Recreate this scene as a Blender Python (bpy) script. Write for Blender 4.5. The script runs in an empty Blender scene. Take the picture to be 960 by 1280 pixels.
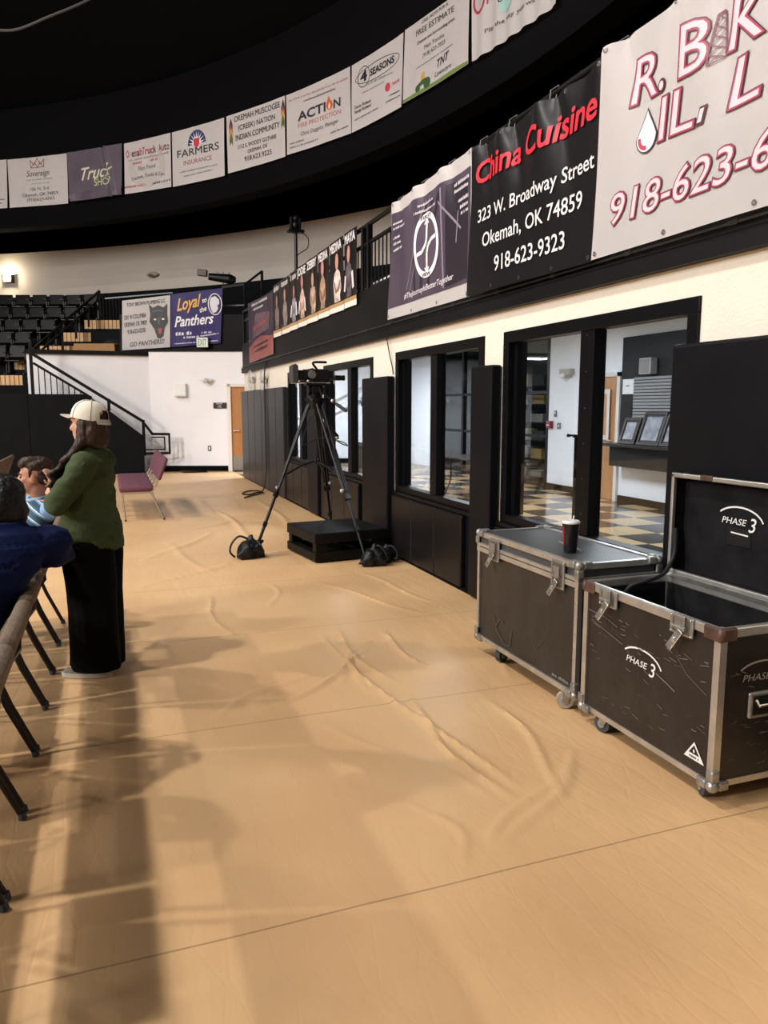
import bpy, bmesh, math, random
from mathutils import Vector, Matrix, Quaternion, noise as mnoise

random.seed(7)
scene = bpy.context.scene
COL = scene.collection
V = Vector
PI = math.pi

# ------------------------------------------------------------------ camera
YAW = math.radians(19.784)
PITCH = math.radians(7.91)
cam_d = bpy.data.cameras.new('camera')
cam_d.sensor_fit = 'VERTICAL'
cam_d.sensor_height = 36.0
cam_d.lens = 950.0 / 1280.0 * 36.0
cam_d.clip_end = 200
cam = bpy.data.objects.new('camera', cam_d)
COL.objects.link(cam)
cam.location = (0, 0, 1.6)
cam.rotation_euler = (PI / 2 - PITCH, 0, -YAW)
scene.camera = cam

# ------------------------------------------------------------------ world, lights, exposure
w = bpy.data.worlds.new('hall_air')
scene.world = w
w.use_nodes = True
w.node_tree.nodes['Background'].inputs[0].default_value = (0.75, 0.82, 1.0, 1)
w.node_tree.nodes['Background'].inputs[1].default_value = 0.03
scene.view_settings.view_transform = 'Standard'
scene.view_settings.look = 'None'
scene.view_settings.gamma = 1.0
scene.view_settings.use_curve_mapping = False
scene.view_settings.exposure = 0.0

def area_light(name, loc, target, size, power, color=(1, 1, 1), spread=PI):
    d = bpy.data.lights.new(name, 'AREA')
    d.shape = 'DISK'
    d.size = size
    d.energy = power
    d.color = color
    d.spread = spread
    o = bpy.data.objects.new(name, d)
    COL.objects.link(o)
    o.location = loc
    o.rotation_euler = (V(target) - V(loc)).to_track_quat('-Z', 'Y').to_euler()
    return o

WARM = (1.0, 0.955, 0.91)
# the arena's high lamps hang over the court, left of the photographed aisle
for i, (x, y, z, p) in enumerate([(-4.6, 3.0, 10.5, 600), (-5.2, 9.0, 10.5, 470), (-7.5, 15.0, 10.5, 420),
                                  (-12.0, 7.0, 9.5, 1150), (-4.4, -4.5, 10.5, 330), (-1.0, 6.0, 11.0, 70)]):
    area_light('arena_lamp', (x, y, z), (x + 1.6, y + 0.6, 0), 0.45, p, WARM)
# added fill lights replace bounce, reaching under the ring to banners and upper wall
area_light('far_side_fill', (-20.0, 0.0, 8.6), (2.9, 8.0, 3.0), 5.0, 3000, WARM)
area_light('far_side_fill', (-18.0, 10.0, 8.6), (0.0, 26.0, 5.0), 4.0, 450, WARM)

# ------------------------------------------------------------------ helpers
def srgb(h):
    h = h.lstrip('#')
    c = [int(h[i:i + 2], 16) / 255 for i in (0, 2, 4)]
    return tuple(((v + 0.055) / 1.055) ** 2.4 if v > 0.04045 else v / 12.92 for v in c)

MATS = {}
def mat(name, col, rough=0.6, metal=0.0, var=0.0, vscale=4.0, bump=0.0, bscale=40.0, emit=0.0, coat=0.0, col2=None, stretch=None, spec=0.5):
    if name in MATS:
        return MATS[name]
    m = bpy.data.materials.new(name)
    m.use_nodes = True
    nt = m.node_tree
    b = nt.nodes['Principled BSDF']
    c = srgb(col) if isinstance(col, str) else col
    b.inputs['Base Color'].default_value = (*c, 1)
    b.inputs['Roughness'].default_value = rough
    b.inputs['Metallic'].default_value = metal
    b.inputs['Specular IOR Level'].default_value = spec
    if coat:
        b.inputs['Coat Weight'].default_value = coat
    tc = nt.nodes.new('ShaderNodeTexCoord')
    src = tc.outputs['Object']
    if stretch:
        mp = nt.nodes.new('ShaderNodeMapping')
        mp.inputs['Scale'].default_value = stretch
        nt.links.new(src, mp.inputs['Vector'])
        src = mp.outputs['Vector']
    if var or col2:
        n = nt.nodes.new('ShaderNodeTexNoise')
        n.inputs['Scale'].default_value = vscale
        n.inputs['Detail'].default_value = 5
        nt.links.new(src, n.inputs['Vector'])
        r = nt.nodes.new('ShaderNodeValToRGB')
        r.color_ramp.elements[0].position = 0.3
        r.color_ramp.elements[1].position = 0.7
        c2 = srgb(col2) if col2 else tuple(min(1, v * (1 + var)) for v in c)
        c1 = c if col2 else tuple(v * (1 - var) for v in c)
        r.color_ramp.elements[0].color = (*c1, 1)
        r.color_ramp.elements[1].color = (*c2, 1)
        nt.links.new(n.outputs['Fac'], r.inputs['Fac'])
        nt.links.new(r.outputs['Color'], b.inputs['Base Color'])
    if bump:
        n2 = nt.nodes.new('ShaderNodeTexNoise')
        n2.inputs['Scale'].default_value = bscale
        n2.inputs['Detail'].default_value = 4
        nt.links.new(src, n2.inputs['Vector'])
        bp = nt.nodes.new('ShaderNodeBump')
        bp.inputs['Strength'].default_value = bump
        bp.inputs['Distance'].default_value = 0.02
        nt.links.new(n2.outputs['Fac'], bp.inputs['Height'])
        nt.links.new(bp.outputs['Normal'], b.inputs['Normal'])
    if emit:
        b.inputs['Emission Color'].default_value = (*c, 1)
        b.inputs['Emission Strength'].default_value = emit
    MATS[name] = m
    return m

def tag(o, label=None, cat=None, group=None, kind=None):
    if label: o['label'] = label
    if cat: o['category'] = cat
    if group: o['group'] = group
    if kind: o['kind'] = kind
    return o

def thing(name, label, cat, loc=(0, 0, 0), rz=0.0, group=None):
    o = bpy.data.objects.new(name, None)
    o.empty_display_size = 0.1
    COL.objects.link(o)
    o.location = loc
    o.rotation_euler = (0, 0, rz)
    return tag(o, label, cat, group)

def copy_tree(o, parent=None):
    c = o.copy()
    COL.objects.link(c)
    c.parent = parent
    for ch in list(o.children):
        copy_tree(ch, c)
    return c

ORD = ['first', 'second', 'third', 'fourth', 'fifth', 'sixth', 'seventh', 'eighth', 'ninth', 'tenth', 'eleventh', 'twelfth', 'thirteenth', 'fourteenth', 'fifteenth', 'sixteenth', 'seventeenth', 'eighteenth', 'nineteenth', 'twentieth']

class MB:
    def __init__(self, org=(0, 0, 0)):
        self.bm = bmesh.new()
        self.org = V(org)

    def box(self, x0, x1, y0, y1, z0, z1, bev=0.0, seg=2):
        return self.obox(((x0 + x1) / 2, (y0 + y1) / 2, (z0 + z1) / 2), (abs(x1 - x0), abs(y1 - y0), abs(z1 - z0)), None, bev, seg)

    def obox(self, c, size, rot=None, bev=0.0, seg=2):
        r = bmesh.ops.create_cube(self.bm, size=1)
        vs = r['verts']
        M4 = Matrix.Translation(V(c)) @ (rot.to_4x4() if rot is not None else Matrix.Identity(4)) @ Matrix.Diagonal((*size, 1))
        bmesh.ops.transform(self.bm, matrix=M4, verts=vs)
        if bev:
            es = list({e for v in vs for e in v.link_edges})
            bmesh.ops.bevel(self.bm, geom=es, offset=min(bev, min(size) * 0.49), segments=seg, affect='EDGES', profile=0.5)
        return self

    def cone(self, p0, p1, r0, r1=None, n=14, caps=True):
        p0, p1 = V(p0), V(p1)
        r1 = r0 if r1 is None else r1
        d = p1 - p0
        q = d.to_track_quat('Z', 'Y').to_matrix()
        a, b = [], []
        for i in range(n):
            t = 2 * PI * i / n
            o = q @ V((math.cos(t), math.sin(t), 0))
            a.append(self.bm.verts.new(p0 + o * r0))
            b.append(self.bm.verts.new(p1 + o * r1))
        for i in range(n):
            j = (i + 1) % n
            self.bm.faces.new((a[i], a[j], b[j], b[i]))
        if caps:
            self.bm.faces.new(a[::-1])
            self.bm.faces.new(b)
        return self

    def ball(self, c, r, rot=None, u=16, v=10):
        if not hasattr(r, '__len__'): r = (r, r, r)
        res = bmesh.ops.create_uvsphere(self.bm, u_segments=u, v_segments=v, radius=1)
        M4 = Matrix.Translation(V(c)) @ (rot.to_4x4() if rot is not None else Matrix.Identity(4)) @ Matrix.Diagonal((*r, 1))
        bmesh.ops.transform(self.bm, matrix=M4, verts=res['verts'])
        return self

    def cap(self, p0, p1, r0, r1=None):
        r1 = r0 if r1 is None else r1
        self.cone(p0, p1, r0, r1)
        self.ball(p0, r0); self.ball(p1, r1)
        return self

    def tube(self, pts, r, n=8, smooth=0, closed=False):
        pts = [V(p) for p in pts]
        if smooth:
            pts = catmull(pts, smooth)
        rings = []
        up = None
        for i, p in enumerate(pts):
            if closed:
                t = (pts[(i + 1) % len(pts)] - pts[i - 1]).normalized()
            else:
                t = (pts[min(i + 1, len(pts) - 1)] - pts[max(i - 1, 0)])
                t = t.normalized() if t.length > 1e-9 else V((0, 0, 1))
            if up is None:
                up = t.orthogonal().normalized()
            else:
                up = (up - t * up.dot(t))
                up = up.normalized() if up.length > 1e-6 else t.orthogonal().normalized()
            s = t.cross(up)
            rr = r[i] if hasattr(r, '__len__') else r
            rings.append([self.bm.verts.new(p + (up * math.cos(2 * PI * k / n) + s * math.sin(2 * PI * k / n)) * rr) for k in range(n)])
        m = len(rings)
        for i in range(m if closed else m - 1):
            A, B = rings[i], rings[(i + 1) % m]
            for k in range(n):
                l = (k + 1) % n
                self.bm.faces.new((A[k], A[l], B[l], B[k]))
        if not closed:
            self.bm.faces.new(rings[0][::-1]); self.bm.faces.new(rings[-1])
        return self

    def bar(self, p0, p1, w, h):
        p0, p1 = V(p0), V(p1)
        d = p1 - p0
        q = d.to_track_quat('Y', 'Z').to_matrix()
        return self.obox((p0 + p1) / 2, (w, d.length, h), q)

    def loft(self, rings, caps=True):
        """rings: list of (centre, half-vector a, half-vector b[, dz function])"""
        n = 28
        R = []
        for rg in rings:
            c, a, b = V(rg[0]), V(rg[1]), V(rg[2])
            f = rg[3] if len(rg) > 3 else None
            row = []
            for i in range(n):
                t = 2 * PI * i / n
                p = c + a * math.cos(t) + b * math.sin(t)
                if f: p = p + V((0, 0, f(t)))
                row.append(self.bm.verts.new(p))
            R.append(row)
        for A, B in zip(R, R[1:]):
            for i in range(n):
                j = (i + 1) % n
                self.bm.faces.new((A[i], A[j], B[j], B[i]))
        if caps:
            self.bm.faces.new(R[0][::-1]); self.bm.faces.new(R[-1])
        return self

    def prism(self, poly, vec):
        """extrude a planar polygon (3-D points) along vec"""
        vec = V(vec)
        a = [self.bm.verts.new(V(p)) for p in poly]
        b = [self.bm.verts.new(V(p) + vec) for p in poly]
        n = len(a)
        self.bm.faces.new(a[::-1]); self.bm.faces.new(b)
        for i in range(n):
            j = (i + 1) % n
            self.bm.faces.new((a[i], a[j], b[j], b[i]))
        return self

    def lathe(self, c, prof, n=24, caps=True):
        c = V(c)
        rows = []
        for r, z in prof:
            rows.append([self.bm.verts.new(c + V((max(r, 1e-4) * math.cos(2 * PI * k / n), max(r, 1e-4) * math.sin(2 * PI * k / n), z))) for k in range(n)])
        for A, B in zip(rows, rows[1:]):
            for k in range(n):
                l = (k + 1) % n
                self.bm.faces.new((A[k], A[l], B[l], B[k]))
        if caps:
            self.bm.faces.new(rows[0][::-1]); self.bm.faces.new(rows[-1])
        return self

    def grid(self, f, nu, nv):
        g = [[self.bm.verts.new(V(f(i / nu, j / nv))) for j in range(nv + 1)] for i in range(nu + 1)]
        for i in range(nu):
            for j in range(nv):
                self.bm.faces.new((g[i][j], g[i + 1][j], g[i + 1][j + 1], g[i][j + 1]))
        return self

    def solidify(self, t):
        bmesh.ops.solidify(self.bm, geom=self.bm.faces[:], thickness=t)
        return self

    def build(self, name, m, parent=None, smooth=False, loc=None):
        bm = self.bm
        if self.org.length > 0:
            bmesh.ops.translate(bm, verts=bm.verts, vec=-self.org)
        bmesh.ops.recalc_face_normals(bm, faces=bm.faces)
        me = bpy.data.meshes.new(name)
        bm.to_mesh(me); bm.free()
        for mm in (m if isinstance(m, (list, tuple)) else [m]):
            me.materials.append(mm)
        if smooth:
            for p in me.polygons: p.use_smooth = True
            try:
                me.set_sharp_from_angle(angle=math.radians(40))
            except Exception:
                pass
        o = bpy.data.objects.new(name, me)
        COL.objects.link(o)
        if parent is not None:
            o.parent = parent
        else:
            o.location = loc if loc is not None else self.org
        return o

def catmull(pts, k):
    out = []
    P = [pts[0]] + list(pts) + [pts[-1]]
    for i in range(1, len(P) - 2):
        a, b, c, d = P[i - 1], P[i], P[i + 1], P[i + 2]
        for j in range(k):
            t = j / k
            out.append(0.5 * ((2 * b) + (c - a) * t + (2 * a - 5 * b + 4 * c - d) * t * t + (3 * b - a - 3 * c + d) * t ** 3))
    out.append(pts[-1])
    return out

def melt(name, mb, m, parent, voxel=0.012, smooth=4, folds=0.0, fscale=6.0, fstretch=(1, 1, 1)):
    """join overlapping volumes into one continuous surface"""
    bm = mb.bm
    if mb.org.length > 0:
        bmesh.ops.translate(bm, verts=bm.verts, vec=-mb.org)
    bmesh.ops.recalc_face_normals(bm, faces=bm.faces)
    me = bpy.data.meshes.new('tmp')
    bm.to_mesh(me); bm.free()
    o = bpy.data.objects.new('tmp', me)
    COL.objects.link(o)
    r = o.modifiers.new('r', 'REMESH')
    r.mode = 'VOXEL'; r.voxel_size = voxel
    if smooth:
        s = o.modifiers.new('s', 'SMOOTH')
        s.factor = 0.5; s.iterations = smooth
    dg = bpy.context.evaluated_depsgraph_get()
    me2 = bpy.data.meshes.new_from_object(o.evaluated_get(dg))
    bpy.data.objects.remove(o)
    me2.name = name
    if folds:
        for v in me2.vertices:
            p = V((v.co.x * fstretch[0], v.co.y * fstretch[1], v.co.z * fstretch[2])) * fscale
            d = (1 - abs(mnoise.noise(p)) * 2.6) * 0.75 + (1 - abs(mnoise.noise(p * 2.1 + V((9, 4, 2)))) * 2.6) * 0.35
            v.co += v.normal * d * folds
    me2.materials.clear()
    me2.materials.append(m)
    for p in me2.polygons: p.use_smooth = True
    oo = bpy.data.objects.new(name, me2)
    COL.objects.link(oo)
    if parent is not None: oo.parent = parent
    return oo

# ---- frame parallel to the back of the hall: B(across, deep, height)
_S, _C = math.sin(YAW), math.cos(YAW)
def B(a, d, z):
    return V((a * _C + d * _S, -a * _S + d * _C, z))
ROTB = Matrix.Rotation(-YAW, 3, 'Z')

# ---- lettering
_T = {}
def text_geo(s, shear=0.0, bold=0.0):
    """outline of a string as flat vertices and faces; bold pushes the outline outwards"""
    k = (s, shear, bold)
    if k in _T: return _T[k]
    c = bpy.data.curves.new('t', 'FONT')
    c.body = s; c.size = 1.0; c.shear = shear; c.resolution_u = 3
    o = bpy.data.objects.new('t', c)
    COL.objects.link(o)
    dg = bpy.context.evaluated_depsgraph_get()
    dg.update()
    me = bpy.data.meshes.new_from_object(o.evaluated_get(dg))
    bm = bmesh.new(); bm.from_mesh(me)
    bpy.data.objects.remove(o); bpy.data.curves.remove(c); bpy.data.meshes.remove(me)
    bmesh.ops.remove_doubles(bm, verts=bm.verts, dist=0.004)
    bmesh.ops.recalc_face_normals(bm, faces=bm.faces)
    bm.verts.ensure_lookup_table(); bm.verts.index_update()
    mv = {}
    if bold:
        for v in bm.verts:
            ns = []
            for e in v.link_edges:
                if len(e.link_faces) == 1:
                    f = e.link_faces[0]
                    d = e.verts[1].co - e.verts[0].co
                    n = V((d.y, -d.x, 0))
                    if n.length < 1e-9: continue
                    n.normalize()
                    if n.dot(f.calc_center_median() - e.verts[0].co) > 0: n = -n
                    ns.append(n)
            if ns:
                m = sum(ns, V((0, 0, 0)))
                if m.length > 1e-6:
                    m.normalize()
                    mv[v.index] = m * bold / max(0.5, sum(m.dot(n) for n in ns) / len(ns))
    vs = [((v.co + mv.get(v.index, V((0, 0, 0)))).x, (v.co + mv.get(v.index, V((0, 0, 0)))).y) for v in bm.verts]
    fs = [tuple(x.index for x in f.verts) for f in bm.faces]
    bm.free()
    _T[k] = (vs, fs)
    return _T[k]
_h = [y for x, y in text_geo('H')[0]]
CAPH = max(_h) - min(_h)

def put_text(mb, P, s, u0, v0, u1, v1, h, off=0.006, shear=0.0, bold=0.0, arc=0.0):
    """lay the string s between (u0,v0) and (u1,v1) on the surface P(u,v,off), capital height h"""
    vs, fs = text_geo(s, shear, bold)
    if not vs: return
    base = text_geo(s, shear, 0.0)[0]
    x0 = min(x for x, y in base); x1 = max(x for x, y in base)
    out = []
    for x, y in vs:
        t = (x - x0) / (x1 - x0)
        u = u0 + (u1 - u0) * t
        v = v0 + (v1 - v0) * t + h * y / CAPH + arc * 4 * t * (1 - t)
        out.append(mb.bm.verts.new(P(u, v, off)))
    for f in fs:
        try: mb.bm.faces.new([out[i] for i in f])
        except ValueError: pass

def put_poly(mb, P, pts, off=0.005):
    mb.bm.faces.new([mb.bm.verts.new(P(u, v, off)) for u, v in pts])

def put_ring(mb, P, cu, cv, ru, rv, w, off=0.006, a0=0.0, a1=2 * PI, n=40):
    pr = None
    for i in range(n + 1):
        t = a0 + (a1 - a0) * i / n
        a = mb.bm.verts.new(P(cu + ru * math.cos(t), cv + rv * math.sin(t), off))
        b = mb.bm.verts.new(P(cu + (ru - w) * math.cos(t), cv + (rv - w) * math.sin(t), off))
        if pr: mb.bm.faces.new((pr[0], a, b, pr[1]))
        pr = (a, b)

def put_disc(mb, P, cu, cv, ru, rv, off=0.006, n=28, a0=0.0, a1=2 * PI):
    put_poly(mb, P, [(cu + ru * math.cos(a0 + (a1 - a0) * i / n), cv + rv * math.sin(a0 + (a1 - a0) * i / n)) for i in range(n + (0 if abs(a1 - a0 - 2 * PI) < 1e-6 else 1))], off)

def put_line(mb, P, pts, w, off=0.006):
    for (a, b), (c, d) in zip(pts, pts[1:]):
        L = math.hypot(c - a, d - b) or 1
        nx, ny = -(d - b) / L * w / 2, (c - a) / L * w / 2
        put_poly(mb, P, [(a + nx, b + ny), (c + nx, d + ny), (c - nx, d - ny), (a - nx, b - ny)], off)

def put_small(mb, P, u0, v0, u1, v1, h, off=0.006, seed=0):
    """a line of print too small to be read: short runs of strokes"""
    r = random.Random(seed + int(u0 * 1000))
    u = u0
    while u < u1 - 1e-4:
        wd = min(h * r.uniform(0.35, 0.7), u1 - u)
        t = (u - u0) / max(u1 - u0, 1e-6)
        v = v0 + (v1 - v0) * t
        put_poly(mb, P, [(u, v), (u + wd, v), (u + wd, v + h * r.choice((0.7, 0.7, 1.0))), (u, v + h * 0.7)], off)
        u += wd + h * (0.25 if r.random() > 0.18 else 0.8)

# ------------------------------------------------------------------ shared materials
black_paint = mat('black_paint', '#0d0d10', 0.6, var=0.25, vscale=3, spec=0.08)
black_flat = mat('black_flat', '#08080a', 0.95, spec=0.1)
black_metal = mat('black_metal', '#0c0c0e', 0.4, spec=0.25)
cream = mat('cream_wall_paint', '#e6ddcf', 0.75, var=0.03, vscale=6, bump=0.25, bscale=60)
white_wall = mat('white_wall_paint', '#e9e7ea', 0.7, var=0.02, vscale=2, bump=0.08, bscale=40)
hall_white = mat('cool_white_block_wall', '#e4e7ee', 0.6, var=0.03, vscale=1.5, bump=0.1, bscale=20)
upper_wall_m = mat('upper_wall_plaster', '#bfb6ad', 0.85, var=0.07, vscale=0.5)
pad_vinyl = mat('pad_vinyl', '#111115', 0.45, var=0.15, vscale=3, bump=0.06, bscale=14, spec=0.12)
low_vinyl = mat('wainscot_vinyl', '#141213', 0.38, var=0.2, vscale=2.5, bump=0.1, bscale=9, spec=0.22)
alu = mat('brushed_aluminium', '#c4c2be', 0.38, 0.85, var=0.15, vscale=9, bump=0.06, bscale=60)
chrome = mat('bright_steel', '#d8d6d0', 0.25, 0.9, var=0.2, vscale=20)
rubber = mat('grey_rubber', '#3a3d42', 0.7)
white_vinyl = mat('white_banner_vinyl', '#f6f1f1', 0.55, var=0.015, spec=0.3)
# ------------------------------------------------------------------ the setting
def struct(name, mb, m, parent=None, smooth=False):
    o = mb.build(name, m, parent, smooth)
    if parent is None: o['kind'] = 'structure'
    return o

# floor slab and the tan protective cover with its creases and roll seams
mb = MB(); mb.box(-16, 4.0, -6, 24, -0.2, -0.012)
struct('floor', mb, mat('dark_subfloor', '#4a4038', 0.7))

def tarp_material():
    m = mat('tan_floor_cover', '#d3ab7c', 0.42, spec=0.35)
    nt = m.node_tree
    b = nt.nodes['Principled BSDF']
    geo = nt.nodes.new('ShaderNodeNewGeometry')
    sep = nt.nodes.new('ShaderNodeSeparateXYZ')
    nt.links.new(geo.outputs['Position'], sep.inputs[0])
    def math_n(op, a, b_=None, c=None):
        n = nt.nodes.new('ShaderNodeMath'); n.operation = op
        for i, v in enumerate((a, b_, c)):
            if v is None: continue
            if isinstance(v, (int, float)): n.inputs[i].default_value = v
            else: nt.links.new(v, n.inputs[i])
        return n.outputs[0]
    nz = nt.nodes.new('ShaderNodeTexNoise'); nz.inputs['Scale'].default_value = 0.6; nz.inputs['Detail'].default_value = 2
    nt.links.new(geo.outputs['Position'], nz.inputs['Vector'])
    wob = math_n('MULTIPLY', math_n('SUBTRACT', nz.outputs['Fac'], 0.5), 0.05)
    y = math_n('ADD', math_n('MULTIPLY_ADD', sep.outputs[0], -0.012, sep.outputs[1]), wob)
    t = math_n('DIVIDE', math_n('SUBTRACT', y, 2.15 - 15.5), 1.55)
    fr = math_n('FRACT', t)
    d = math_n('MINIMUM', fr, math_n('SUBTRACT', 1.0, fr))
    line = math_n('LESS_THAN', d, 0.0024)
    n1 = nt.nodes.new('ShaderNodeTexNoise'); n1.inputs['Scale'].default_value = 0.9; n1.inputs['Detail'].default_value = 6
    nt.links.new(geo.outputs['Position'], n1.inputs['Vector'])
    r = nt.nodes.new('ShaderNodeValToRGB')
    r.color_ramp.elements[0].color = (*srgb('#cda376'), 1); r.color_ramp.elements[0].position = 0.32
    r.color_ramp.elements[1].color = (*srgb('#d9b384'), 1); r.color_ramp.elements[1].position = 0.7
    nt.links.new(n1.outputs['Fac'], r.inputs['Fac'])
    mx = nt.nodes.new('ShaderNodeMix'); mx.data_type = 'RGBA'
    nt.links.new(math_n('MULTIPLY', line, 0.5), mx.inputs[0])
    nt.links.new(r.outputs['Color'], mx.inputs[6])
    mx.inputs[7].default_value = (*srgb('#5b4330'), 1)
    nt.links.new(mx.outputs[2], b.inputs['Base Color'])
    # fine crinkle of the sheet
    mp = nt.nodes.new('ShaderNodeMapping'); mp.inputs['Scale'].default_value = (3.0, 1.0, 1); mp.inputs['Rotation'].default_value = (0, 0, 0.3)
    nt.links.new(geo.outputs['Position'], mp.inputs['Vector'])
    n2 = nt.nodes.new('ShaderNodeTexNoise'); n2.inputs['Scale'].default_value = 2.6; n2.inputs['Detail'].default_value = 5
    nt.links.new(mp.outputs['Vector'], n2.inputs['Vector'])
    n3 = nt.nodes.new('ShaderNodeTexVoronoi'); n3.feature = 'DISTANCE_TO_EDGE'; n3.inputs['Scale'].default_value = 3.2
    nt.links.new(mp.outputs['Vector'], n3.inputs['Vector'])
    s = math_n('MULTIPLY_ADD', math_n('MINIMUM', n3.outputs['Distance'], 0.06), 1.2, n2.outputs['Fac'])
    bp = nt.nodes.new('ShaderNodeBump'); bp.inputs['Strength'].default_value = 0.22; bp.inputs['Distance'].default_value = 0.03
    nt.links.new(s, bp.inputs['Height'])
    nt.links.new(bp.outputs['Normal'], b.inputs['Normal'])
    return m

CREASE = [((1.326, 5.125), (1.517, 2.634), 9), ((1.356, 4.915), (1.373, 3.818), 7), ((1.457, 3.788), (1.485, 2.576), 8), ((1.434, 5.192), (1.502, 3.969), 8),
          ((2.564, 5.126), (2.214, 3.782), 6), ((1.73, 4.98), (1.842, 3.987), 8), ((0.70, 3.822), (1.611, 4.636), 9), ((0.43, 3.81), (1.046, 4.347), 6),
          ((1.868, 2.817), (1.26, 2.293), 7), ((1.13, 2.704), (1.145, 2.256), 5), ((2.0, 2.9), (1.303, 2.251), 6), ((0.694, 6.461), (0.746, 5.233), 8),
          ((1.328, 6.703), (1.191, 5.869), 6), ((0.2, 6.9), (1.1, 7.8), 7), ((2.2, 6.9), (2.5, 5.6), 7), ((1.9, 3.6), (1.75, 2.5), 6), ((1.0, 3.6), (1.4, 2.6), 4),
          ((0.3, 8.2), (1.2, 9.8), 8), ((1.6, 9.0), (1.5, 12.0), 8), ((0.9, 10.0), (1.6, 10.8), 8), ((2.2, 9.6), (2.4, 13), 9), ((0.4, 1.8), (0.9, 1.2), 5),
          ((1.7, 6.6), (2.3, 5.3), 7), ((0.2, 12.5), (1.9, 14.0), 9), ((1.2, 15), (2.4, 14.2), 10), ((0.9, 7.3), (0.55, 9.2), 6), ((1.15, 4.1), (1.7, 4.9), 5)]
TY = [0.0, 0.6]
yy = 0.6
while yy < 18.8:
    yy += 0.022 if yy < 7.0 else (0.05 if yy < 12 else 0.1)
    TY.append(yy)
TY += [18.95]
TX = [-16, -8, -4, -2.4, -1.6, -1.0]
xx = -1.0
while xx < 2.83:
    xx += 0.02
    TX.append(xx)
TX[-1] = 2.86
def tarp_h(x, y):
    if x < -0.9 or y < 0.7 or y > 18.7: return 0.0
    h = 0.0
    for (a, b, amp) in CREASE:
        dx, dy = b[0] - a[0], b[1] - a[1]
        L2 = dx * dx + dy * dy
        t = ((x - a[0]) * dx + (y - a[1]) * dy) / L2
        if -0.05 < t < 1.05:
            bend = 0.05 * math.sin(t * 5 + amp)
            L = math.sqrt(L2)
            dist = ((x - a[0]) * dy - (y - a[1]) * dx) / L + bend
            wd = 0.017 if y < 7.5 else 0.045
            if abs(dist) < 0.15:
                h += amp * 0.0022 * math.exp(-(dist / wd) ** 2) * math.sin(min(max(t, 0), 1) * PI) ** 0.5
    h += 0.002 * (mnoise.noise(V((x * 2.3, y * 1.5, 3))) + 0.4 * mnoise.noise(V((x * 6, y * 4, 8))))
    e = min(1.0, (x + 0.9) / 0.5) * min(1.0, max(0.0, (2.86 - x) / 0.05))
    return max(0.0, h) * e if x < 2.1 else max(0.0, h) * e * 0.7
mb = MB()
g = [[mb.bm.verts.new((x, y, tarp_h(x, y) - 0.004)) for y in TY] for x in TX]
for i in range(len(TX) - 1):
    for j in range(len(TY) - 1):
        mb.bm.faces.new((g[i][j], g[i + 1][j], g[i + 1][j + 1], g[i][j + 1]))
fl = mb.build('floor_cover', tarp_material(), smooth=True)
tag(fl, 'crinkled tan protective floor cover laid in taped strips across the arena floor', 'floor cover')
mb = MB(); mb.box(-16, 2.86, -6, 0.0, -0.011, -0.004)
struct('floor_behind', mb, MATS['tan_floor_cover'])

# checkered tiles: strip before the far wall, and the lobby behind the windows
def checker_mat():
    m = mat('checker_tiles', '#b89a72', 0.16, spec=0.5)
    nt = m.node_tree; b = nt.nodes['Principled BSDF']
    geo = nt.nodes.new('ShaderNodeNewGeometry')
    mp = nt.nodes.new('ShaderNodeMapping'); mp.inputs['Location'].default_value = (0.2, 0.1, 0.5)
    nt.links.new(geo.outputs['Position'], mp.inputs['Vector'])
    ck = nt.nodes.new('ShaderNodeTexChecker'); ck.inputs['Scale'].default_value = 1.64
    ck.inputs['Color1'].default_value = (*srgb('#c3a67c'), 1); ck.inputs['Color2'].default_value = (*srgb('#2b2a2c'), 1)
    nt.links.new(mp.outputs['Vector'], ck.inputs['Vector'])
    nt.links.new(ck.outputs['Color'], b.inputs['Base Color'])
    return m
checker = checker_mat()
mb = MB(); mb.prism([(-6, 18.95, -0.012), (2.86, 18.95, -0.012), (2.86, 22, -0.012), (-6, 22, -0.012)], (0, 0, 0.012))
struct('floor_far_tiles', mb, checker)
mb = MB(); mb.box(3.06, 9.0, -1, 22, -0.012, 0.0)
mb.box(2.86, 3.06, 17.3, 22, -0.012, 0.0)
struct('floor_lobby', mb, checker)

# right wall with its four window openings
WX0, WX1 = 2.90, 3.05
WZ0, WZ1 = 0.70, 2.165
WIN = [(3.23, 5.31), (5.64, 7.67), (8.42, 10.56), (11.15, 12.86)]
mb = MB()
mb.box(WX0, WX1, -1, 17.3, 0, WZ0)
mb.box(WX0, WX1, -1, 17.3, WZ1, 2.36)
ys = [-1] + [v for p in WIN for v in p] + [17.3]
for a, b in zip(ys[0::2], ys[1::2]):
    mb.box(WX0, WX1, a, b, WZ0, WZ1)
struct('wall_right', mb, cream)

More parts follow.
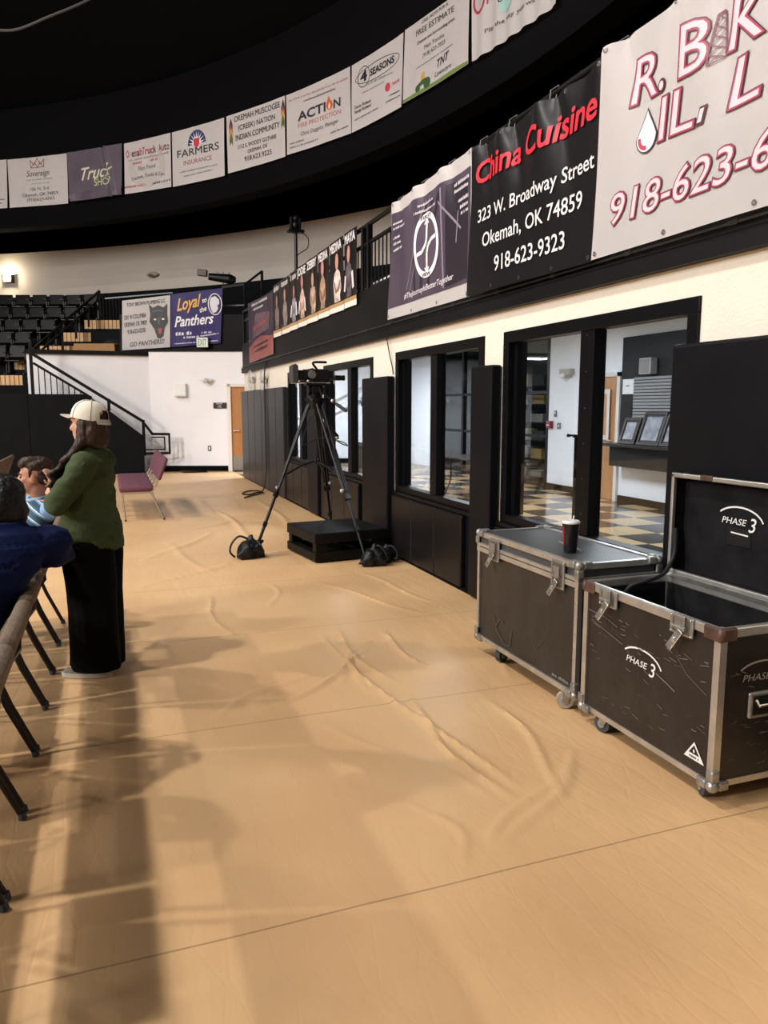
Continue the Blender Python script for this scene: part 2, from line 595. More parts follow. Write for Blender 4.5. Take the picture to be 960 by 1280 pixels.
glass_m = None
def glass_mat():
    m = bpy.data.materials.new('window_glass'); m.use_nodes = True
    nt = m.node_tree; nt.nodes.clear()
    out = nt.nodes.new('ShaderNodeOutputMaterial')
    tr = nt.nodes.new('ShaderNodeBsdfTransparent'); tr.inputs[0].default_value = (0.86, 0.88, 0.88, 1)
    gl = nt.nodes.new('ShaderNodeBsdfGlossy'); gl.inputs['Roughness'].default_value = 0.02
    lw = nt.nodes.new('ShaderNodeLayerWeight'); lw.inputs['Blend'].default_value = 0.5
    pw = nt.nodes.new('ShaderNodeMath'); pw.operation = 'POWER'; pw.inputs[1].default_value = 4.0
    fr = nt.nodes.new('ShaderNodeMath'); fr.operation = 'MULTIPLY_ADD'; fr.inputs[1].default_value = 0.6; fr.inputs[2].default_value = 0.03
    nt.links.new(lw.outputs['Facing'], pw.inputs[0]); nt.links.new(pw.outputs[0], fr.inputs[0])
    mx = nt.nodes.new('ShaderNodeMixShader')
    nt.links.new(fr.outputs[0], mx.inputs[0]); nt.links.new(tr.outputs[0], mx.inputs[1]); nt.links.new(gl.outputs[0], mx.inputs[2])
    nt.links.new(mx.outputs[0], out.inputs[0])
    return m
glass_m = glass_mat()
frame_m = mat('black_window_frame', '#0b0b0e', 0.4, spec=0.15)
for i, (a, b) in enumerate(WIN):
    mb = MB()
    fw_ = 0.085
    X0, X1 = 2.885, 2.99
    mb.box(X0, X1, a, b, WZ1 - fw_, WZ1, 0.006); mb.box(X0, X1, a, b, WZ0, WZ0 + 0.06, 0.006)
    mb.box(X0, X1, a, a + fw_, WZ0 + 0.06, WZ1 - fw_, 0.004); mb.box(X0, X1, b - fw_, b, WZ0 + 0.06, WZ1 - fw_, 0.004)
    mid = [4.22, 6.67, 9.35, 12.0][i]
    mb.box(X0 + 0.01, X1, mid - 0.075, mid + 0.075, WZ0 + 0.06, WZ1 - fw_, 0.004)
    mb.box(X0 - 0.03, X1, a - 0.02, b + 0.02, WZ0 - 0.035, WZ0, 0.006)
    # inner sash: the left pane of each window is set in a second, deeper frame
    mb.box(X0 + 0.05, X1 + 0.03, b - fw_ - 0.05, b - fw_, WZ0 + 0.06, WZ1 - fw_)
    wo = mb.build('window_%d' % (i + 1), frame_m)
    wo['kind'] = 'structure'
    for (c, d) in ((a + fw_ - 0.01, mid - 0.07), (mid + 0.07, b - fw_ + 0.01)):
        m2 = MB(); m2.box(2.945, 2.951, c, d, WZ0 + 0.05, WZ1 - fw_ + 0.01)
        m2.build('pane', glass_m, wo)
    if i == 0:
        m2 = MB()
        yh = 4.53
        m2.tube([(2.99, yh - 0.05, 1.40), (3.06, yh - 0.05, 1.40), (3.06, yh - 0.05, 0.80), (2.99, yh - 0.05, 0.80)], 0.013, 8)
        m2.tube([(2.99, yh + 0.02, 1.40), (3.06, yh + 0.02, 1.40), (3.06, yh + 0.02, 0.80), (2.99, yh + 0.02, 0.80)], 0.013, 8)
        m2.build('pull_handle', black_metal, wo)
    # rivets along the frame
    m2 = MB()
    for k in range(6):
        z = WZ0 + 0.2 + k * 0.23
        m2.ball((X0 - 0.001, b - 0.03, z), 0.0035, u=8, v=6); m2.ball((X0 + 0.009, mid, z), 0.0035, u=8, v=6)
    m2.build('rivet', mat('grey_rivet', '#6d6d70', 0.5, 0.4), wo)

# balcony front over the windows
mb = MB()
mb.box(2.84, 3.02, -1, 17.3, 2.33, 2.43)
mb.box(2.87, 3.02, -1, 17.3, 2.43, 2.935)
mb.box(2.835, 2.87, -1, 17.3, 2.425, 2.44)
balcony_paint = mat('balcony_black_paint', '#161517', 0.5, var=0.3, vscale=1.6, spec=0.1)
struct('wall_balcony_front', mb, balcony_paint)
mb = MB(); mb.box(2.822, 2.836, -1, 17.2, 2.455, 2.468)
for k in range(22):
    mb.box(2.818, 2.84, 0.6 + k * 0.78, 0.66 + k * 0.78, 2.45, 2.473)
struct('trim_conduit', mb, mat('dark_conduit', '#3a3836', 0.4, 0.5))
mb = MB(); mb.box(3.02, 11.2, -1, 17.3, 2.95, 3.05)
struct('ceiling_lobby', mb, mat('lobby_ceiling', '#d4d4d6', 0.8))
mb = MB(); mb.box(3.04, 11.2, -1, 17.3, 3.05, 3.07)
struct('floor_balcony', mb, black_flat)
mb = MB(); mb.box(4.9, 11.2, -1, 22.0, 3.07, 3.55); mb.box(6.0, 11.2, -1, 22, 3.55, 4.1); mb.box(7.2, 11.2, -1, 22, 4.1, 4.75)
struct('floor_tiers_right', mb, black_paint)

# lobby walls
mb = MB()
mb.box(8.1, 8.25, 11.72, 13.02, 0, 2.95)          # white piece between door and glazing
mb.box(8.1, 8.25, 5.0, 10.78, 0, 2.95)
mb.box(8.1, 8.25, 10.78, 11.72, 2.16, 2.95)
mb.box(8.1, 8.25, 18.2, 21.0, 0, 2.95)
struct('wall_lobby', mb, hall_white)
mb = MB(); mb.box(3.9, 8.1, 20.9, 21.05, 0, 2.95)
struct('wall_lobby_end', mb, hall_white)
mb = MB(); mb.box(3.06, 8.1, 1.8, 1.95, 0, 2.95)
struct('wall_lobby_near', mb, hall_white)
mb = MB(); mb.box(8.06, 8.1, 11.72, 13.02, 0, 0.11); mb.box(8.06, 8.1, 5.0, 10.72, 0, 0.11); mb.box(3.9, 8.06, 20.86, 20.9, 0, 0.13)
struct('baseboard_lobby', mb, black_flat)
# glazed entrance of the lobby with a dim room behind it
mb = MB()
for y in (13.05, 14.3, 15.6, 16.9, 18.15): mb.box(8.1, 8.2, y - 0.05, y + 0.05, 0, 2.95)
for z in (0.02, 0.98, 1.85, 2.9): mb.box(8.12, 8.18, 13.05, 18.15, z, z + 0.06)
wl = mb.build('window_5', frame_m); wl['kind'] = 'structure'
m2 = MB(); m2.box(8.147, 8.153, 13.1, 18.1, 0.05, 2.9); m2.build('pane', glass_m, wl)
mb = MB(); mb.box(11.0, 11.15, 9.0, 24.0, 0, 2.95); mb.box(8.25, 11.0, 20.0, 20.1, 0, 2.95)
struct('wall_vestibule', mb, mat('dim_grey_wall', '#8d8f93', 0.8))
mb = MB(); mb.box(8.25, 11.0, 9.0, 24, -0.012, 0.0)
struct('floor_vestibule', mb, mat('dark_mat_floor', '#3b3836', 0.7))

# lobby door, frame and kickplate
mb = MB()
mb.box(8.075, 8.13, 10.83, 11.66, 0.01, 2.10, 0.004)
dr = mb.build('door_1', mat('oak_door', '#a8794f', 0.45, var=0.12, vscale=3, stretch=(1, 6, 0.6))); dr['kind'] = 'structure'
m2 = MB(); m2.box(8.05, 8.12, 10.76, 10.84, 0, 2.17); m2.box(8.05, 8.12, 11.65, 11.73, 0, 2.17); m2.box(8.05, 8.12, 10.76, 11.73, 2.10, 2.17)
m2.build('door_frame', mat('pale_door_frame', '#cfccc8', 0.5), dr)
m2 = MB(); m2.cap((8.03, 10.92, 1.02), (8.03, 11.03, 1.02), 0.012); m2.cone((8.08, 10.92, 1.02), (8.03, 10.92, 1.02), 0.012)
m2.build('door_handle', chrome, dr)

# far white wall: part behind the stair, part angled towards the corridor with the door
mb = MB()
p0 = V((1.05, 19.95, 0)); 
mb.box(-1.75, 1.05, 19.95, 20.1, 0, 2.83)
a = B(-5.76, 19.0, 0); b = B(-2.55, 19.0, 0); n_ = B(0, 0.15, 0)
a = V((1.05, 19.95, 0))
mb.prism([B(-5.775, 19.0, 0), B(-3.86, 19.0, 0), B(-3.86, 19.15, 0), B(-5.7, 19.15, 0)], (0, 0, 2.93))
mb.prism([B(-3.86, 19.0, 2.14), B(-3.0, 19.0, 2.14), B(-3.0, 19.15, 2.14), B(-3.86, 19.15, 2.14)], (0, 0, 0.79))
mb.prism([B(-3.0, 19.0, 0), B(-2.3, 19.0, 0), B(-2.3, 19.15, 0), B(-3.0, 19.15, 0)], (0, 0, 2.93))
struct('wall_back', mb, white_wall)
mb = MB(); mb.prism([B(-5.775, 18.98, 0), B(-3.9, 18.98, 0), B(-3.9, 19.0, 0), B(-5.775, 19.0, 0)], (0, 0, 0.13))
struct('baseboard_back', mb, black_flat)
mb = MB(org=B(-3.43, 19.04, 0))
mb.prism([B(-3.8, 19.02, 0.01), B(-3.06, 19.02, 0.01), B(-3.06, 19.07, 0.01), B(-3.8, 19.07, 0.01)], (0, 0, 2.08))
dr = mb.build('door_2', mat('brown_birch_door', '#a9713e', 0.4, var=0.15, vscale=2.5, stretch=(4, 4, 0.5))); dr['kind'] = 'structure'
o_ = B(-3.43, 19.04, 0)
m2 = MB(org=o_)
for x0, x1, z0, z1 in ((-3.87, -3.79, 0, 2.15), (-3.07, -2.99, 0, 2.15), (-3.87, -2.99, 2.08, 2.15)):
    m2.prism([B(x0, 18.97, z0), B(x1, 18.97, z0), B(x1, 19.1, z0), B(x0, 19.1, z0)], (0, 0, z1 - z0))
m2.build('door_frame', mat('cream_door_frame', '#ded6cd', 0.5), dr)
m2 = MB(org=o_); m2.prism([B(-3.78, 19.005, 0.02), B(-3.08, 19.005, 0.02), B(-3.08, 19.02, 0.02), B(-3.78, 19.02, 0.02)], (0, 0, 0.34))
m2.build('kick_plate', mat('dull_steel', '#8f8b84', 0.4, 0.8), dr)
m2 = MB(org=o_); m2.cone(B(-3.72, 19.02, 1.0), B(-3.72, 18.96, 1.0), 0.03); m2.cap(B(-3.72, 18.95, 1.0), B(-3.6, 18.95, 1.0), 0.012)
m2.build('door_handle', chrome, dr)

# back balcony: black cap on the white wall, ledge, front band
mb = MB()
mb.box(-1.78, 1.08, 19.88, 20.14, 2.83, 2.93)
mb.prism([B(-5.8, 18.97, 2.93), B(-2.3, 18.97, 2.93), B(-2.3, 19.25, 2.93), B(-5.8, 19.25, 2.93)], (0, 0, 0.035))
mb.prism([B(-8.1, 19.3, 2.80), B(-2.2, 19.25, 2.80), B(-2.2, 22.6, 2.80), B(-8.1, 22.6, 2.80)], (0, 0, 0.12))
mb.prism([B(-6.55, 19.28, 2.9), B(-2.2, 19.22, 2.9), B(-2.2, 19.30, 2.9), B(-6.55, 19.36, 2.9)], (0, 0, 0.95))
struct('wall_back_balcony', mb, balcony_paint)

# seating tiers of the far bowl
wood_face_m = mat('pale_wood_riser', '#d9aa72', 0.5, var=0.15, vscale=4, stretch=(5, 5, 1))
TIER = [(24.0, 4.25), (23.2, 3.80), (22.4, 3.35), (21.6, 2.90), (20.8, 2.45)]
FACES = [[(-9.25, -5.4)], [(-9.6, -8.75)], [(-9.95, -8.4)], [(-10.35, -10.05), (-9.75, -9.55)], [(-10.6, -9.75)]]
for k, (d, z) in enumerate(TIER):
    mb = MB()
    xr = -5.0 if k < 3 else -8.4
    dn = 25.9 if k == 0 else TIER[k - 1][0] + 0.02
    zb = 0.0 if k == 4 else TIER[k + 1][1] - 0.05
    mb.prism([B(-17, d, zb), B(xr, d, zb), B(xr, dn, zb), B(-17, dn, zb)], (0, 0, z - zb))
    o = mb.build('floor_tier', black_paint); o['kind'] = 'structure'
    for (x0, x1) in FACES[k]:
        m2 = MB()
        x = x0
        while x < x1 - 0.01:
            xe = min(x + 0.125, x1)
            m2.prism([B(x + 0.018, d - 0.012, z - 0.28), B(xe, d - 0.012, z - 0.28), B(xe, d, z - 0.28), B(x + 0.018, d, z - 0.28)], (0, 0, 0.26))
            x = xe
        m2.build('wood_riser_face', wood_face_m, o)

# outer wall of the bowl and the black ring over the court
OC, OR = V((-19.06, 2.70)), 30.28
mb = MB()
def arc_wall(mb, c, r0, r1, a0, a1, z0, z1, n=64):
    rows = []
    for i in range(n + 1):
        t = a0 + (a1 - a0) * i / n
        cs, sn = math.cos(t), math.sin(t)
        rows.append([mb.bm.verts.new((c[0] + r * cs, c[1] + r * sn, z)) for r, z in ((r0, z0), (r1, z0), (r1, z1), (r0, z1))])
    for A, D in zip(rows, rows[1:]):
        for k in range(4):
            l = (k + 1) % 4
            mb.bm.faces.new((A[k], A[l], D[l], D[k]))
    mb.bm.faces.new(rows[0]); mb.bm.faces.new(rows[-1][::-1])
arc_wall(mb, OC, OR, OR + 0.2, -0.25, 1.35, 5.12, 6.52)
struct('wall_upper', mb, upper_wall_m, smooth=True)
mb = MB(); arc_wall(mb, OC, OR - 0.05, OR + 0.2, -0.25, 1.35, 3.6, 5.12)
struct('wall_upper_band', mb, black_paint, smooth=True)

RC, RR = V((-12.33, 8.81)), 18.31
mb = MB()
arc_wall(mb, RC, RR + 0.06, RR + 0.5, -0.9, 2.2, 6.5, 9.6, 96)
struct('wall_ring_fascia', mb, black_flat, smooth=True)
mb = MB()
n = 80
pr = None
for i in range(n + 1):
    t = -0.7 + (1.9 + 0.7) * i / n
    d = V((math.cos(t), math.sin(t)))
    p = RC + d * (RR + 0.3)
    # run out to the upper wall along the same direction
    o = p - OC
    bq = o.dot(d); cq = o.dot(o) - (OR + 0.15) ** 2
    s = -bq + math.sqrt(max(bq * bq - cq, 0.01))
    q = p + d * max(s, 0.3)
    a = mb.bm.verts.new((p.x, p.y, 6.52)); b = mb.bm.verts.new((q.x, q.y, 6.52))
    if pr: mb.bm.faces.new((pr[0], a, b, pr[1]))
    pr = (a, b)
mb.solidify(0.1)
struct('ceiling_soffit', mb, black_flat)
mb = MB(); mb.lathe((RC.x, RC.y, 0), [(19.2, 9.5), (14, 12.0), (7, 13.4), (0.1, 13.9), (0.1, 14.0), (7, 13.5), (14, 12.1), (19.3, 9.6)], 64, False)
struct('ceiling', mb, black_flat, smooth=True)
# ------------------------------------------------------------------ banners
def ring_P(u, v, off=0.0):
    t = 1.2 - u / RR
    r = RR - 0.01 - off
    return V((RC.x + r * math.cos(t), RC.y + r * math.sin(t), v))

def ring_inv(co):
    x, y = co.x - RC.x, co.y - RC.y
    return (1.2 - math.atan2(y, x)) * RR, co.z, RR - 0.01 - math.hypot(x, y)
def wall_P(u, v, off=0.0):
    return V((2.815 - off, -u, v))
def wall_inv(co):
    return -co.y, co.z, 2.815 - co.x

def sheet(P, corners, disp, m, name, nu=28, nv=20, sag=0.0):
    """corners: (u,v) bottom-left, bottom-right, top-left, top-right"""
    bl, br, tl, tr = corners
    def f(s, t):
        u = (bl[0] * (1 - s) + br[0] * s) * (1 - t) + (tl[0] * (1 - s) + tr[0] * s) * t
        v = (bl[1] * (1 - s) + br[1] * s) * (1 - t) + (tl[1] * (1 - s) + tr[1] * s) * t
        if sag and t == 1: v -= sag * abs(math.sin(s * PI * 4))
        return P(u, v, 0.0) if disp is None else P(u, v, disp(u, v))
    o = P((bl[0] + br[0]) / 2, (bl[1] + br[1]) / 2, 0)
    mb = MB(org=o)
    mb.grid(f, nu, nv)
    mb.solidify(0.003)
    return mb.build(name, m, smooth=True), o

INK = {}
def ink(h, rough=0.5):
    return mat('ink_' + h.strip('#'), h, rough)

class Banner:
    def __init__(self, P, corners, m, label, group=None, disp=None, name='banner', nu=28, nv=20, sag=0.0):
        self.P0 = P; self.disp = disp
        self.obj, self.org = sheet(P, corners, disp, m, name, nu, nv, sag)
        tag(self.obj, label, 'banner', group)
        self.c = corners
        self.n = 0
    def P(self, u, v, off):
        return self.P0(u, v, off + (self.disp(u, v) if self.disp else 0.0))
    def layer(self, name, m, fn):
        mb = MB(org=self.org)
        fn(mb)
        if self.disp:
            # refine large print and press it onto the folds of the cloth
            inv = {wall_P: wall_inv, ring_P: ring_inv}.get(self.P0)
            bmesh.ops.triangulate(mb.bm, faces=mb.bm.faces[:])
            if inv:
                lay = mb.bm.verts.layers.float.new('off')
                for v in mb.bm.verts:
                    a, c, o = inv(v.co)
                    v[lay] = o - self.disp(a, c)
                lim = 0.05 if self.P0 is wall_P else 0.10
                for _ in range(5):
                    es = [e for e in mb.bm.edges if e.calc_length() > lim]
                    if not es: break
                    bmesh.ops.subdivide_edges(mb.bm, edges=es, cuts=1)
                    bmesh.ops.triangulate(mb.bm, faces=mb.bm.faces[:])
                for v in mb.bm.verts:
                    a, c, o = inv(v.co)
                    v.co = self.P0(a, c, v[lay] + self.disp(a, c))
        # keep winding facing the hall: plain build recalculates per island
        return mb.build(name, m, self.obj)
    def text(self, color, lines, off=0.006, name='lettering'):
        def f(mb):
            for L in lines:
                s, u0, v0, u1, v1, h = L[:6]
                kw = L[6] if len(L) > 6 else {}
                put_text(mb, self.P, s, u0, v0, u1, v1, h, off, **kw)
        return self.layer(name, ink(color), f)
    def small(self, color, lines, off=0.006):
        def f(mb):
            for i, L in enumerate(lines): put_small(mb, self.P, *L, off=off, seed=i)
        return self.layer('small_print', ink(color), f)
    def grommets(self, n=4):
        bl, br, tl, tr = self.c
        def f(mb):
            for k in range(n):
                s = 0.02 + 0.96 * k / (n - 1)
                u = tl[0] * (1 - s) + tr[0] * s; v = tl[1] * (1 - s) + tr[1] * s - 0.03
                put_ring(mb, self.P, u, v, 0.014, 0.014, 0.007, 0.006, n=10)
                u = bl[0] * (1 - s) + br[0] * s; v = bl[1] * (1 - s) + br[1] * s + 0.03
                put_ring(mb, self.P, u, v, 0.014, 0.014, 0.007, 0.006, n=10)
        return self.layer('grommet', mat('grommet_steel', '#77736d', 0.4, 0.8), f)

RG = 'sponsor banners on the black ring over the court'
def wr(seed, amp=0.012):
    return lambda u, v: amp * (mnoise.noise(V((u * 1.6 + seed, v * 1.0, seed))) + 0.5 * mnoise.noise(V((u * 4.1, v * 1.2 + seed, seed)))) + 0.016
def ring_banner(c, label, m=white_vinyl, seed=0, amp=0.012, **k):
    b = Banner(ring_P, c, m, label, RG, wr(seed, amp), **k)
    return b
BOLD = dict(bold=0.012)

b = ring_banner([(1.95, 7.02), (3.774, 7.02), (1.95, 8.285), (3.85, 8.285)], 'white sponsor banner cut by the left edge of the photo, leftmost on the black ring', seed=1)
b.small('#55585e', [(2.9, 7.24, 3.70, 7.24, 0.04), (3.1, 7.14, 3.6, 7.14, 0.05)])

b = ring_banner([(3.851, 7.02), (5.763, 7.0), (3.88, 8.275), (5.80, 8.27)], 'white banner with an outlined crown above the word Sovereign', seed=2, amp=0.02)
b.text('#33343c', [('Sovereign', 4.454, 7.79, 5.21, 7.777, 0.143, dict(shear=0.35)), ('106 N. 3rd', 4.554, 7.413, 5.157, 7.411, 0.082), ('Okemah, OK 74859', 4.283, 7.267, 5.437, 7.264, 0.087), ('(918)623-6565', 4.429, 7.137, 5.322, 7.145, 0.087)])
b.layer('crown_emblem', ink('#8a5a4e'), lambda mb: put_line(mb, b.P, [(4.62, 8.0), (4.60, 8.2), (4.73, 8.06), (4.83, 8.24), (4.93, 8.06), (5.06, 8.2), (5.04, 8.0), (4.62, 8.0), (4.74, 8.14), (4.83, 8.0), (4.92, 8.14), (5.04, 8.0)], 0.018))
b.small('#a9a6aa', [(4.444, 7.68, 5.3, 7.67, 0.045), (4.6, 7.58, 5.2, 7.58, 0.03)])

def truck_disp(u, v):
    f = wr(3, 0.03)(u, v)
    x0 = 7.02 + (8.26 - v) * 0.20
    f += 0.05 * math.exp(-((u - x0 - 0.12) / 0.05) ** 2) - 0.07 * math.exp(-((u - x0) / 0.035) ** 2) + 0.06
    if v < 7.28:
        f += 0.06 * math.exp(-((v - 7.13) / 0.06) ** 2) * (0.5 + 0.5 * math.sin(u * 9))
    return f
plum = mat('plum_grey_vinyl', '#837888', 0.42, var=0.12, vscale=1.5)
b = Banner(ring_P, [(5.899, 7.02), (7.632, 7.03), (5.853, 8.264), (7.71, 8.27)], plum, 'creased plum grey banner reading Truck Shop', RG, truck_disp, nu=60, nv=36)
b.text('#cfcab4', [('Truck', 6.335, 7.507, 7.36, 7.545, 0.30, dict(shear=0.4, bold=0.012))], 0.008)
b.text('#c5cf9e', [('SHOP', 6.728, 7.335, 7.323, 7.325, 0.178)], 0.008)
b.layer('dark_smear', ink('#6a6068'), lambda mb: put_poly(mb, b.P, [(6.5, 7.62), (7.15, 7.66), (7.12, 7.73), (6.55, 7.71)], 0.005))

b = ring_banner([(7.688, 7.04), (9.284, 7.02), (7.737, 8.27), (9.324, 8.285)], 'white banner with a grey tyre and red and black truck and auto lettering', seed=4)
GREY = '#b9b4b2'
def tyre(mb):
    put_ring(mb, b.P, 8.48, 7.62, 0.62, 0.50, 0.22, 0.004, PI * 0.82, PI * 2.2, 40)
    put_poly(mb, b.P, [(7.90, 7.72), (8.05, 7.72), (8.12, 7.36), (8.02, 7.32)], 0.0045)
b.layer('tyre_emblem', ink(GREY), tyre)
W_ = 'OkemahTruck&Auto'
cols = 'rgkrdrrrdrkgdrdd'
for key, colr in (('r', '#b03048'), ('d', '#2a2230'), ('g', '#c8c0be'), ('k', '#27303f')):
    L_ = []
    for i, ch in enumerate(W_):
        if cols[i] == key:
            u = 7.80 + i * 0.0925
            L_.append((ch, u, 7.912, u + 0.082, 7.912, 0.171, BOLD))
    b.text(colr, L_)
b.text('#55505a', [('Flats Fixed', 8.184, 7.549, 8.762, 7.56, 0.096)])
b.text('#2a2630', [('Tractors, Trucks & Cars', 7.924, 7.32, 9.079, 7.318, 0.082, dict(arc=0.05, bold=0.006))])
b.small('#9a9496', [(7.871, 7.81, 9.244, 7.815, 0.06)])
b.small('#b0485c', [(8.0, 7.72, 8.3, 7.72, 0.07), (8.62, 7.72, 8.85, 7.72, 0.07), (7.696, 7.179, 8.436, 7.167, 0.055)])
b.small('#332d36', [(8.656, 7.16, 9.264, 7.17, 0.055)])

b = ring_banner([(9.339, 7.01), (11.138, 6.99), (9.379, 8.28), (11.165, 8.28)], 'white insurance banner with a blue half sunburst and red shield', seed=5)
def sun_blue(mb): put_disc(mb, b.P, 10.215, 7.87, 0.31, 0.32, 0.004, a0=0, a1=PI)
b.layer('sunburst', ink('#2a3466'), sun_blue)
def rays(mb):
    for k in range(9):
        t = PI * (k + 0.5) / 9
        put_poly(mb, b.P, [(10.215 + 0.30 * math.cos(t), 7.87 + 0.31 * math.sin(t)), (10.215 + 0.13 * math.cos(t - 0.14), 7.87 + 0.14 * math.sin(t - 0.14)), (10.215 + 0.13 * math.cos(t + 0.14), 7.87 + 0.14 * math.sin(t + 0.14))], 0.006)
    put_disc(mb, b.P, 10.215, 7.87, 0.15, 0.16, 0.0055, a0=0, a1=PI)
b.layer('sun_rays', ink('#e9e6ea'), rays)
b.layer('shield', ink('#c23a46'), lambda mb: put_poly(mb, b.P, [(10.11, 8.0), (10.32, 8.0), (10.31, 7.86), (10.215, 7.77), (10.12, 7.86)], 0.008))
b.text('#23242f', [('FARMERS', 9.538, 7.652, 10.971, 7.618, 0.163, dict(bold=0.006))])
b.text('#9a4656', [('INSURANCE', 9.749, 7.452, 10.714, 7.426, 0.10)])
b.small('#85838a', [(9.602, 7.291, 10.901, 7.27, 0.04), (9.735, 7.18, 10.759, 7.18, 0.04)])

b = ring_banner([(11.25, 7.02), (13.221, 7.012), (11.247, 8.283), (13.228, 8.262)], 'white banner with bold black Indian community lettering between two feather emblems', seed=6)
b.text('#222026', [('OKEMAH MUSCOGEE', 11.514, 8.1, 13.061, 8.068, 0.117, BOLD), ('(CREEK) NATION', 11.642, 7.89, 12.893, 7.86, 0.11, BOLD), ('INDIAN COMMUNITY', 11.552, 7.684, 13.05, 7.655, 0.118, BOLD),
                   ('1112 S. WOODY GUTHRIE', 11.627, 7.49, 12.935, 7.452, 0.085, BOLD), ('OKEMAH, OK', 11.95, 7.336, 12.633, 7.335, 0.077, BOLD), ('918.623.9225', 11.835, 7.18, 12.764, 7.16, 0.102, BOLD)])
for nm, colr, dy in (('feather_black', '#3a2a30', 0.0), ('feather_red', '#b5463c', -0.12), ('feather_yellow', '#d6b25a', -0.22), ('feather_green', '#5f6b3a', -0.30)):
    def fe(mb, dy=dy):
        for u in (11.40, 13.165):
            put_poly(mb, b.P, [(u, 8.21 + dy), (u + 0.06, 8.04 + dy), (u + 0.045, 7.9 + dy), (u, 7.98 + dy), (u - 0.045, 7.9 + dy), (u - 0.06, 8.04 + dy)], 0.005 - dy * 0.004)
    b.layer(nm, ink(colr), fe)

b = ring_banner([(13.276, 7.03), (15.392, 6.97), (13.282, 8.245), (15.378, 8.21)], 'white fire protection banner with a flame for the letter O', seed=7)
b.text('#2b2a38', [('ACTI', 13.668, 7.63, 14.567, 7.60, 0.172, dict(bold=0.025)), ('N', 14.855, 7.578, 15.062, 7.57, 0.16, dict(bold=0.025))])
def flame(mb):
    put_poly(mb, b.P, [(14.66, 7.60), (14.60, 7.68), (14.63, 7.76), (14.69, 7.87), (14.73, 7.77), (14.79, 7.73), (14.82, 7.66), (14.77, 7.59), (14.71, 7.58)], 0.005)
b.layer('flame', ink('#c8553a'), flame)
b.layer('flame_core', ink('#eec9a0'), lambda mb: put_poly(mb, b.P, [(14.69, 7.60), (14.67, 7.67), (14.71, 7.74), (14.75, 7.67), (14.73, 7.60)], 0.007))
b.text('#b56a6c', [('FIRE PROTECTION', 13.664, 7.49, 15.086, 7.42, 0.085)])
b.text('#4a474f', [('Chris Daggett, Manager', 13.74, 7.315, 15.007, 7.268, 0.078)])
b.small('#b98a90', [(13.38, 8.09, 15.3, 8.0, 0.045)])
b.small('#6b6870', [(13.862, 7.965, 14.911, 7.92, 0.042), (13.389, 7.215, 13.871, 7.2, 0.04), (13.387, 7.13, 14.321, 7.1, 0.04), (14.743, 7.112, 15.3, 7.112, 0.04)])

b = ring_banner([(15.417, 6.965), (16.972, 7.0), (15.429, 8.205), (17.04, 8.235)], 'white banner with a large 4 and black oval logo and small red disc', seed=8)
def ov(mb):
    put_ring(mb, b.P, 16.235, 7.885, 0.69, 0.155, 0.014, 0.006)
    put_ring(mb, b.P, 15.81, 7.885, 0.19, 0.19, 0.014, 0.0065)
b.layer('oval_outline', ink('#2a282c'), ov)
b.text('#161519', [('4', 15.72, 7.80, 15.90, 7.805, 0.18, dict(bold=0.03)), ('SEASONS', 16.02, 7.83, 16.75, 7.838, 0.115, dict(bold=0.03))], 0.008)
b.layer('red_disc', ink('#c03a48'), lambda mb: put_disc(mb, b.P, 16.56, 7.465, 0.075, 0.075, 0.005))
b.text('#c03a48', [('TRANE', 16.69, 7.448, 16.92, 7.455, 0.05, BOLD)])
b.text('#2d2a2f', [('Danny Rutland', 15.524, 7.372, 16.031, 7.365, 0.055, BOLD), ('Randy Rutland', 15.523, 7.286, 16.031, 7.288, 0.055, BOLD)])
b.small('#8d898e', [(15.907, 7.70, 16.725, 7.66, 0.035), (15.754, 7.588, 16.45, 7.58, 0.03)])
b.small('#5a565c', [(15.522, 7.16, 16.256, 7.18, 0.03), (16.604, 7.29, 16.946, 7.283, 0.03), (16.505, 7.205, 16.947, 7.2, 0.03)])

b = ring_banner([(17.02, 7.04), (18.916, 7.05), (17.07, 8.26), (18.93, 8.24)], 'white lawn care estimate banner with a green mower and green strip along its foot', seed=9)
b.text('#37343a', [('CALL NOW FOR A', 17.581, 8.165, 18.335, 8.165, 0.05, dict(bold=0.01)), ('FREE ESTIMATE', 17.419, 8.02, 18.496, 8.003, 0.09, dict(bold=0.01)), ('Okemah and Surrounding areas', 17.444, 7.872, 18.521, 7.868, 0.05, dict(bold=0.01)),
                   ('Matt Torchia', 17.657, 7.73, 18.232, 7.723, 0.062), ('(918) 623-7023', 17.612, 7.607, 18.257, 7.61, 0.062), ('TNT', 18.034, 7.30, 18.375, 7.335, 0.12, dict(shear=0.3, bold=0.02)), ('Lawncare', 17.967, 7.172, 18.446, 7.172, 0.075, dict(shear=0.2))])
b.small('#6b686c', [(17.424, 7.49, 18.484, 7.5, 0.022)])
b.layer('green_strip', ink('#6f8a4a'), lambda mb: put_poly(mb, b.P, [(17.03, 7.045), (17.5, 7.047), (18.0, 7.05), (18.5, 7.052), (18.91, 7.055), (18.91, 7.1), (18.5, 7.12), (18.0, 7.105), (17.5, 7.11), (17.03, 7.09)], 0.005))
def mower(mb):
    put_disc(mb, b.P, 17.47, 7.15, 0.065, 0.06, 0.007); put_disc(mb, b.P, 17.74, 7.165, 0.10, 0.09, 0.007)
    put_poly(mb, b.P, [(17.42, 7.16), (17.80, 7.19), (17.78, 7.25), (17.62, 7.26), (17.45, 7.21)], 0.0065)
b.layer('mower', ink('#37592f'), mower)
b.layer('rider', ink('#c9a23c'), lambda mb: put_poly(mb, b.P, [(17.55, 7.25), (17.68, 7.26), (17.66, 7.35), (17.62, 7.39), (17.57, 7.34)], 0.0068))

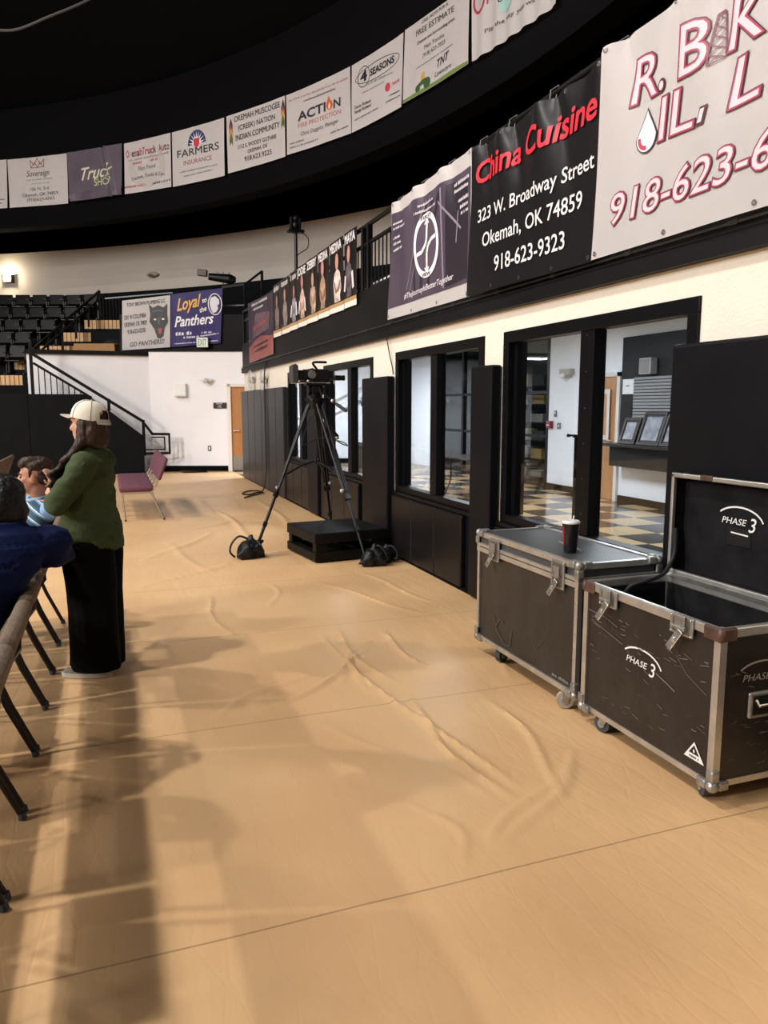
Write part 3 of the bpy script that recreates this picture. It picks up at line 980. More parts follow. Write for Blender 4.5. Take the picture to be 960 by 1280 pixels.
def play_disp(u, v):
    return wr(10, 0.012)(u, v) + 0.02 * math.sin(u * 17) * max(0, min(1, (8.1 - v) / 0.6)) + 0.01
b = Banner(ring_P, [(19.03, 7.04), (21.168, 6.96), (19.0, 8.27), (21.15, 8.25)], white_vinyl, 'white banner reading Play the way you want, rightmost whole one on the ring', RG, play_disp, nu=60)
b.text('#3a363c', [('Play the way you wa', 19.381, 7.315, 20.62, 7.235, 0.062)], 0.008)
b.layer('red_letter_curve', ink('#b03546'), lambda mb: put_ring(mb, b.P, 19.21, 7.86, 0.16, 0.19, 0.04, 0.008, PI * 0.6, PI * 1.95))
b.layer('teal_disc', ink('#9fc4c0'), lambda mb: put_disc(mb, b.P, 19.93, 7.58, 0.2, 0.17, 0.007))
b.text('#2c3a40', [('cl', 19.72, 7.60, 19.9, 7.6, 0.12, dict(shear=0.2))], 0.009)
b.layer('red_stroke', ink('#b03546'), lambda mb: put_line(mb, b.P, [(19.42, 7.72), (19.46, 7.92)], 0.03, 0.008))
b = ring_banner([(21.26, 6.98), (22.9, 7.0), (21.24, 8.25), (22.9, 8.25)], 'white banner corner at the top edge of the photo, right end of the ring', seed=11)

# ---- right balcony banners, hung on the railing
KP = 2.862 / 2.83
def poster_P(u, v, off=0.0):
    return V((2.862 - off, -u * KP, 1.6 + (v - 1.6) * KP))
WG = 'large sponsor banners on the balcony railing'
def drape(tops, amp, seed):
    """folds fanning down from each tie point"""
    def f(u, v):
        d = 0.02 + amp * 0.4 * mnoise.noise(V((u * 1.3, v * 1.0, seed)))
        for (ut, vt, k) in tops:
            dv = max(vt - v, 0.0)
            sp = 0.10 + dv * 0.32
            x = (u - ut) / sp
            d += k * amp * math.exp(-x * x) * math.exp(-dv * 1.7) * (1 if dv > 0.01 else 0.8)
            x2 = (u - ut - sp * 1.2) / (sp * 0.5)
            d -= k * amp * 0.5 * math.exp(-x2 * x2) * math.exp(-dv * 2.0)
        return d
    return f
# church banner
fv_disp = drape([(-7.46, 3.62, 0.8), (-6.85, 3.62, 1), (-6.25, 3.62, 0.8), (-5.7, 3.62, 0.6)], 0.045, 21)
b = Banner(wall_P, [(-7.621, 2.49), (-5.751, 2.485), (-7.464, 3.615), (-5.679, 3.61)], white_vinyl, 'purple church banner with a white oval cross emblem and white hems', WG, fv_disp, nu=90, nv=50)
purple = mat('muted_purple_print', '#4a4050', 0.4, var=0.25, vscale=1.6, stretch=(1, 2.5, 0.4))
def field(mb):
    C_ = [(-7.605, 2.595), (-5.757, 2.60), (-7.46, 3.505), (-5.70, 3.478)]
    for i in range(24):
        for j in range(14):
            q = []
            for s, t in ((i, j), (i + 1, j), (i + 1, j + 1), (i, j + 1)):
                s /= 24; t /= 14
                u = (C_[0][0] * (1 - s) + C_[1][0] * s) * (1 - t) + (C_[2][0] * (1 - s) + C_[3][0] * s) * t
                v = (C_[0][1] * (1 - s) + C_[1][1] * s) * (1 - t) + (C_[2][1] * (1 - s) + C_[3][1] * s) * t
                q.append((u, v))
            put_poly(mb, b.P, q, 0.004)
b.layer('purple_field', purple, field)
b.layer('dark_stripes', ink('#2a242e', 0.4), lambda mb: [put_line(mb, b.P, [(-6.9 + k * 0.17, 2.66), (-6.9 + k * 0.17, 3.0), (-6.62 + k * 0.17, 3.42)], 0.05, 0.0065) for k in range(3)] + [put_poly(mb, b.P, [(-6.2, 2.62), (-5.79, 2.64), (-5.75, 3.42), (-6.15, 3.45)], 0.006)])
b.layer('pale_lines', ink('#8d8093', 0.4), lambda mb: [put_line(mb, b.P, [(-7.1, 2.72), (-6.62, 3.46)], 0.012, 0.007), put_line(mb, b.P, [(-7.02, 2.70), (-6.52, 3.46)], 0.012, 0.007), put_line(mb, b.P, [(-6.3, 3.35), (-5.9, 3.05)], 0.02, 0.007), put_line(mb, b.P, [(-6.24, 2.62), (-6.24, 3.45)], 0.03, 0.007), put_line(mb, b.P, [(-5.98, 2.95), (-5.95, 3.2)], 0.015, 0.008)])
b.layer('dark_disc', ink('#57495c', 0.4), lambda mb: put_disc(mb, b.P, -6.585, 3.045, 0.27, 0.27, 0.008))
b.layer('oval_ring', ink('#ece8ea'), lambda mb: put_ring(mb, b.P, -6.585, 3.045, 0.285, 0.285, 0.055, 0.010))
def cross(mb):
    put_line(mb, b.P, [(-6.585, 3.24), (-6.585, 3.10), (-6.60, 3.06), (-6.68, 3.0), (-6.80, 2.99)], 0.035, 0.011)
    put_line(mb, b.P, [(-6.575, 2.84), (-6.575, 2.98), (-6.55, 3.04), (-6.48, 3.08), (-6.37, 3.09)], 0.035, 0.011)
    for (u, v, s) in ((-6.585, 3.26, 1), (-6.575, 2.82, -1)):
        put_poly(mb, b.P, [(u - 0.05, v - 0.03 * s), (u + 0.05, v - 0.03 * s), (u, v + 0.035 * s)], 0.012)
b.layer('cross_emblem', ink('#ece8ea'), cross)
b.text('#3a3040', [('FIRST', -6.70, 3.277, -6.47, 3.277, 0.032, BOLD), ('VIEW', -6.68, 2.775, -6.50, 2.775, 0.032, BOLD)], 0.013)
b.text('#ded8e0', [('#TheJourneyIsBetterTogether', -7.148, 2.64, -6.03, 2.665, 0.05, dict(shear=0.2, bold=0.008))], 0.010)
b.small('#d8d2da', [(-6.022, 3.397, -5.72, 3.399, 0.032), (-6.02, 3.346, -5.72, 3.343, 0.032), (-5.941, 3.257, -5.74, 3.257, 0.032), (-5.909, 3.2, -5.75, 3.205, 0.032), (-5.892, 3.152, -5.75, 3.156, 0.032),
                    (-7.418, 3.387, -7.22, 3.39, 0.025), (-7.417, 3.34, -7.156, 3.346, 0.025), (-7.417, 3.248, -7.262, 3.255, 0.028), (-7.416, 3.193, -7.24, 3.198, 0.028), (-7.416, 3.131, -7.218, 3.141, 0.028), (-6.758, 3.405, -6.431, 3.402, 0.025), (-6.833, 3.352, -6.361, 3.34, 0.025)], 0.010)
b.grommets(4)

ch_disp = drape([(-5.63, 3.6, 0.9), (-5.2, 3.58, 1.3), (-4.65, 3.58, 1.5), (-4.0, 3.58, 1.1)], 0.045, 31)
charcoal = mat('charcoal_vinyl', '#2b292c', 0.33, var=0.08, vscale=1)
b = Banner(wall_P, [(-5.751, 2.48), (-4.06, 2.468), (-5.651, 3.60), (-3.95, 3.58)], charcoal, 'charcoal restaurant banner with red title and white street address', WG, ch_disp, nu=110, nv=60, sag=0.02)
b.text('#d8283c', [('China Cuisine', -5.572, 3.30, -4.0, 3.275, 0.155, dict(shear=0.15, bold=0.02))], 0.012)
b.text('#e8e4e4', [('323 W. Broadway Street', -5.546, 3.010, -4.03, 3.002, 0.092, dict(bold=0.008)), ('Okemah, OK 74859', -5.458, 2.814, -4.16, 2.806, 0.10, dict(bold=0.008)), ('918-623-9323', -5.257, 2.604, -4.345, 2.60, 0.107, dict(bold=0.008))], 0.008)
b.grommets(5)

rb_disp = drape([(-3.93, 3.61, 1.2), (-3.3, 3.6, 1.4), (-2.6, 3.6, 1.2)], 0.05, 41)
b = Banner(wall_P, [(-4.055, 2.474), (-2.15, 2.478), (-3.945, 3.62), (-2.15, 3.60)], white_vinyl, 'large white oil company banner with outlined maroon letters, nearest the camera', WG, rb_disp, nu=60, nv=36)
RBT = [('R', -3.722, 3.236, -3.507, 3.225, 0.22), ('B', -3.319, 3.223, -3.151, 3.22, 0.225), ('K', -3.03, 3.235, -2.80, 3.222, 0.215), ('IL', -3.483, 2.98, -3.215, 2.963, 0.20), ('L', -2.991, 2.968, -2.80, 2.963, 0.205), ('918-623-6', -3.857, 2.634, -2.70, 2.642, 0.16)]
SH = dict(shear=0.12)
b.text('#4d2230', [t + (dict(shear=0.12, bold=0.042),) for t in RBT], 0.007, 'letter_outline')
b.text('#a8405e', [t + (dict(shear=0.12, bold=0.026),) for t in RBT], 0.0085, 'letter_edge')
b.text('#ecc9d2', [t + (dict(shear=0.12, bold=-0.002),) for t in RBT], 0.010, 'letter_fill')
def tower(mb, w=0.009, o=0.009):
    A0, A1, T0, T1 = (-3.15, 3.215), (-3.045, 3.222), (-3.118, 3.435), (-3.066, 3.432)
    L_ = lambda a, c, t: (a[0] + (c[0] - a[0]) * t, a[1] + (c[1] - a[1]) * t)
    put_line(mb, b.P, [A0, T0, T1, A1], w, o); put_line(mb, b.P, [A0, A1], w * 0.6, o)
    for k in range(5):
        t0, t1 = k / 5, (k + 1) / 5
        put_line(mb, b.P, [L_(A0, T0, t0), L_(A1, T1, t1)], w * 0.6, o); put_line(mb, b.P, [L_(A1, T1, t0), L_(A0, T0, t1)], w * 0.6, o)
b.layer('derrick_emblem', ink('#7a4456'), tower)
def drop(r):
    pts = []
    for k in range(28):
        t = 2 * PI * k / 28
        rr = r * (1.0 + 0.0 * t)
        y = -math.cos(t); x = math.sin(t)
        if y > 0: x *= (1 - y) ** 0.8 ; y *= 1.75
        pts.append((-3.585 + x * 0.085 * rr, 3.035 + y * 0.085 * rr))
    return pts
b.layer('drop_outline', ink('#3a3238'), lambda mb: put_poly(mb, b.P, drop(1.0), 0.007))
b.layer('drop_fill', ink('#f0ecee'), lambda mb: put_poly(mb, b.P, drop(0.9), 0.009))
b.layer('drop_gleam', ink('#b03a58'), lambda mb: put_ring(mb, b.P, -3.585, 3.035, 0.068, 0.068, 0.022, 0.011, PI * 0.98, PI * 1.5, 14))
def dots(mb):
    put_disc(mb, b.P, -3.465, 3.245, 0.034, 0.036, 0.007)
    put_poly(mb, b.P, [(-3.20, 2.955), (-3.15, 2.955), (-3.125, 3.04), (-3.175, 3.04)], 0.007)
b.layer('dot_outline', ink('#4d2230'), dots)
b.layer('dot_fill', ink('#ecc9d2'), lambda mb: (put_disc(mb, b.P, -3.465, 3.245, 0.02, 0.022, 0.010), put_poly(mb, b.P, [(-3.188, 2.968), (-3.16, 2.968), (-3.142, 3.028), (-3.168, 3.028)], 0.010)))
b.grommets(4)

# team posters on the far part of the railing
PG = 'player posters hung side by side on the balcony railing'
poster_m = mat('dark_poster_print', '#2a2528', 0.4, var=0.5, vscale=5, stretch=(1, 1, 0.4))
PE = [-13.58, -12.93, -12.29, -11.75, -11.16, -10.53, -9.95, -9.29, -8.76]
names = ['', '', '', 'JODIE', 'ZEBBY', 'MEDINA', 'MEDINA', 'MAYA']
plab = ['with a bowed figure, at the far end of the row', 'with a slim figure, second from the far end of the row', 'with a dark hat brim shape, third from the far end', 'with a leaning figure in white, fourth from the far end',
        'with crossed arms, fourth from the near end of the row', 'with a raised pink face, third from the near end of the row', 'with a pale upright figure, second from the near end of the row', 'with a figure in a white jacket, nearest of the row']
for k in range(8):
    u0, u1 = PE[k] + 0.01, PE[k + 1] - 0.01
    w_ = u1 - u0; r = random.Random(50 + k)
    pd = (lambda s: (lambda u, v: 0.012 + 0.012 * mnoise.noise(V((u * 2.5, v * 1.5, s)))))(60 + k)
    b = Banner(poster_P, [(u0, 2.80), (u1, 2.79), (u0, 3.69), (u1, 3.68)], poster_m, 'dark player poster ' + plab[k], PG, pd, name='poster', nu=10, nv=14)
    b.obj['category'] = 'poster'
    b.layer('white_foot', ink('#e6dfd4'), lambda mb: put_poly(mb, b.P, [(u0, 2.80), (u1, 2.79), (u1, 2.88), (u0, 2.885)], 0.005))
    b.layer('orange_strip', ink('#b08d60'), lambda mb: put_poly(mb, b.P, [(u0, 2.865), (u1, 2.86), (u1, 2.905), (u0, 2.91)], 0.007))
    cx_ = (u0 + u1) / 2 + r.uniform(-0.05, 0.05)
    hy = 3.42 + r.uniform(-0.06, 0.03)
    b.layer('figure_body', (lambda h: mat('print_' + h.strip('#'), h, 0.45, var=0.55, vscale=9))(['#6a5f62', '#86787c', '#8d8a96', '#c9a89a', '#b39a88', '#a8896e', '#d6c6c0', '#5a5258'][k]), lambda mb: put_poly(mb, b.P, [(cx_ - w_ * 0.2, 2.92), (cx_ + w_ * 0.2, 2.92), (cx_ + w_ * 0.17, 3.0), (cx_ + w_ * 0.27, 3.06), (cx_ + w_ * 0.24, 3.2), (cx_ + w_ * 0.19, 3.27), (cx_ + w_ * 0.06, hy - 0.09), (cx_ - w_ * 0.06, hy - 0.09), (cx_ - w_ * 0.2, 3.28), (cx_ - w_ * 0.28, 3.16), (cx_ - w_ * 0.24, 3.05), (cx_ - w_ * 0.15, 3.0)], 0.006))
    b.layer('figure_arms', (lambda h: mat('print_' + h.strip('#'), h, 0.45, var=0.4, vscale=12))(['#7d6258', '#8a6c62', '#6b5f6e', '#a87c6c', '#8c6a54', '#7c5c48', '#8d6a5c', '#3b3438'][k]), lambda mb: put_line(mb, b.P, [(cx_ - w_ * 0.22, 3.18), (cx_ - w_ * 0.1, 3.05), (cx_ + w_ * 0.1, 3.08), (cx_ + w_ * 0.21, 3.17)], 0.05, 0.008))
    b.layer('figure_hair', ink('#241a1c'), lambda mb: put_disc(mb, b.P, cx_, hy + 0.03, w_ * 0.17, 0.13, 0.007))
    b.layer('figure_face', ink(['#8a6a60', '#a07a74', '#a06a6a', '#b07a72', '#b58a76', '#c0807c', '#c29184', '#b88a80'][k]), lambda mb: put_disc(mb, b.P, cx_, hy, w_ * 0.12, 0.10, 0.009))
    if k in (2, 3, 7):
        b.layer('white_sleeve', ink('#dcd6da'), lambda mb: (put_line(mb, b.P, [(cx_ + w_ * 0.28, 3.2), (cx_ + w_ * 0.36, 3.0)], 0.07, 0.010), put_line(mb, b.P, [(cx_ - w_ * 0.26, 3.18), (cx_ - w_ * 0.36, 3.0)], 0.06, 0.010)))
    if names[k]:
        b.text('#e2dcde', [(names[k], u0 + 0.05, 3.55, u1 - 0.05, 3.545, 0.105, dict(bold=0.03))], 0.010)
    else:
        b.small('#c9c2c2', [(u0 + 0.06, 3.56, u1 - 0.06, 3.56, 0.10)])
# maroon team poster at the end
b = Banner(poster_P, [(-16.1, 2.48), (-13.62, 2.52), (-16.15, 3.70), (-13.62, 3.60)], mat('plum_poster_print', '#594a5e', 0.42, var=0.6, vscale=2.5), 'tall maroon and violet team poster at the far corner of the balcony', None, lambda u, v: 0.010 + 0.003 * mnoise.noise(V((u * 1.5, v * 1.5, 77))), name='poster', nu=16, nv=12)
b.obj['category'] = 'poster'
b.layer('maroon_foot', mat('maroon_print', '#8a4a44', 0.45, var=0.3, vscale=3), lambda mb: put_poly(mb, b.P, [(-16.1, 2.49), (-13.64, 2.53), (-13.64, 2.86), (-14.9, 2.95), (-16.1, 2.80)], 0.005))
b.layer('crowd_print', mat('crowd_print', '#7a5a68', 0.5, var=0.6, vscale=9, col2='#3a2a34'), lambda mb: put_poly(mb, b.P, [(-15.6, 2.95), (-14.0, 3.0), (-13.9, 3.3), (-15.3, 3.42)], 0.006))
b.small('#cbc6cc', [(-15.7, 3.58, -14.1, 3.53, 0.06), (-15.5, 3.48, -14.5, 3.45, 0.05)], 0.009)
b.small('#a5524a', [(-15.6, 3.1, -14.2, 3.14, 0.09)], 0.009)
b.small('#2c1c1e', [(-15.5, 2.76, -14.1, 2.79, 0.05), (-15.4, 2.66, -14.2, 2.69, 0.06)], 0.009)

# ---- banners on the back balcony
def back_P(u, v, off=0.0):
    return B(u, 19.2 - off, v)
BG = 'team banners on the far balcony front'
b = Banner(back_P, [(-6.481, 2.974), (-5.289, 3.052), (-6.424, 4.169), (-5.24, 4.302)], white_vinyl, 'white plumbing company banner with a black big cat head on the far balcony', BG, lambda u, v: 0.02 + 0.01 * mnoise.noise(V((u * 2, v, 5))))
BB = dict(bold=0.02)
b.text('#26232a', [('TONY BROWN PLUMBING LLC', -6.314, 4.02, -5.365, 4.13, 0.086, BB), ('1301 W COLUMBIA', -6.387, 3.709, -5.851, 3.78, 0.096, BB), ('OKEMAH, OK 74859', -6.395, 3.535, -5.839, 3.605, 0.096, BB), ('918-623-0238', -6.324, 3.362, -5.887, 3.42, 0.097, BB), ('GO PANTHERS!!', -6.279, 3.055, -5.424, 3.149, 0.107, dict(shear=0.2, bold=0.01))])
cu, cv = -5.545, 3.70
b.layer('cat_head', ink('#1f1d20'), lambda mb: put_poly(mb, b.P, [(cu + x * 0.24, cv + y * 0.40) for x, y in ((-0.95, 0.95), (-0.55, 0.75), (0, 0.9), (0.55, 0.78), (0.95, 1.0), (0.9, 0.35), (0.95, -0.1), (0.6, -0.45), (0.42, -0.95), (0.1, -1.1), (-0.2, -1.08), (-0.5, -0.5), (-0.95, -0.1), (-0.85, 0.35))], 0.006))
b.layer('cat_eyes', ink('#d8d4d4'), lambda mb: (put_disc(mb, b.P, cu - 0.09, cv + 0.02, 0.035, 0.022, 0.009), put_disc(mb, b.P, cu + 0.11, cv + 0.03, 0.035, 0.022, 0.009)))
b.layer('cat_mouth', ink('#a03a40'), lambda mb: put_poly(mb, b.P, [(cu - 0.03, cv - 0.2), (cu + 0.07, cv - 0.19), (cu + 0.05, cv - 0.32), (cu - 0.01, cv - 0.32)], 0.009))
b.layer('cat_shading', ink('#56525a'), lambda mb: (put_line(mb, b.P, [(cu - 0.14, cv + 0.2), (cu - 0.02, cv + 0.24), (cu + 0.12, cv + 0.22)], 0.02, 0.009), put_line(mb, b.P, [(cu - 0.02, cv + 0.08), (cu, cv - 0.1), (cu + 0.04, cv + 0.08)], 0.02, 0.009)))
violet = mat('royal_purple_vinyl', '#3d2f80', 0.4, var=0.2, vscale=1.5)
b = Banner(back_P, [(-5.269, 3.052), (-4.04, 3.149), (-5.22, 4.321), (-3.95, 4.473)], violet, 'purple team loyalty banner with gold and white script on the far balcony', BG, lambda u, v: 0.02 + 0.014 * mnoise.noise(V((u * 2.2, v, 9))))
b.text('#e0a94a', [('Loyal', -5.078, 3.92, -4.50, 4.05, 0.28, dict(shear=0.3, bold=0.02))])
b.text('#ece8f0', [('to', -4.46, 4.11, -4.35, 4.15, 0.115, BB), ('the', -4.53, 3.88, -4.36, 3.939, 0.115, BB), ('Panthers', -5.152, 3.54, -4.2, 3.632, 0.24, dict(shear=0.3, bold=0.02))])
b.layer('white_circle', ink('#ece8f0'), lambda mb: put_ring(mb, b.P, -4.148, 4.085, 0.175, 0.26, 0.02, 0.006))
b.layer('white_cat_head', ink('#dcd8e4'), lambda mb: put_poly(mb, b.P, [(-4.28, 4.1), (-4.25, 4.24), (-4.14, 4.28), (-4.05, 4.2), (-4.04, 4.1), (-4.09, 4.05), (-4.07, 3.98), (-4.12, 3.9), (-4.2, 3.87), (-4.25, 3.96)], 0.006))
b.small('#d8d4e4', [(-5.14, 3.33, -4.75, 3.36, 0.09), (-4.95, 3.26, -4.65, 3.28, 0.06), (-4.627, 3.29, -4.08, 3.37, 0.045), (-4.5, 3.38, -4.25, 3.40, 0.05), (-5.18, 3.12, -4.1, 3.2, 0.03)])
# ------------------------------------------------------------------ railings
t = thing('balcony_railing', 'black metal railing along the right balcony carrying the large banners', 'railing', (2.90, 9, 2.90))
O = (2.90, 9, 2.90)
mb = MB(O); mb.tube([(2.90, -0.8, 3.66), (2.90, 17.2, 3.66)], 0.026, 10); mb.build('top_rail', black_metal, t, True)
mb = MB(O); mb.box(2.885, 2.915, -0.8, 17.2, 3.44, 3.475); mb.build('mid_rail', black_metal, t)
mb = MB(O); mb.box(2.885, 2.915, -0.8, 17.2, 2.93, 2.965); mb.build('bottom_rail', black_metal, t)
for y in (0.9, 2.9, 4.9, 6.9, 8.55, 8.75, 10.6, 12.6, 14.6, 17.1):
    mb = MB(O); mb.box(2.87, 2.93, y - 0.03, y + 0.03, 2.905, 3.66, 0.004); mb.build('post', black_metal, t)
y = 7.1
while y < 9.3:
    mb = MB(O); mb.cone((2.90, y, 2.96), (2.90, y, 3.45), 0.009, n=8); mb.build('baluster', black_metal, t)
    y += 0.125
# zip ties holding the banners
mb = MB(O)
for y in (5.2, 4.65, 4.0, 3.93, 3.3, 7.46, 6.85, 6.25, 5.66):
    mb.tube([(2.90, y, 3.70), (2.84, y, 3.66), (2.83, y, 3.57), (2.88, y, 3.62), (2.90, y, 3.70)], 0.004, 5)
mb.build('banner_tie', mat('pale_tie', '#8f8c88', 0.5), t)

# stair against the far white wall
stair_pad = MB((-0.6, 19.27, 0))
stair_pad.prism([(-3.6, 19.16, 0.01), (0.77, 19.16, 0.01), (0.77, 19.16, 0.90), (-0.45, 19.16, 1.88), (-3.6, 19.16, 1.88)], (0, 0.06, 0))
o = stair_pad.build('stair_pad', pad_vinyl)
tag(o, 'large black padded panel covering the side of the far stair', 'wall pad')
mb = MB((-0.6, 19.27, 0)); mb.box(-1.72, -1.71, 19.154, 19.16, 0.02, 1.87); mb.build('seam', black_flat, o)
mb = MB()
for k in range(11):
    z = 0.17 * (k + 1); x = 0.70 - 0.24 * k
    mb.box(x - 0.26, x, 19.32, 19.93, 0, z)
mb.box(-3.6, -1.95, 19.32, 21.0, 0, 1.85)
struct('floor_stair', mb, black_paint)
t = thing('stair_railing', 'black stair railing sloping down the far white wall with a looped foot', 'railing', (-0.4, 19.3, 1.0))
O = (-0.4, 19.3, 1.0)
mb = MB(O)
mb.bar((-1.56, 19.28, 2.78), (0.78, 19.28, 1.24), 0.05, 0.07)
mb.bar((0.76, 19.28, 1.25), (0.98, 19.28, 0.94), 0.045, 0.06); mb.bar((0.96, 19.28, 0.94), (1.39, 19.28, 0.93), 0.045, 0.06)
mb.bar((1.37, 19.28, 0.95), (1.37, 19.28, 0.46), 0.045, 0.06); mb.bar((1.39, 19.28, 0.47), (0.76, 19.28, 0.47), 0.045, 0.06)
mb.build('hand_rail', black_metal, t)
mb = MB(O); mb.bar((1.26, 19.30, 0.86), (1.26, 19.30, 0.56), 0.03, 0.03); mb.bar((0.95, 19.30, 0.86), (1.27, 19.30, 0.86), 0.03, 0.03); mb.bar((1.27, 19.3, 0.56), (0.76, 19.3, 0.56), 0.03, 0.03); mb.build('inner_loop', black_metal, t)
mb = MB(O); mb.bar((-1.56, 19.28, 2.58), (-0.35, 19.28, 1.80), 0.045, 0.055); mb.build('lower_rail', black_metal, t)
for k in range(9):
    x = -1.46 + k * 0.125
    zt = 2.56 - (x + 1.56) * (0.78 / 1.21)
    mb = MB(O); mb.box(x - 0.011, x + 0.011, 19.27, 19.29, 1.86, zt); mb.build('baluster', black_metal, t)
for x, z0, z1 in ((-1.60, 1.86, 3.05), (0.02, 1.5, 1.78), (0.78, 0.42, 1.28)):
    mb = MB(O); mb.box(x - 0.035, x + 0.035, 19.25, 19.31, z0, z1, 0.004); mb.build('post', black_metal, t)

# aisle railing of the far bowl
t = thing('aisle_railing', 'black aisle railing climbing beside the far seats, left of the cardboard box', 'railing', B(-9.4, 21.0, 2.45))
O = B(-9.4, 21.0, 2.45)
mb = MB(O); mb.bar(B(-9.35, 20.6, 3.08), B(-8.83, 24.3, 5.15), 0.05, 0.06); mb.build('top_rail', black_metal, t)
mb = MB(O); mb.bar(B(-9.35, 20.6, 2.88), B(-8.83, 24.3, 4.92), 0.04, 0.05); mb.build('mid_rail', black_metal, t)
for k in range(6):
    f = k / 5
    p = B(-9.35 + 0.52 * f, 20.6 + 3.7 * f, 0)
    zt = 3.08 + 2.07 * f
    mb = MB(O); mb.box(p.x - 0.03, p.x + 0.03, p.y - 0.03, p.y + 0.03, zt - 0.75, zt); mb.build('post', black_metal, t)
for k in range(7):
    p = B(-8.75 + k * 0.1, 24.05, 0)
    mb = MB(O); mb.box(p.x - 0.012, p.x + 0.012, p.y - 0.012, p.y + 0.012, 4.25, 4.95); mb.build('baluster', black_metal, t)

t = thing('corner_railing', 'black railing at the far balcony corner stepping up beside the purple banner', 'railing', B(-3.6, 19.6, 3.8))
O = B(-3.6, 19.6, 3.8)
mb = MB(O); mb.bar(B(-4.05, 19.6, 4.55), B(-3.48, 19.6, 4.62), 0.05, 0.055); mb.bar(B(-3.49, 19.6, 4.61), B(-3.06, 19.75, 4.97), 0.05, 0.055); mb.build('top_rail', black_metal, t)
mb = MB(O); mb.bar(B(-3.47, 19.6, 4.18), B(-3.06, 19.75, 4.5), 0.04, 0.045); mb.build('mid_rail', black_metal, t)
for a, zt in ((-3.48, 4.62), (-3.07, 4.97)):
    p = B(a, 19.6 if a < -3.2 else 19.75, 0)
    mb = MB(O); mb.box(p.x - 0.03, p.x + 0.03, p.y - 0.03, p.y + 0.03, 2.9, zt); mb.build('post', black_metal, t)
mb = MB(O); mb.bar(B(-4.05, 19.62, 4.10), B(-3.48, 19.62, 4.12), 0.03, 0.035); mb.build('panel_rail', mat('grey_steel', '#54545a', 0.4, 0.5), t)
mb = MB(O); mb.bar(B(-7.0, 19.62, 4.28), B(-5.3, 19.62, 4.42), 0.03, 0.03); mb.build('long_rail', MATS['grey_steel'], t)

# ------------------------------------------------------------------ far arena seats
seat_m = mat('black_seat_plastic', '#0a0a0c', 0.3, var=0.2, vscale=6, spec=0.25)
def make_seat():
    t = thing('arena_seat', '', 'seat', (0, 0, 0))
    mb = MB()
    mb.obox((0, 0.02, 0.60), (0.44, 0.05, 0.40), Matrix.Rotation(-0.18, 3, 'X'), 0.02); mb.build('backrest', seat_m, t)
    mb = MB(); mb.obox((0, -0.14, 0.44), (0.43, 0.36, 0.05), Matrix.Rotation(0.35, 3, 'X'), 0.02); mb.build('seat', seat_m, t)
    for s in (-1, 1):
        mb = MB(); mb.box(s * 0.235 - 0.02, s * 0.235 + 0.02, -0.2, 0.08, 0.0, 0.06); mb.box(s * 0.235 - 0.018, s * 0.235 + 0.018, -0.04, 0.04, 0.04, 0.60); mb.build('leg', black_metal, t)
        mb = MB(); mb.obox((s * 0.235, -0.07, 0.62), (0.045, 0.30, 0.03), None, 0.01); mb.ball((s * 0.235, -0.2, 0.63), 0.016, u=8, v=6); mb.build('armrest', mat('grey_armrest', '#39393e', 0.35), t)
    return t
proto = make_seat()
used = False
ROWS = [('top', 24.36, 4.25, -9.15, 7), ('second', 23.82, 3.80, -9.55, 6), ('third', 23.02, 3.35, -9.95, 4), ('fourth', 22.22, 2.90, -10.35, 2), ('lowest', 21.42, 2.45, -10.15, 2)]
for rn, d, z, a0, n in ROWS:
    for i in range(n):
        a = a0 - 0.53 * i
        s = proto if not used else copy_tree(proto)
        used = True
        s.location = B(a, d, z)
        s.rotation_euler = (0, 0, -YAW)
        s['label'] = 'black folding arena seat, %s from the aisle railing in the %s row' % (ORD[i], rn)
        s['group'] = 'black folding seats of the far bowl'

# cardboard box and gear on the far ledge
t = thing('cardboard_box', 'long brown cardboard box on the far ledge beside the white plumbing banner', 'box', B(-7.4, 20.0, 2.92), -YAW)
mb = MB(); mb.box(-0.52, 0.52, -0.2, 0.2, 0, 0.27, 0.006); mb.build('carton', mat('cardboard', '#a57c50', 0.8, var=0.08, vscale=3), t)
mb = MB(); mb.box(-0.525, 0.525, -0.03, 0.03, 0.268, 0.275); mb.build('packing_tape', mat('packing_tape', '#b99564', 0.3), t)
mb = MB(org=B(-7.0, 21.0, 2.9))
for (a, d, z, r) in ((-7.75, 21.2, 3.13, 0.2), (-7.4, 21.2, 3.18, 0.26), (-7.05, 21.25, 3.16, 0.24), (-6.7, 21.2, 3.15, 0.22), (-6.45, 21.2, 3.10, 0.16)):
    mb.ball(B(a, d, z), (r * 1.1, r, r * 0.9))
g = melt('gear_bag', mb, mat('black_gear_cloth', '#17171b', 0.7, bump=0.3, bscale=10), None, 0.03, 3, 0.02, 6)
g.location = B(-7.0, 21.0, 2.9)
tag(g, 'heap of black equipment bags behind the cardboard box on the far ledge', 'bag')

# ------------------------------------------------------------------ small fixtures on the far walls
# exit sign
t = thing('exit_sign', 'small white exit sign with green letters below the purple banner', 'sign', B(-4.467, 19.12, 3.04), -YAW)
mb = MB(); mb.box(-0.14, 0.14, -0.05, 0.03, 0, 0.235, 0.01); mb.build('housing', mat('white_plastic', '#e3e3e0', 0.4), t)
exl = MB()
put_text(exl, lambda u, v, o: V((u, -0.052 - o, v)), 'EXIT', -0.10, 0.045, 0.10, 0.045, 0.15, 0.001, bold=0.01)
exl.build('lettering', mat('exit_green', '#5f8f5a', 0.5), t)
mb = MB(); mb.tube([(0.02, 0.0, 0), (0.02, 0.0, -0.1), (-0.02, 0.02, -0.14)], 0.008, 6); mb.build('cord', black_metal, t)
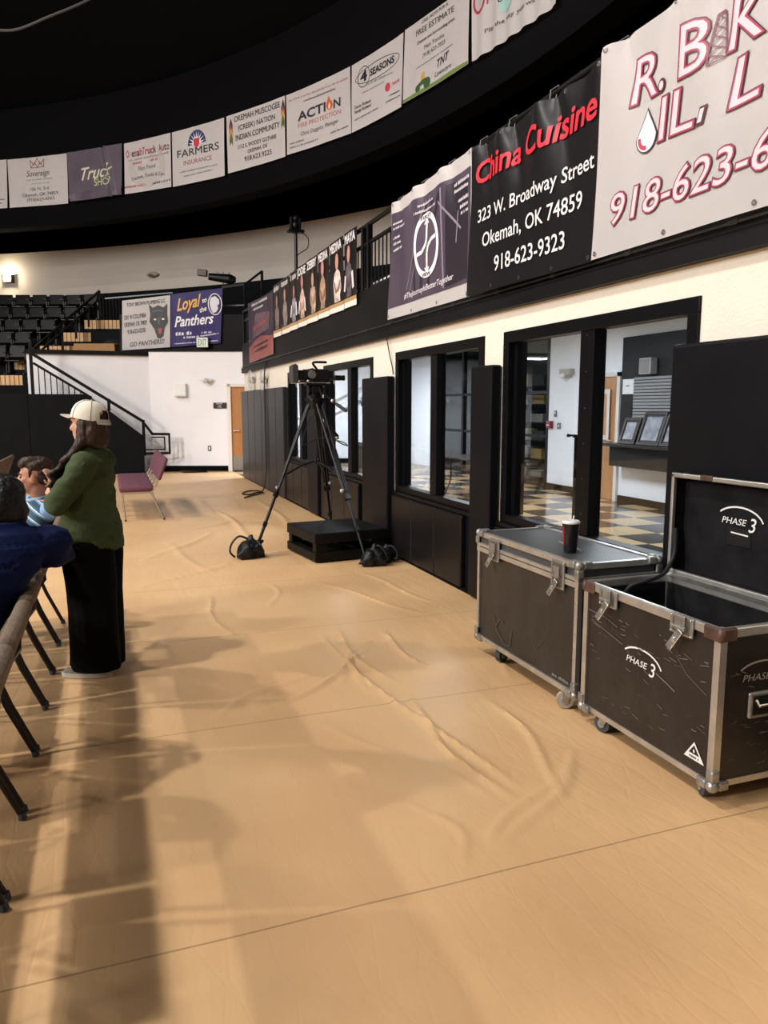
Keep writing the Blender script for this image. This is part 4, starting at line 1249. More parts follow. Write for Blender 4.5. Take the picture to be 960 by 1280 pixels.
# thermostat-like cabinet, horn strobe, outlet, room sign
t = thing('wall_cabinet', 'small white box mounted on the far white wall', 'box', B(-5.0, 18.96, 1.86), -YAW)
mb = MB(); mb.box(-0.13, 0.13, -0.07, 0.04, 0, 0.30, 0.012); mb.build('housing', MATS['white_plastic'], t)
mb = MB(); mb.box(-0.15, 0.13, -0.085, 0.03, -0.02, 0.012, 0.004); mb.build('lip', mat('pale_grey_plastic', '#c9c9cc', 0.5), t)
t = thing('emergency_light', 'white emergency light high on the far white wall left of the door', 'light', B(-4.36, 18.95, 2.22), -YAW)
mb = MB(); mb.ball((0, -0.03, 0.03), (0.16, 0.07, 0.055)); mb.build('housing', MATS['white_plastic'], t, True)
mb = MB(); mb.ball((0.0, -0.09, 0.0), (0.07, 0.05, 0.06)); mb.build('lamp', mat('frosted_lens', '#b9b8b6', 0.3), t, True)
t = thing('room_sign', 'small black room sign with white print beside the brown door', 'sign', B(-4.06, 18.985, 1.55), -YAW)
mb = MB(); mb.box(-0.16, 0.16, -0.012, 0.012, 0, 0.14); mb.build('plate', mat('black_sign_plate', '#17171a', 0.4), t)
sp = MB()
for k, (a, b_) in enumerate(((-0.09, 0.07), (-0.04, 0.03), (-0.06, 0.05))):
    put_small(sp, lambda u, v, o: V((u, -0.013 - o, v)), a, 0.105 - k * 0.04, b_, 0.105 - k * 0.04, 0.022, 0.001)
sp.build('lettering', mat('sign_white', '#d8d8d8', 0.5), t)
t = thing('wall_outlet', 'steel outlet plate low on the far white wall', 'outlet', B(-4.35, 18.988, 0.5), -YAW)
mb = MB(); mb.box(-0.04, 0.04, -0.008, 0.01, 0, 0.13, 0.003); mb.build('plate', mat('dark_steel_plate', '#6a6a6c', 0.4, 0.6), t)
mb = MB(); mb.box(-0.017, 0.017, -0.012, 0.0, 0.03, 0.10, 0.003); mb.build('socket', MATS['white_plastic'], t)
# upper wall: sconce, oval fixture
def on_outer(px_a, d, z): return B(px_a, d, z)
def outer_at(ang, z, inset=0.0):
    return V((OC.x + (OR - inset) * math.cos(ang), OC.y + (OR - inset) * math.sin(ang), z))
a_s = math.atan2(28.2 - OC.y, -2.85 - OC.x)
p = outer_at(a_s, 5.72)
t = thing('wall_sconce', 'lit square wall sconce on the upper wall at the left edge', 'lamp', p, a_s - PI / 2)
mb = MB(); mb.box(-0.17, 0.17, -0.03, 0.0, -0.13, 0.13); mb.build('backplate', mat('bronze_plate', '#5a5046', 0.4, 0.5), t)
mb = MB(); mb.box(-0.14, 0.14, -0.14, -0.03, -0.09, 0.09, 0.01); mb.build('glass_shade', mat('lit_shade', '#fff0c8', 0.4, emit=7.0), t)
mb = MB(); mb.box(-0.155, -0.14, -0.15, -0.03, -0.12, 0.12); mb.box(0.14, 0.155, -0.15, -0.03, -0.12, 0.12); mb.box(-0.155, 0.155, -0.15, -0.03, -0.12, -0.095); mb.build('frame', MATS['bronze_plate'], t)
pl = bpy.data.lights.new('sconce_bulb', 'POINT'); pl.energy = 60; pl.color = (1, 0.85, 0.6); pl.shadow_soft_size = 0.06
po = bpy.data.objects.new('sconce_bulb', pl); COL.objects.link(po); po.parent = t; po.location = (0, -0.26, 0.05)
a_o = math.atan2(24.9 - OC.y, 1.5 - OC.x)
p = outer_at(a_o, 5.55)
t = thing('dome_fixture', 'small oval fixture on the upper wall above the plumbing banner', 'light', p, a_o - PI / 2)
mb = MB(); mb.ball((0, -0.10, 0.02), (0.22, 0.09, 0.07)); mb.build('housing', mat('grey_fixture', '#a8a098', 0.5), t, True)
mb = MB(); mb.ball((0, -0.16, -0.01), (0.10, 0.06, 0.045)); mb.build('lens', mat('dark_lens', '#5e5852', 0.3), t, True)

# follow spot on the corner railing
t = thing('spotlight', 'black spotlight clamped to the far corner railing above the purple banner', 'light', B(-3.95, 19.6, 4.58), -YAW)
mb = MB(); mb.cone((-0.42, 0, 0.23), (0.1, 0, 0.17), 0.085, 0.12, 16); mb.cone((0.1, 0, 0.17), (0.24, 0, 0.15), 0.12, 0.07, 16); mb.build('body', black_metal, t, True)
mb = MB(); mb.obox((-0.58, 0, 0.32), (0.24, 0.16, 0.16), Matrix.Rotation(0.1, 3, 'Y'), 0.02); mb.build('lamp_head', mat('grey_lamp_head', '#5c5852', 0.6), t)
mb = MB(); mb.tube([(0.05, 0, 0.08), (0.12, 0, -0.02), (0.14, 0, -0.06)], 0.022, 8); mb.tube([(-0.08, 0, 0.1), (-0.05, 0, -0.02)], 0.012, 6); mb.build('yoke', black_metal, t)
mb = MB()
for x in (-0.2, -0.06, 0.08): mb.cone((x, 0, 0.27), (x, 0, 0.34), 0.008, n=6)
mb.build('knob', black_metal, t)
# mast with a small remote camera above the posters
t = thing('camera_mast', 'thin black mast with a small remote camera behind the player posters', 'camera mast', (3.22, 13.5, 3.07))
O = (3.22, 13.5, 3.07)
mb = MB(O); mb.cone((3.22, 13.5, 3.07), (3.22, 13.5, 4.62), 0.03, n=10); mb.cone((3.22, 13.5, 3.08), (3.22, 13.5, 3.10), 0.2, 0.2, 16); mb.build('mast', black_metal, t)
mb = MB(O); mb.box(3.08, 3.36, 13.42, 13.58, 4.60, 4.645, 0.01); mb.build('mounting_plate', black_metal, t)
mb = MB(O); mb.ball((3.22, 13.5, 4.72), (0.075, 0.075, 0.08)); mb.box(3.12, 3.16, 13.45, 13.55, 4.64, 4.86, 0.01); mb.box(3.27, 3.31, 13.45, 13.55, 4.64, 4.84, 0.01); mb.ball((3.21, 13.45, 4.82), (0.05, 0.06, 0.05)); mb.build('camera_head', black_metal, t, True)
mb = MB(O); mb.tube([(3.33, 13.5, 4.62), (3.44, 13.5, 4.52), (3.43, 13.5, 4.36), (3.32, 13.5, 4.28), (3.24, 13.5, 4.22)], 0.008, 6, smooth=5); mb.build('cable', black_metal, t)
# hanging cable at the top left
mb = MB(org=(-0.6, 14, 7.6)); mb.tube([(-3.2, 14.0, 7.42), (-1.9, 14.0, 7.36), (-1.31, 14, 7.39), (-1.02, 14, 7.46), (-0.61, 14, 7.69), (0.0, 14, 8.04), (0.8, 14, 8.6)], 0.02, 8, smooth=5)
o = mb.build('hanging_cable', mat('grey_cable', '#4a4a4c', 0.6), None, True)
tag(o, 'grey cable hanging across the dark ceiling at the top left', 'cable')

# ------------------------------------------------------------------ pads of the right wall
def pad(y0, y1, z1, x0, label, grp, m, name='wall_pad'):
    mb = MB((x0, (y0 + y1) / 2, 0))
    mb.box(x0, 2.895, y0 + 0.004, y1 - 0.004, 0.02, z1, 0.018, 3)
    o = mb.build(name, m, None, False)
    tag(o, label, 'wall pad', grp)
    return o
TP = [(2.35, 3.325, 'tall black wall pad nearest the camera, behind the open case lid'), (5.33, 5.70, 'tall black wall pad between the two nearest windows, behind the closed case'), (7.70, 8.56, 'tall black wall pad right of the camera tripod'), (10.64, 11.22, 'tall black wall pad directly behind the camera tripod')]
for a, b_, l in TP:
    pad(a, b_, 1.92, 2.80, l, 'tall black wall pads', pad_vinyl)
tall_grey = mat('grey_sheen_vinyl', '#222225', 0.42, var=0.12, vscale=2, bump=0.06, bscale=10, spec=0.3)
edges = [12.90, 13.55, 14.2, 14.9, 15.65, 16.4, 17.25]
for i in range(6):
    pad(edges[i], edges[i + 1], 1.93, 2.81, 'tall dark grey wall pad, %s from the far doorway' % ORD[5 - i], 'tall wall pads at the far corner', tall_grey)
segs = []
y = 2.4
while y < 12.85:
    y2 = min(y + 0.585, 12.9)
    inside = any(a - 0.25 < (y + y2) / 2 < b_ + 0.25 for a, b_, _ in TP)
    segs.append((y, y2, inside)); y = y2
k = 0
lows = [s for s in segs if not any(a < (s[0] + s[1]) / 2 < b_ for a, b_, _ in TP)]
for i, (a, b_, ins) in enumerate(lows):
    for (ta, tb, _) in TP:
        if a < tb and b_ > ta:
            if a < ta: b_ = min(b_, ta)
            else: a = max(a, tb)
    pad(a, b_, 0.66, 2.835, 'low black wall pad below the windows, %s from the camera end' % ORD[i], 'low wall pads below the windows', low_vinyl)
mb = MB(); mb.box(2.84, 2.9, -0.9, 17.28, 0.0, 0.02); mb.box(2.885, 2.9, -0.9, 12.9, 0.02, 0.665)
struct('baseboard_right', mb, black_flat)

# round fixtures on the cream wall and cords
for y, z, l in ((15.95, 2.14, 'round white wall fan on the cream wall, nearer the far doorway'), (14.65, 2.10, 'round white wall fan on the cream wall, nearer the tripod')):
    t = thing('wall_fan', l, 'fan', (2.86, y, z), 0, 'round wall fans')
    O = (2.86, y, z)
    mb = MB(O); mb.tube([(2.80, y + 0.19 * math.cos(a * PI / 12), z + 0.19 * math.sin(a * PI / 12)) for a in range(24)], 0.010, 6, closed=True)
    for a in range(6):
        c_, s_ = math.cos(a * PI / 6), math.sin(a * PI / 6)
        mb.tube([(2.78, y - 0.19 * c_, z - 0.19 * s_), (2.74, y, z), (2.78, y + 0.19 * c_, z + 0.19 * s_)], 0.004, 5, smooth=3)
    mb.build('grille', MATS['pale_grey_plastic'], t)
    mb = MB(O); mb.cone((2.77, y, z), (2.86, y, z), 0.06, 0.075, 14); mb.cone((2.85, y, z), (2.9, y, z), 0.04, n=10); mb.build('hub', mat('fan_hub', '#bdb6ac', 0.5), t)
    for a in range(3):
        an = a * 2 * PI / 3 + 0.4
        mb = MB(O); mb.obox((2.80, y + 0.11 * math.cos(an), z + 0.11 * math.sin(an)), (0.008, 0.13, 0.08), Matrix.Rotation(an, 3, 'X'), 0.003); mb.build('blade', MATS['pale_grey_plastic'], t)
mb = MB(org=(2.8, 14.3, 0))
mb.tube([(2.83, 14.45, 2.44), (2.80, 14.45, 2.1), (2.79, 14.40, 1.2), (2.79, 14.38, 0.55), (2.77, 14.34, 0.30), (2.68, 14.2, 0.03), (2.5, 14.0, 0.012), (2.33, 13.75, 0.012), (2.25, 13.95, 0.012), (2.4, 14.3, 0.014), (2.6, 14.35, 0.012), (2.62, 13.9, 0.02), (2.3, 13.5, 0.012), (2.18, 13.3, 0.012)], 0.012, 6, smooth=6)
o = mb.build('power_cord', mat('black_cord', '#141416', 0.6), None, True)
tag(o, 'black cord running down the grey wall pads and looped on the floor', 'cord')
mb = MB(org=(2.8, 7.5, 2.4))
mb.tube([(2.83, 7.86, 2.44), (2.86, 7.85, 2.3), (2.87, 7.80, 2.15), (2.88, 7.75, 2.03), (2.885, 7.73, 1.94)], 0.006, 6, smooth=5)
o = mb.build('thin_cable', MATS['black_cord'], None, True)
tag(o, 'thin dark cable hanging down the cream wall beside the middle window', 'cable')

# ------------------------------------------------------------------ lobby contents behind the glass
for i, (x, y, p_) in enumerate([(5.6, 7.0, 200), (5.6, 11.0, 260), (5.6, 15.5, 190), (5.4, 18.6, 520)]):
    t = thing('ceiling_light', 'flat white ceiling light in the lobby, %s from the near end' % ORD[i], 'light', (x, y, 2.95), 0, 'lobby ceiling lights')
    mb = MB(); mb.box(-0.62, 0.62, -0.32, 0.32, -0.03, 0.0); mb.build('frame', MATS['white_plastic'], t)
    mb = MB(); mb.box(-0.58, 0.58, -0.28, 0.28, -0.035, -0.03); mb.build('diffuser', mat('lit_diffuser', '#f4f8ff', 0.5, emit=5.0), t)
    d = bpy.data.lights.new('lobby_tube', 'AREA'); d.shape = 'RECTANGLE'; d.size = 1.1; d.size_y = 0.5; d.energy = p_ * 0.62; d.color = (0.86, 0.92, 1.0)
    o = bpy.data.objects.new('lobby_tube', d); COL.objects.link(o); o.parent = t; o.location = (0, 0, -0.06)
# ticket counter recess: dark panel, shutter, ledge
t = thing('ticket_counter', 'black ticket counter with a half lowered grey shutter on the lobby wall', 'counter', (8.08, 9.7, 0))
O = (8.08, 9.7, 0)
mb = MB(O); mb.box(8.02, 8.1, 8.2, 10.68, 0.98, 2.72, 0.005); mb.build('surround', mat('charcoal_panel', '#17181b', 0.5, spec=0.2), t)
mb = MB(O); mb.box(8.0, 8.03, 8.4, 10.35, 1.03, 1.62); mb.build('opening', black_flat, t)
mb = MB(O)
for k in range(17): mb.box(7.985, 8.01, 8.4, 10.32, 1.22 + k * 0.05, 1.262 + k * 0.05, 0.006)
mb.build('shutter', mat('grey_shutter', '#8a8c90', 0.45, 0.3), t)
mb = MB(O); mb.box(7.72, 8.08, 8.2, 10.72, 0.95, 1.0, 0.006); mb.build('ledge', mat('black_ledge', '#141417', 0.3), t)
mb = MB(O); mb.box(7.85, 8.08, 8.2, 10.70, 0.62, 0.95, 0.005); mb.build('apron', MATS['charcoal_panel'], t)
t = thing('wall_speaker', 'small grey wall speaker above the lobby shutter', 'speaker', (8.0, 9.96, 2.10))
mb = MB(); mb.box(-0.1, 0.03, -0.14, 0.14, 0, 0.25, 0.01); mb.build('cabinet', mat('speaker_grey', '#a9abad', 0.5), t)
mb = MB(); mb.box(-0.106, -0.09, -0.10, 0.12, 0.02, 0.23, 0.004); mb.build('grille', mat('speaker_grille', '#8a8b8e', 0.7), t)
t = thing('paper_notice', 'white paper notice taped beside the lobby shutter', 'notice', (8.015, 10.49, 1.80))
mb = MB(); mb.box(-0.004, 0.004, -0.14, 0.14, 0, 0.24); mb.build('paper', mat('paper_white', '#dfe1e6', 0.7), t)
pp = MB(); put_small(pp, lambda u, v, o: V((-0.006, -u, v)), -0.05, 0.12, 0.05, 0.12, 0.03); pp.build('print', mat('print_grey', '#55585e', 0.7), t)
frame_wood = mat('dark_frame_wood', '#241a18', 0.35)
def picture(y, w_, h, z, label):
    t = thing('picture_frame', label, 'picture', (7.79, y, z), 0, 'framed photographs on the lobby ledge')
    rot = Matrix.Rotation(0.33, 3, 'Y')
    def rb(mb, y0, y1, z0, z1, x0, x1):
        mb.obox(rot @ V(((x0 + x1) / 2, (y0 + y1) / 2, (z0 + z1) / 2)), (abs(x1 - x0), y1 - y0, z1 - z0), rot, 0.004)
    mb = MB()
    f = 0.05
    rb(mb, -w_ / 2, w_ / 2, 0, f, -0.02, 0.01); rb(mb, -w_ / 2, w_ / 2, h - f, h, -0.02, 0.01); rb(mb, -w_ / 2, -w_ / 2 + f, f, h - f, -0.02, 0.01); rb(mb, w_ / 2 - f, w_ / 2, f, h - f, -0.02, 0.01)
    mb.build('frame', frame_wood, t)
    mb = MB(); rb(mb, -w_ / 2 + 0.04, w_ / 2 - 0.04, 0.04, h - 0.04, -0.005, 0.006); mb.build('mat_board', mat('mat_board', '#2a2426', 0.6), t)
    mb = MB(); rb(mb, -w_ / 2 + 0.08, w_ / 2 - 0.08, 0.08, h - 0.08, -0.012, -0.006); mb.build('photo', mat('pale_photo', '#8c8e9a', 0.3, var=0.6, vscale=7), t)
picture(10.19, 0.40, 0.44, 1.0, 'small dark framed photograph on the lobby ledge, leftmost')
picture(9.68, 0.52, 0.54, 1.0, 'largest dark framed photograph in the middle of the lobby ledge')
picture(9.18, 0.46, 0.50, 1.0, 'dark framed photograph on the lobby ledge cut off by the wall pad')
# posters on the lobby door side glass
t = thing('door_poster', 'white bordered poster with a dark portrait on the mullion before the lobby door', 'poster', (8.05, 11.36, 0.93))
mb = MB(); mb.box(-0.012, 0.0, -0.36, 0.40, 0.10, 0.96); mb.build('sheet', mat('poster_pale', '#cfc6be', 0.5), t)
mb = MB(); mb.box(-0.016, -0.01, -0.28, 0.33, 0.18, 0.88); mb.build('print', mat('poster_brown', '#a97c5c', 0.5, var=0.2, vscale=5), t)
mb = MB(); mb.box(-0.02, -0.014, 0.02, 0.33, 0.30, 0.82); mb.build('portrait', mat('portrait_dark', '#2b2224', 0.5, var=0.4, vscale=6), t)
t = thing('fire_alarm', 'red fire alarm pull on the white lobby wall', 'alarm', (8.08, 12.90, 1.18))
mb = MB(); mb.box(-0.06, 0.03, -0.07, 0.07, 0, 0.14, 0.01); mb.build('box', mat('alarm_red', '#8a2a36', 0.4), t)
mb = MB(); mb.box(-0.07, -0.055, -0.045, 0.045, 0.05, 0.07); mb.build('pull_bar', MATS['white_plastic'], t)
t = thing('light_switch', 'grey switch plate on the white lobby wall', 'switch', (8.095, 12.62, 1.17))
mb = MB(); mb.box(-0.012, 0.005, -0.06, 0.06, 0, 0.12, 0.004); mb.build('plate', mat('switch_grey', '#77797e', 0.4, 0.5), t)
mb = MB(); mb.box(-0.02, -0.01, -0.012, 0.012, 0.045, 0.075); mb.build('toggle', MATS['white_plastic'], t)
mb = MB((8.095, 12.75, 1.40)); mb.box(8.08, 8.1, 12.71, 12.79, 1.40, 1.52, 0.004)
o = mb.build('thermostat', mat('thermostat_grey', '#5f6268', 0.4)); tag(o, 'small dark thermostat above the switch plate in the lobby', 'thermostat')
mb2 = MB((8.095, 12.75, 1.40)); mb2.box(8.076, 8.081, 12.73, 12.77, 1.46, 1.50); mb2.build('dial', MATS['white_plastic'], o)
t = thing('lobby_emergency_light', 'emergency light with a round lamp on the white lobby wall', 'light', (8.06, 12.33, 2.16))
mb = MB(); mb.ball((-0.02, 0, 0.04), (0.08, 0.17, 0.07)); mb.box(-0.08, 0.04, -0.17, 0.17, 0.04, 0.13, 0.01); mb.build('housing', mat('beige_plastic', '#a9a398', 0.5), t, True)
mb = MB(); mb.ball((-0.09, 0.02, 0.0), (0.05, 0.06, 0.055)); mb.build('lamp', mat('pale_lens', '#dcdcd8', 0.25), t, True)
# dark boards and tan boxes, a stand-in for shapes in the lobby glass
t = thing('stand_in_shelf', 'tall dark rack with tan boxes, stand-in for shapes in the lobby glass', 'shelf', (8.6, 14.0, 0))
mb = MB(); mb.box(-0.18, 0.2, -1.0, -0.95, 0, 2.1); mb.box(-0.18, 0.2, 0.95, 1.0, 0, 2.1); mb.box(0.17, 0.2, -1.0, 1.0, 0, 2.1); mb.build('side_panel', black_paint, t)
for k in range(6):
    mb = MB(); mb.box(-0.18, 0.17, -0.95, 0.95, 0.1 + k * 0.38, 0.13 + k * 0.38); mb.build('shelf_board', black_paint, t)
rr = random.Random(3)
tanbox = [mat('tan_block', '#b89866', 0.7), mat('grey_block', '#8f8a82', 0.7), mat('dark_block', '#3a342f', 0.7)]
pos_words = ['left end', 'middle', 'right end']
shelf_words = ['lowest', 'second', 'third', 'fourth', 'fifth', 'top']
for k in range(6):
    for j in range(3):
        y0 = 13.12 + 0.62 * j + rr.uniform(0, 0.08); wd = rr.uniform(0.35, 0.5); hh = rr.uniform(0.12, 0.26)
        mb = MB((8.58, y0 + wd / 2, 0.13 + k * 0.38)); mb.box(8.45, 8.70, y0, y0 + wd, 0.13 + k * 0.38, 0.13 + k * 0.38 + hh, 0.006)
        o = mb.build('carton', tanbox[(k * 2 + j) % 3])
        tag(o, 'stand-in box on the %s of the %s board of the dark lobby shelf' % (pos_words[2 - j], shelf_words[k]), 'box', 'boxes on the stand-in rack')
# table and trash can seen through the far windows
t = thing('lobby_table', 'dark lobby table with bent metal legs behind the middle window', 'table', (6.1, 11.9, 0))
mb = MB(); mb.box(-0.4, 0.4, -0.9, 0.9, 0.68, 0.72, 0.01); mb.build('tabletop', mat('marbled_top', '#4a4644', 0.25, var=0.4, vscale=9), t)
for sx in (-1, 1):
    for sy in (-1, 1):
        mb = MB(); mb.tube([(sx * 0.30, sy * 0.65, 0.68), (sx * 0.30, sy * 0.65, 0.30), (sx * 0.33, sy * 0.8, 0.03), (sx * 0.33, sy * 0.85, 0.012)], 0.016, 8, smooth=4); mb.build('leg', black_metal, t)
t = thing('trash_can', 'grey lidded trash can behind the window left of the tripod pad', 'trash can', (5.05, 15.3, 0))
mb = MB(); mb.lathe((0, 0, 0), [(0.19, 0.0), (0.20, 0.02), (0.26, 0.74), (0.25, 0.76)], 24); mb.build('bin', mat('bin_brown_grey', '#6a6158', 0.6), t, True)
mb = MB(); mb.lathe((0, 0, 0.74), [(0.28, 0), (0.29, 0.03), (0.24, 0.12), (0.1, 0.16)], 24); mb.build('lid', mat('bin_lid_grey', '#58595c', 0.5), t, True)
t = thing('lobby_stair_rail', 'grey wall handrail sloping along the white lobby end wall', 'railing', (5.5, 20.84, 1.0))
O = (5.5, 20.84, 1.0)
for dz in (0.0, 0.35):
    mb = MB(O); mb.tube([(4.5, 20.80, 0.75 + dz), (7.4, 20.80, 2.05 + dz)], 0.022, 8); mb.build('hand_rail', mat('pale_steel_rail', '#aeb4bc', 0.3, 0.6), t)
for x in (4.9, 6.0, 7.1):
    mb = MB(O); mb.tube([(x, 20.80, 0.75 + (x - 4.5) * 0.448), (x, 20.9, 0.70 + (x - 4.5) * 0.448)], 0.012, 6); mb.build('bracket', MATS['pale_steel_rail'], t)
mb = MB((6.9, 20.88, 1.6)); mb.box(6.82, 6.98, 20.86, 20.9, 1.6, 1.85, 0.005)
o = mb.build('restroom_sign', mat('dark_blue_sign', '#2b3038', 0.4)); tag(o, 'small dark sign on the white lobby end wall', 'sign')
m2 = MB((6.9, 20.88, 1.6)); m2.box(6.87, 6.93, 20.855, 20.861, 1.66, 1.80); m2.build('pictogram', MATS['white_plastic'], o)
# ------------------------------------------------------------------ flight cases
case_dark = mat('worn_black_laminate', '#232120', 0.38, var=0.3, vscale=5, bump=0.05, bscale=25)
case_brown = mat('scuffed_black_plywood', '#1f1a18', 0.42, var=0.35, vscale=6, bump=0.1, bscale=20)
case_in = mat('case_lining', '#100f12', 0.75, var=0.7, vscale=7, spec=0.2)
rust = mat('rusty_corner', '#5f4840', 0.5, 0.5, var=0.3, vscale=20)
galv = mat('galvanised_corner', '#9d9c98', 0.42, 0.8, var=0.25, vscale=25)
scuff = mat('scratch_grey', '#6b6661', 0.7)
white_print = mat('white_print', '#dcdad6', 0.6)

def caster(t, x, y, ztop, r, face, tread):
    mb = MB()
    mb.box(x - 0.04, x + 0.04, y - 0.04, y + 0.04, ztop - 0.008, ztop)
    d = V((math.cos(face), math.sin(face), 0)); s = V((-d.y, d.x, 0))
    c = V((x, y, r)) + d * 0.02
    for k in (-1, 1):
        mb.prism([V((x, y, ztop - 0.01)) + s * k * 0.022 + d * 0.03, V((x, y, ztop - 0.01)) + s * k * 0.022 - d * 0.02, c + s * k * 0.022 - d * 0.012 - V((0, 0, 0.01)), c + s * k * 0.022 + d * 0.014 - V((0, 0, 0.01))], s * k * 0.003)
    fork = mb.build('caster', galv, t)
    mb = MB()
    mb.cone(c - s * 0.017, c + s * 0.017, r, n=22); mb.build('wheel', tread, fork, True)
    mb = MB(); mb.cone(c - s * 0.024, c + s * 0.024, r * 0.45, n=14); mb.build('wheel_hub', mat('pale_hub', '#8f8d88', 0.5), fork, True)

def latch(t, y, z0, z1, face_x=0.0, w_=0.13, open_=True, hang=0.03):
    """butterfly latch plate on the front (x = face_x looking towards -x)"""
    mb = MB()
    mb.box(face_x - 0.008, face_x + 0.002, y - w_ / 2, y + w_ / 2, z0, z1, 0.004)
    zc = (z0 + z1) / 2
    o = mb.build('latch', galv, t)
    mb = MB(); mb.box(face_x - 0.011, face_x - 0.006, y - w_ * 0.36, y + w_ * 0.36, z0 + 0.012, z1 - 0.012, 0.003); mb.build('dish', mat('latch_dish', '#6d6a66', 0.4, 0.8, var=0.3, vscale=30), o)
    mb = MB()
    mb.box(face_x - 0.018, face_x - 0.008, y - w_ * 0.22, y + w_ * 0.22, zc - 0.02, zc + 0.045, 0.004)
    mb.cone((face_x - 0.02, y - w_ * 0.3, zc - 0.005), (face_x - 0.02, y + w_ * 0.3, zc - 0.005), 0.008, n=8)
    mb.build('latch_hook', galv, o)
    rot = Matrix.Rotation(0.45, 3, 'X') @ Matrix.Rotation(0.25, 3, 'Y')
    mb = MB()
    mb.obox((face_x - 0.03, y + 0.012, zc - 0.045 - hang * 0.5), (0.006, 0.034, 0.095), rot, 0.003)
    mb.ball((face_x - 0.034, y + 0.012, zc - 0.045 - hang * 0.5), (0.004, 0.010, 0.012), u=10, v=8)
    mb.build('latch_key', chrome, o)
    # rivets
    mb = MB()
    for sy in (-1, 1):
        for zz in (z0 + 0.008, z1 - 0.008): mb.ball((face_x - 0.009, y + sy * w_ * 0.43, zz), 0.004, u=8, v=6)
    mb.build('rivet', chrome, o)

def edge_bar(mb, p0, p1, w_=0.028):
    mb.bar(p0, p1, w_, w_)

def corner(t, p, s, r, m):
    mb = MB()
    mb.ball(p, r, u=14, v=10)
    for ax in range(3):
        q = [0, 0, 0]; q[ax] = s[ax] * 0.045
        pp = V(p) + V(q)
        size = [0.04, 0.04, 0.04]; size[ax] = 0.05
        mb.obox(pp, size, None, 0.008)
    mb.build('corner_cap', m, t)

def rivets(mb, p0, p1, nrm, n, r=0.0035):
    p0, p1 = V(p0), V(p1)
    for k in range(n):
        mb.ball(p0.lerp(p1, (k + 0.5) / n) + V(nrm), r, u=6, v=5)

# closed case
Wc, Dc = 1.12, 0.50
t = thing('flight_case', 'closed black flight case with aluminium edges and a paper cup on its lid', 'flight case', (2.205, 3.215, 0), 0.0)
zb, zs, zt = 0.105, 0.715, 0.805
mb = MB(); mb.box(0.008, Dc - 0.008, 0.008, Wc - 0.008, zb, zs - 0.002); mb.build('body', case_dark, t)
mb = MB(); mb.box(0.008, Dc - 0.008, 0.008, Wc - 0.008, zs + 0.002, zt - 0.004); lid = mb.build('lid', mat('lid_laminate', '#3a3b3e', 0.42, var=0.15, vscale=6, bump=0.05, bscale=30), t)
mb = MB()
for x in (0.012, Dc - 0.012):
    for y in (0.012, Wc - 0.012): edge_bar(mb, (x, y, zb), (x, y, zt))
for z, w2 in ((zb + 0.012, 0.03), (zt - 0.012, 0.03)):
    for x in (0.012, Dc - 0.012): edge_bar(mb, (x, 0, z), (x, Wc, z), w2)
    for y in (0.012, Wc - 0.012): edge_bar(mb, (0, y, z), (Dc, y, z), w2)
mb.build('edge_trim', alu, t)
mb = MB()
for z0, z1 in ((zs - 0.034, zs - 0.004), (zs + 0.001, zs + 0.022)):
    mb.box(-0.006, Dc + 0.006, -0.006, Wc + 0.006, z0, z1, 0.003)
mb.build('closure_band', alu, t)
mb = MB(); 
rivets(mb, (0, 0, zt - 0.012), (0, Wc, zt - 0.012), (-0.004, 0, 0), 12); rivets(mb, (0, 0, zb + 0.012), (0, Wc, zb + 0.012), (-0.004, 0, 0), 12)
rivets(mb, (0, 0.01, zb), (0, 0.01, zs), (-0.004, 0, 0), 8)
mb.build('rivet', chrome, t)
for y in (0, Wc):
    for z in (zb, zt):
        corner(t, (0.006, y + (0.006 if y == 0 else -0.006), z + (0.006 if z == zb else -0.006)), (1, 1 if y == 0 else -1, 1 if z == zb else -1), 0.024, galv)
        corner(t, (Dc - 0.006, y + (0.006 if y == 0 else -0.006), z + (0.006 if z == zb else -0.006)), (-1, 1 if y == 0 else -1, 1 if z == zb else -1), 0.024, galv)
latch(t, 0.885, 0.655, 0.79, -0.006, 0.13)
latch(t, 0.175, 0.645, 0.795, -0.006, 0.125, hang=0.05)
caster(t, 0.045, 0.115, zb, 0.045, 2.6, mat('pale_caster', '#a79f93', 0.6)); caster(t, 0.045, 0.885, zb, 0.045, 0.4, rubber); caster(t, Dc - 0.08, 0.12, zb, 0.045, 1.0, rubber); caster(t, Dc - 0.08, Wc - 0.2, zb, 0.045, 1.0, rubber)
# scuffs and hand lettering
pf = lambda u, v, o: V((0.006 - o, Wc - u, v))
mb = MB()
put_line(mb, pf, [(0.22, 0.30), (0.27, 0.22), (0.36, 0.16), (0.43, 0.17), (0.45, 0.27)], 0.008, 0.003); put_line(mb, pf, [(0.25, 0.24), (0.30, 0.30), (0.35, 0.29)], 0.007, 0.003); put_line(mb, pf, [(0.20, 0.62), (0.215, 0.58)], 0.006, 0.003)
put_line(mb, pf, [(0.68, 0.28), (0.72, 0.24), (0.79, 0.3)], 0.004, 0.003)
mb.build('scuff_marks', mat('faint_scuff', '#45413d', 0.7), t)
mb = MB(); put_small(mb, pf, 0.90, 0.15, 1.06, 0.15, 0.02, 0.003); mb.build('stencil', mat('faint_stencil', '#77716a', 0.7), t)
pt = lambda u, v, o: V((0.08 + v, Wc - u, zt + 0.0 + o))
mb = MB(); put_line(mb, pt, [(0.50, 0.20), (0.56, 0.185), (0.64, 0.175)], 0.010, 0.002); put_line(mb, pt, [(0.68, 0.17), (0.72, 0.15), (0.70, 0.135), (0.75, 0.12), (0.80, 0.125)], 0.008, 0.002); put_line(mb, pt, [(0.72, 0.17), (0.80, 0.15), (0.84, 0.115)], 0.007, 0.002)
mb.build('chalk_marks', mat('chalk', '#b6b4ae', 0.8), t)

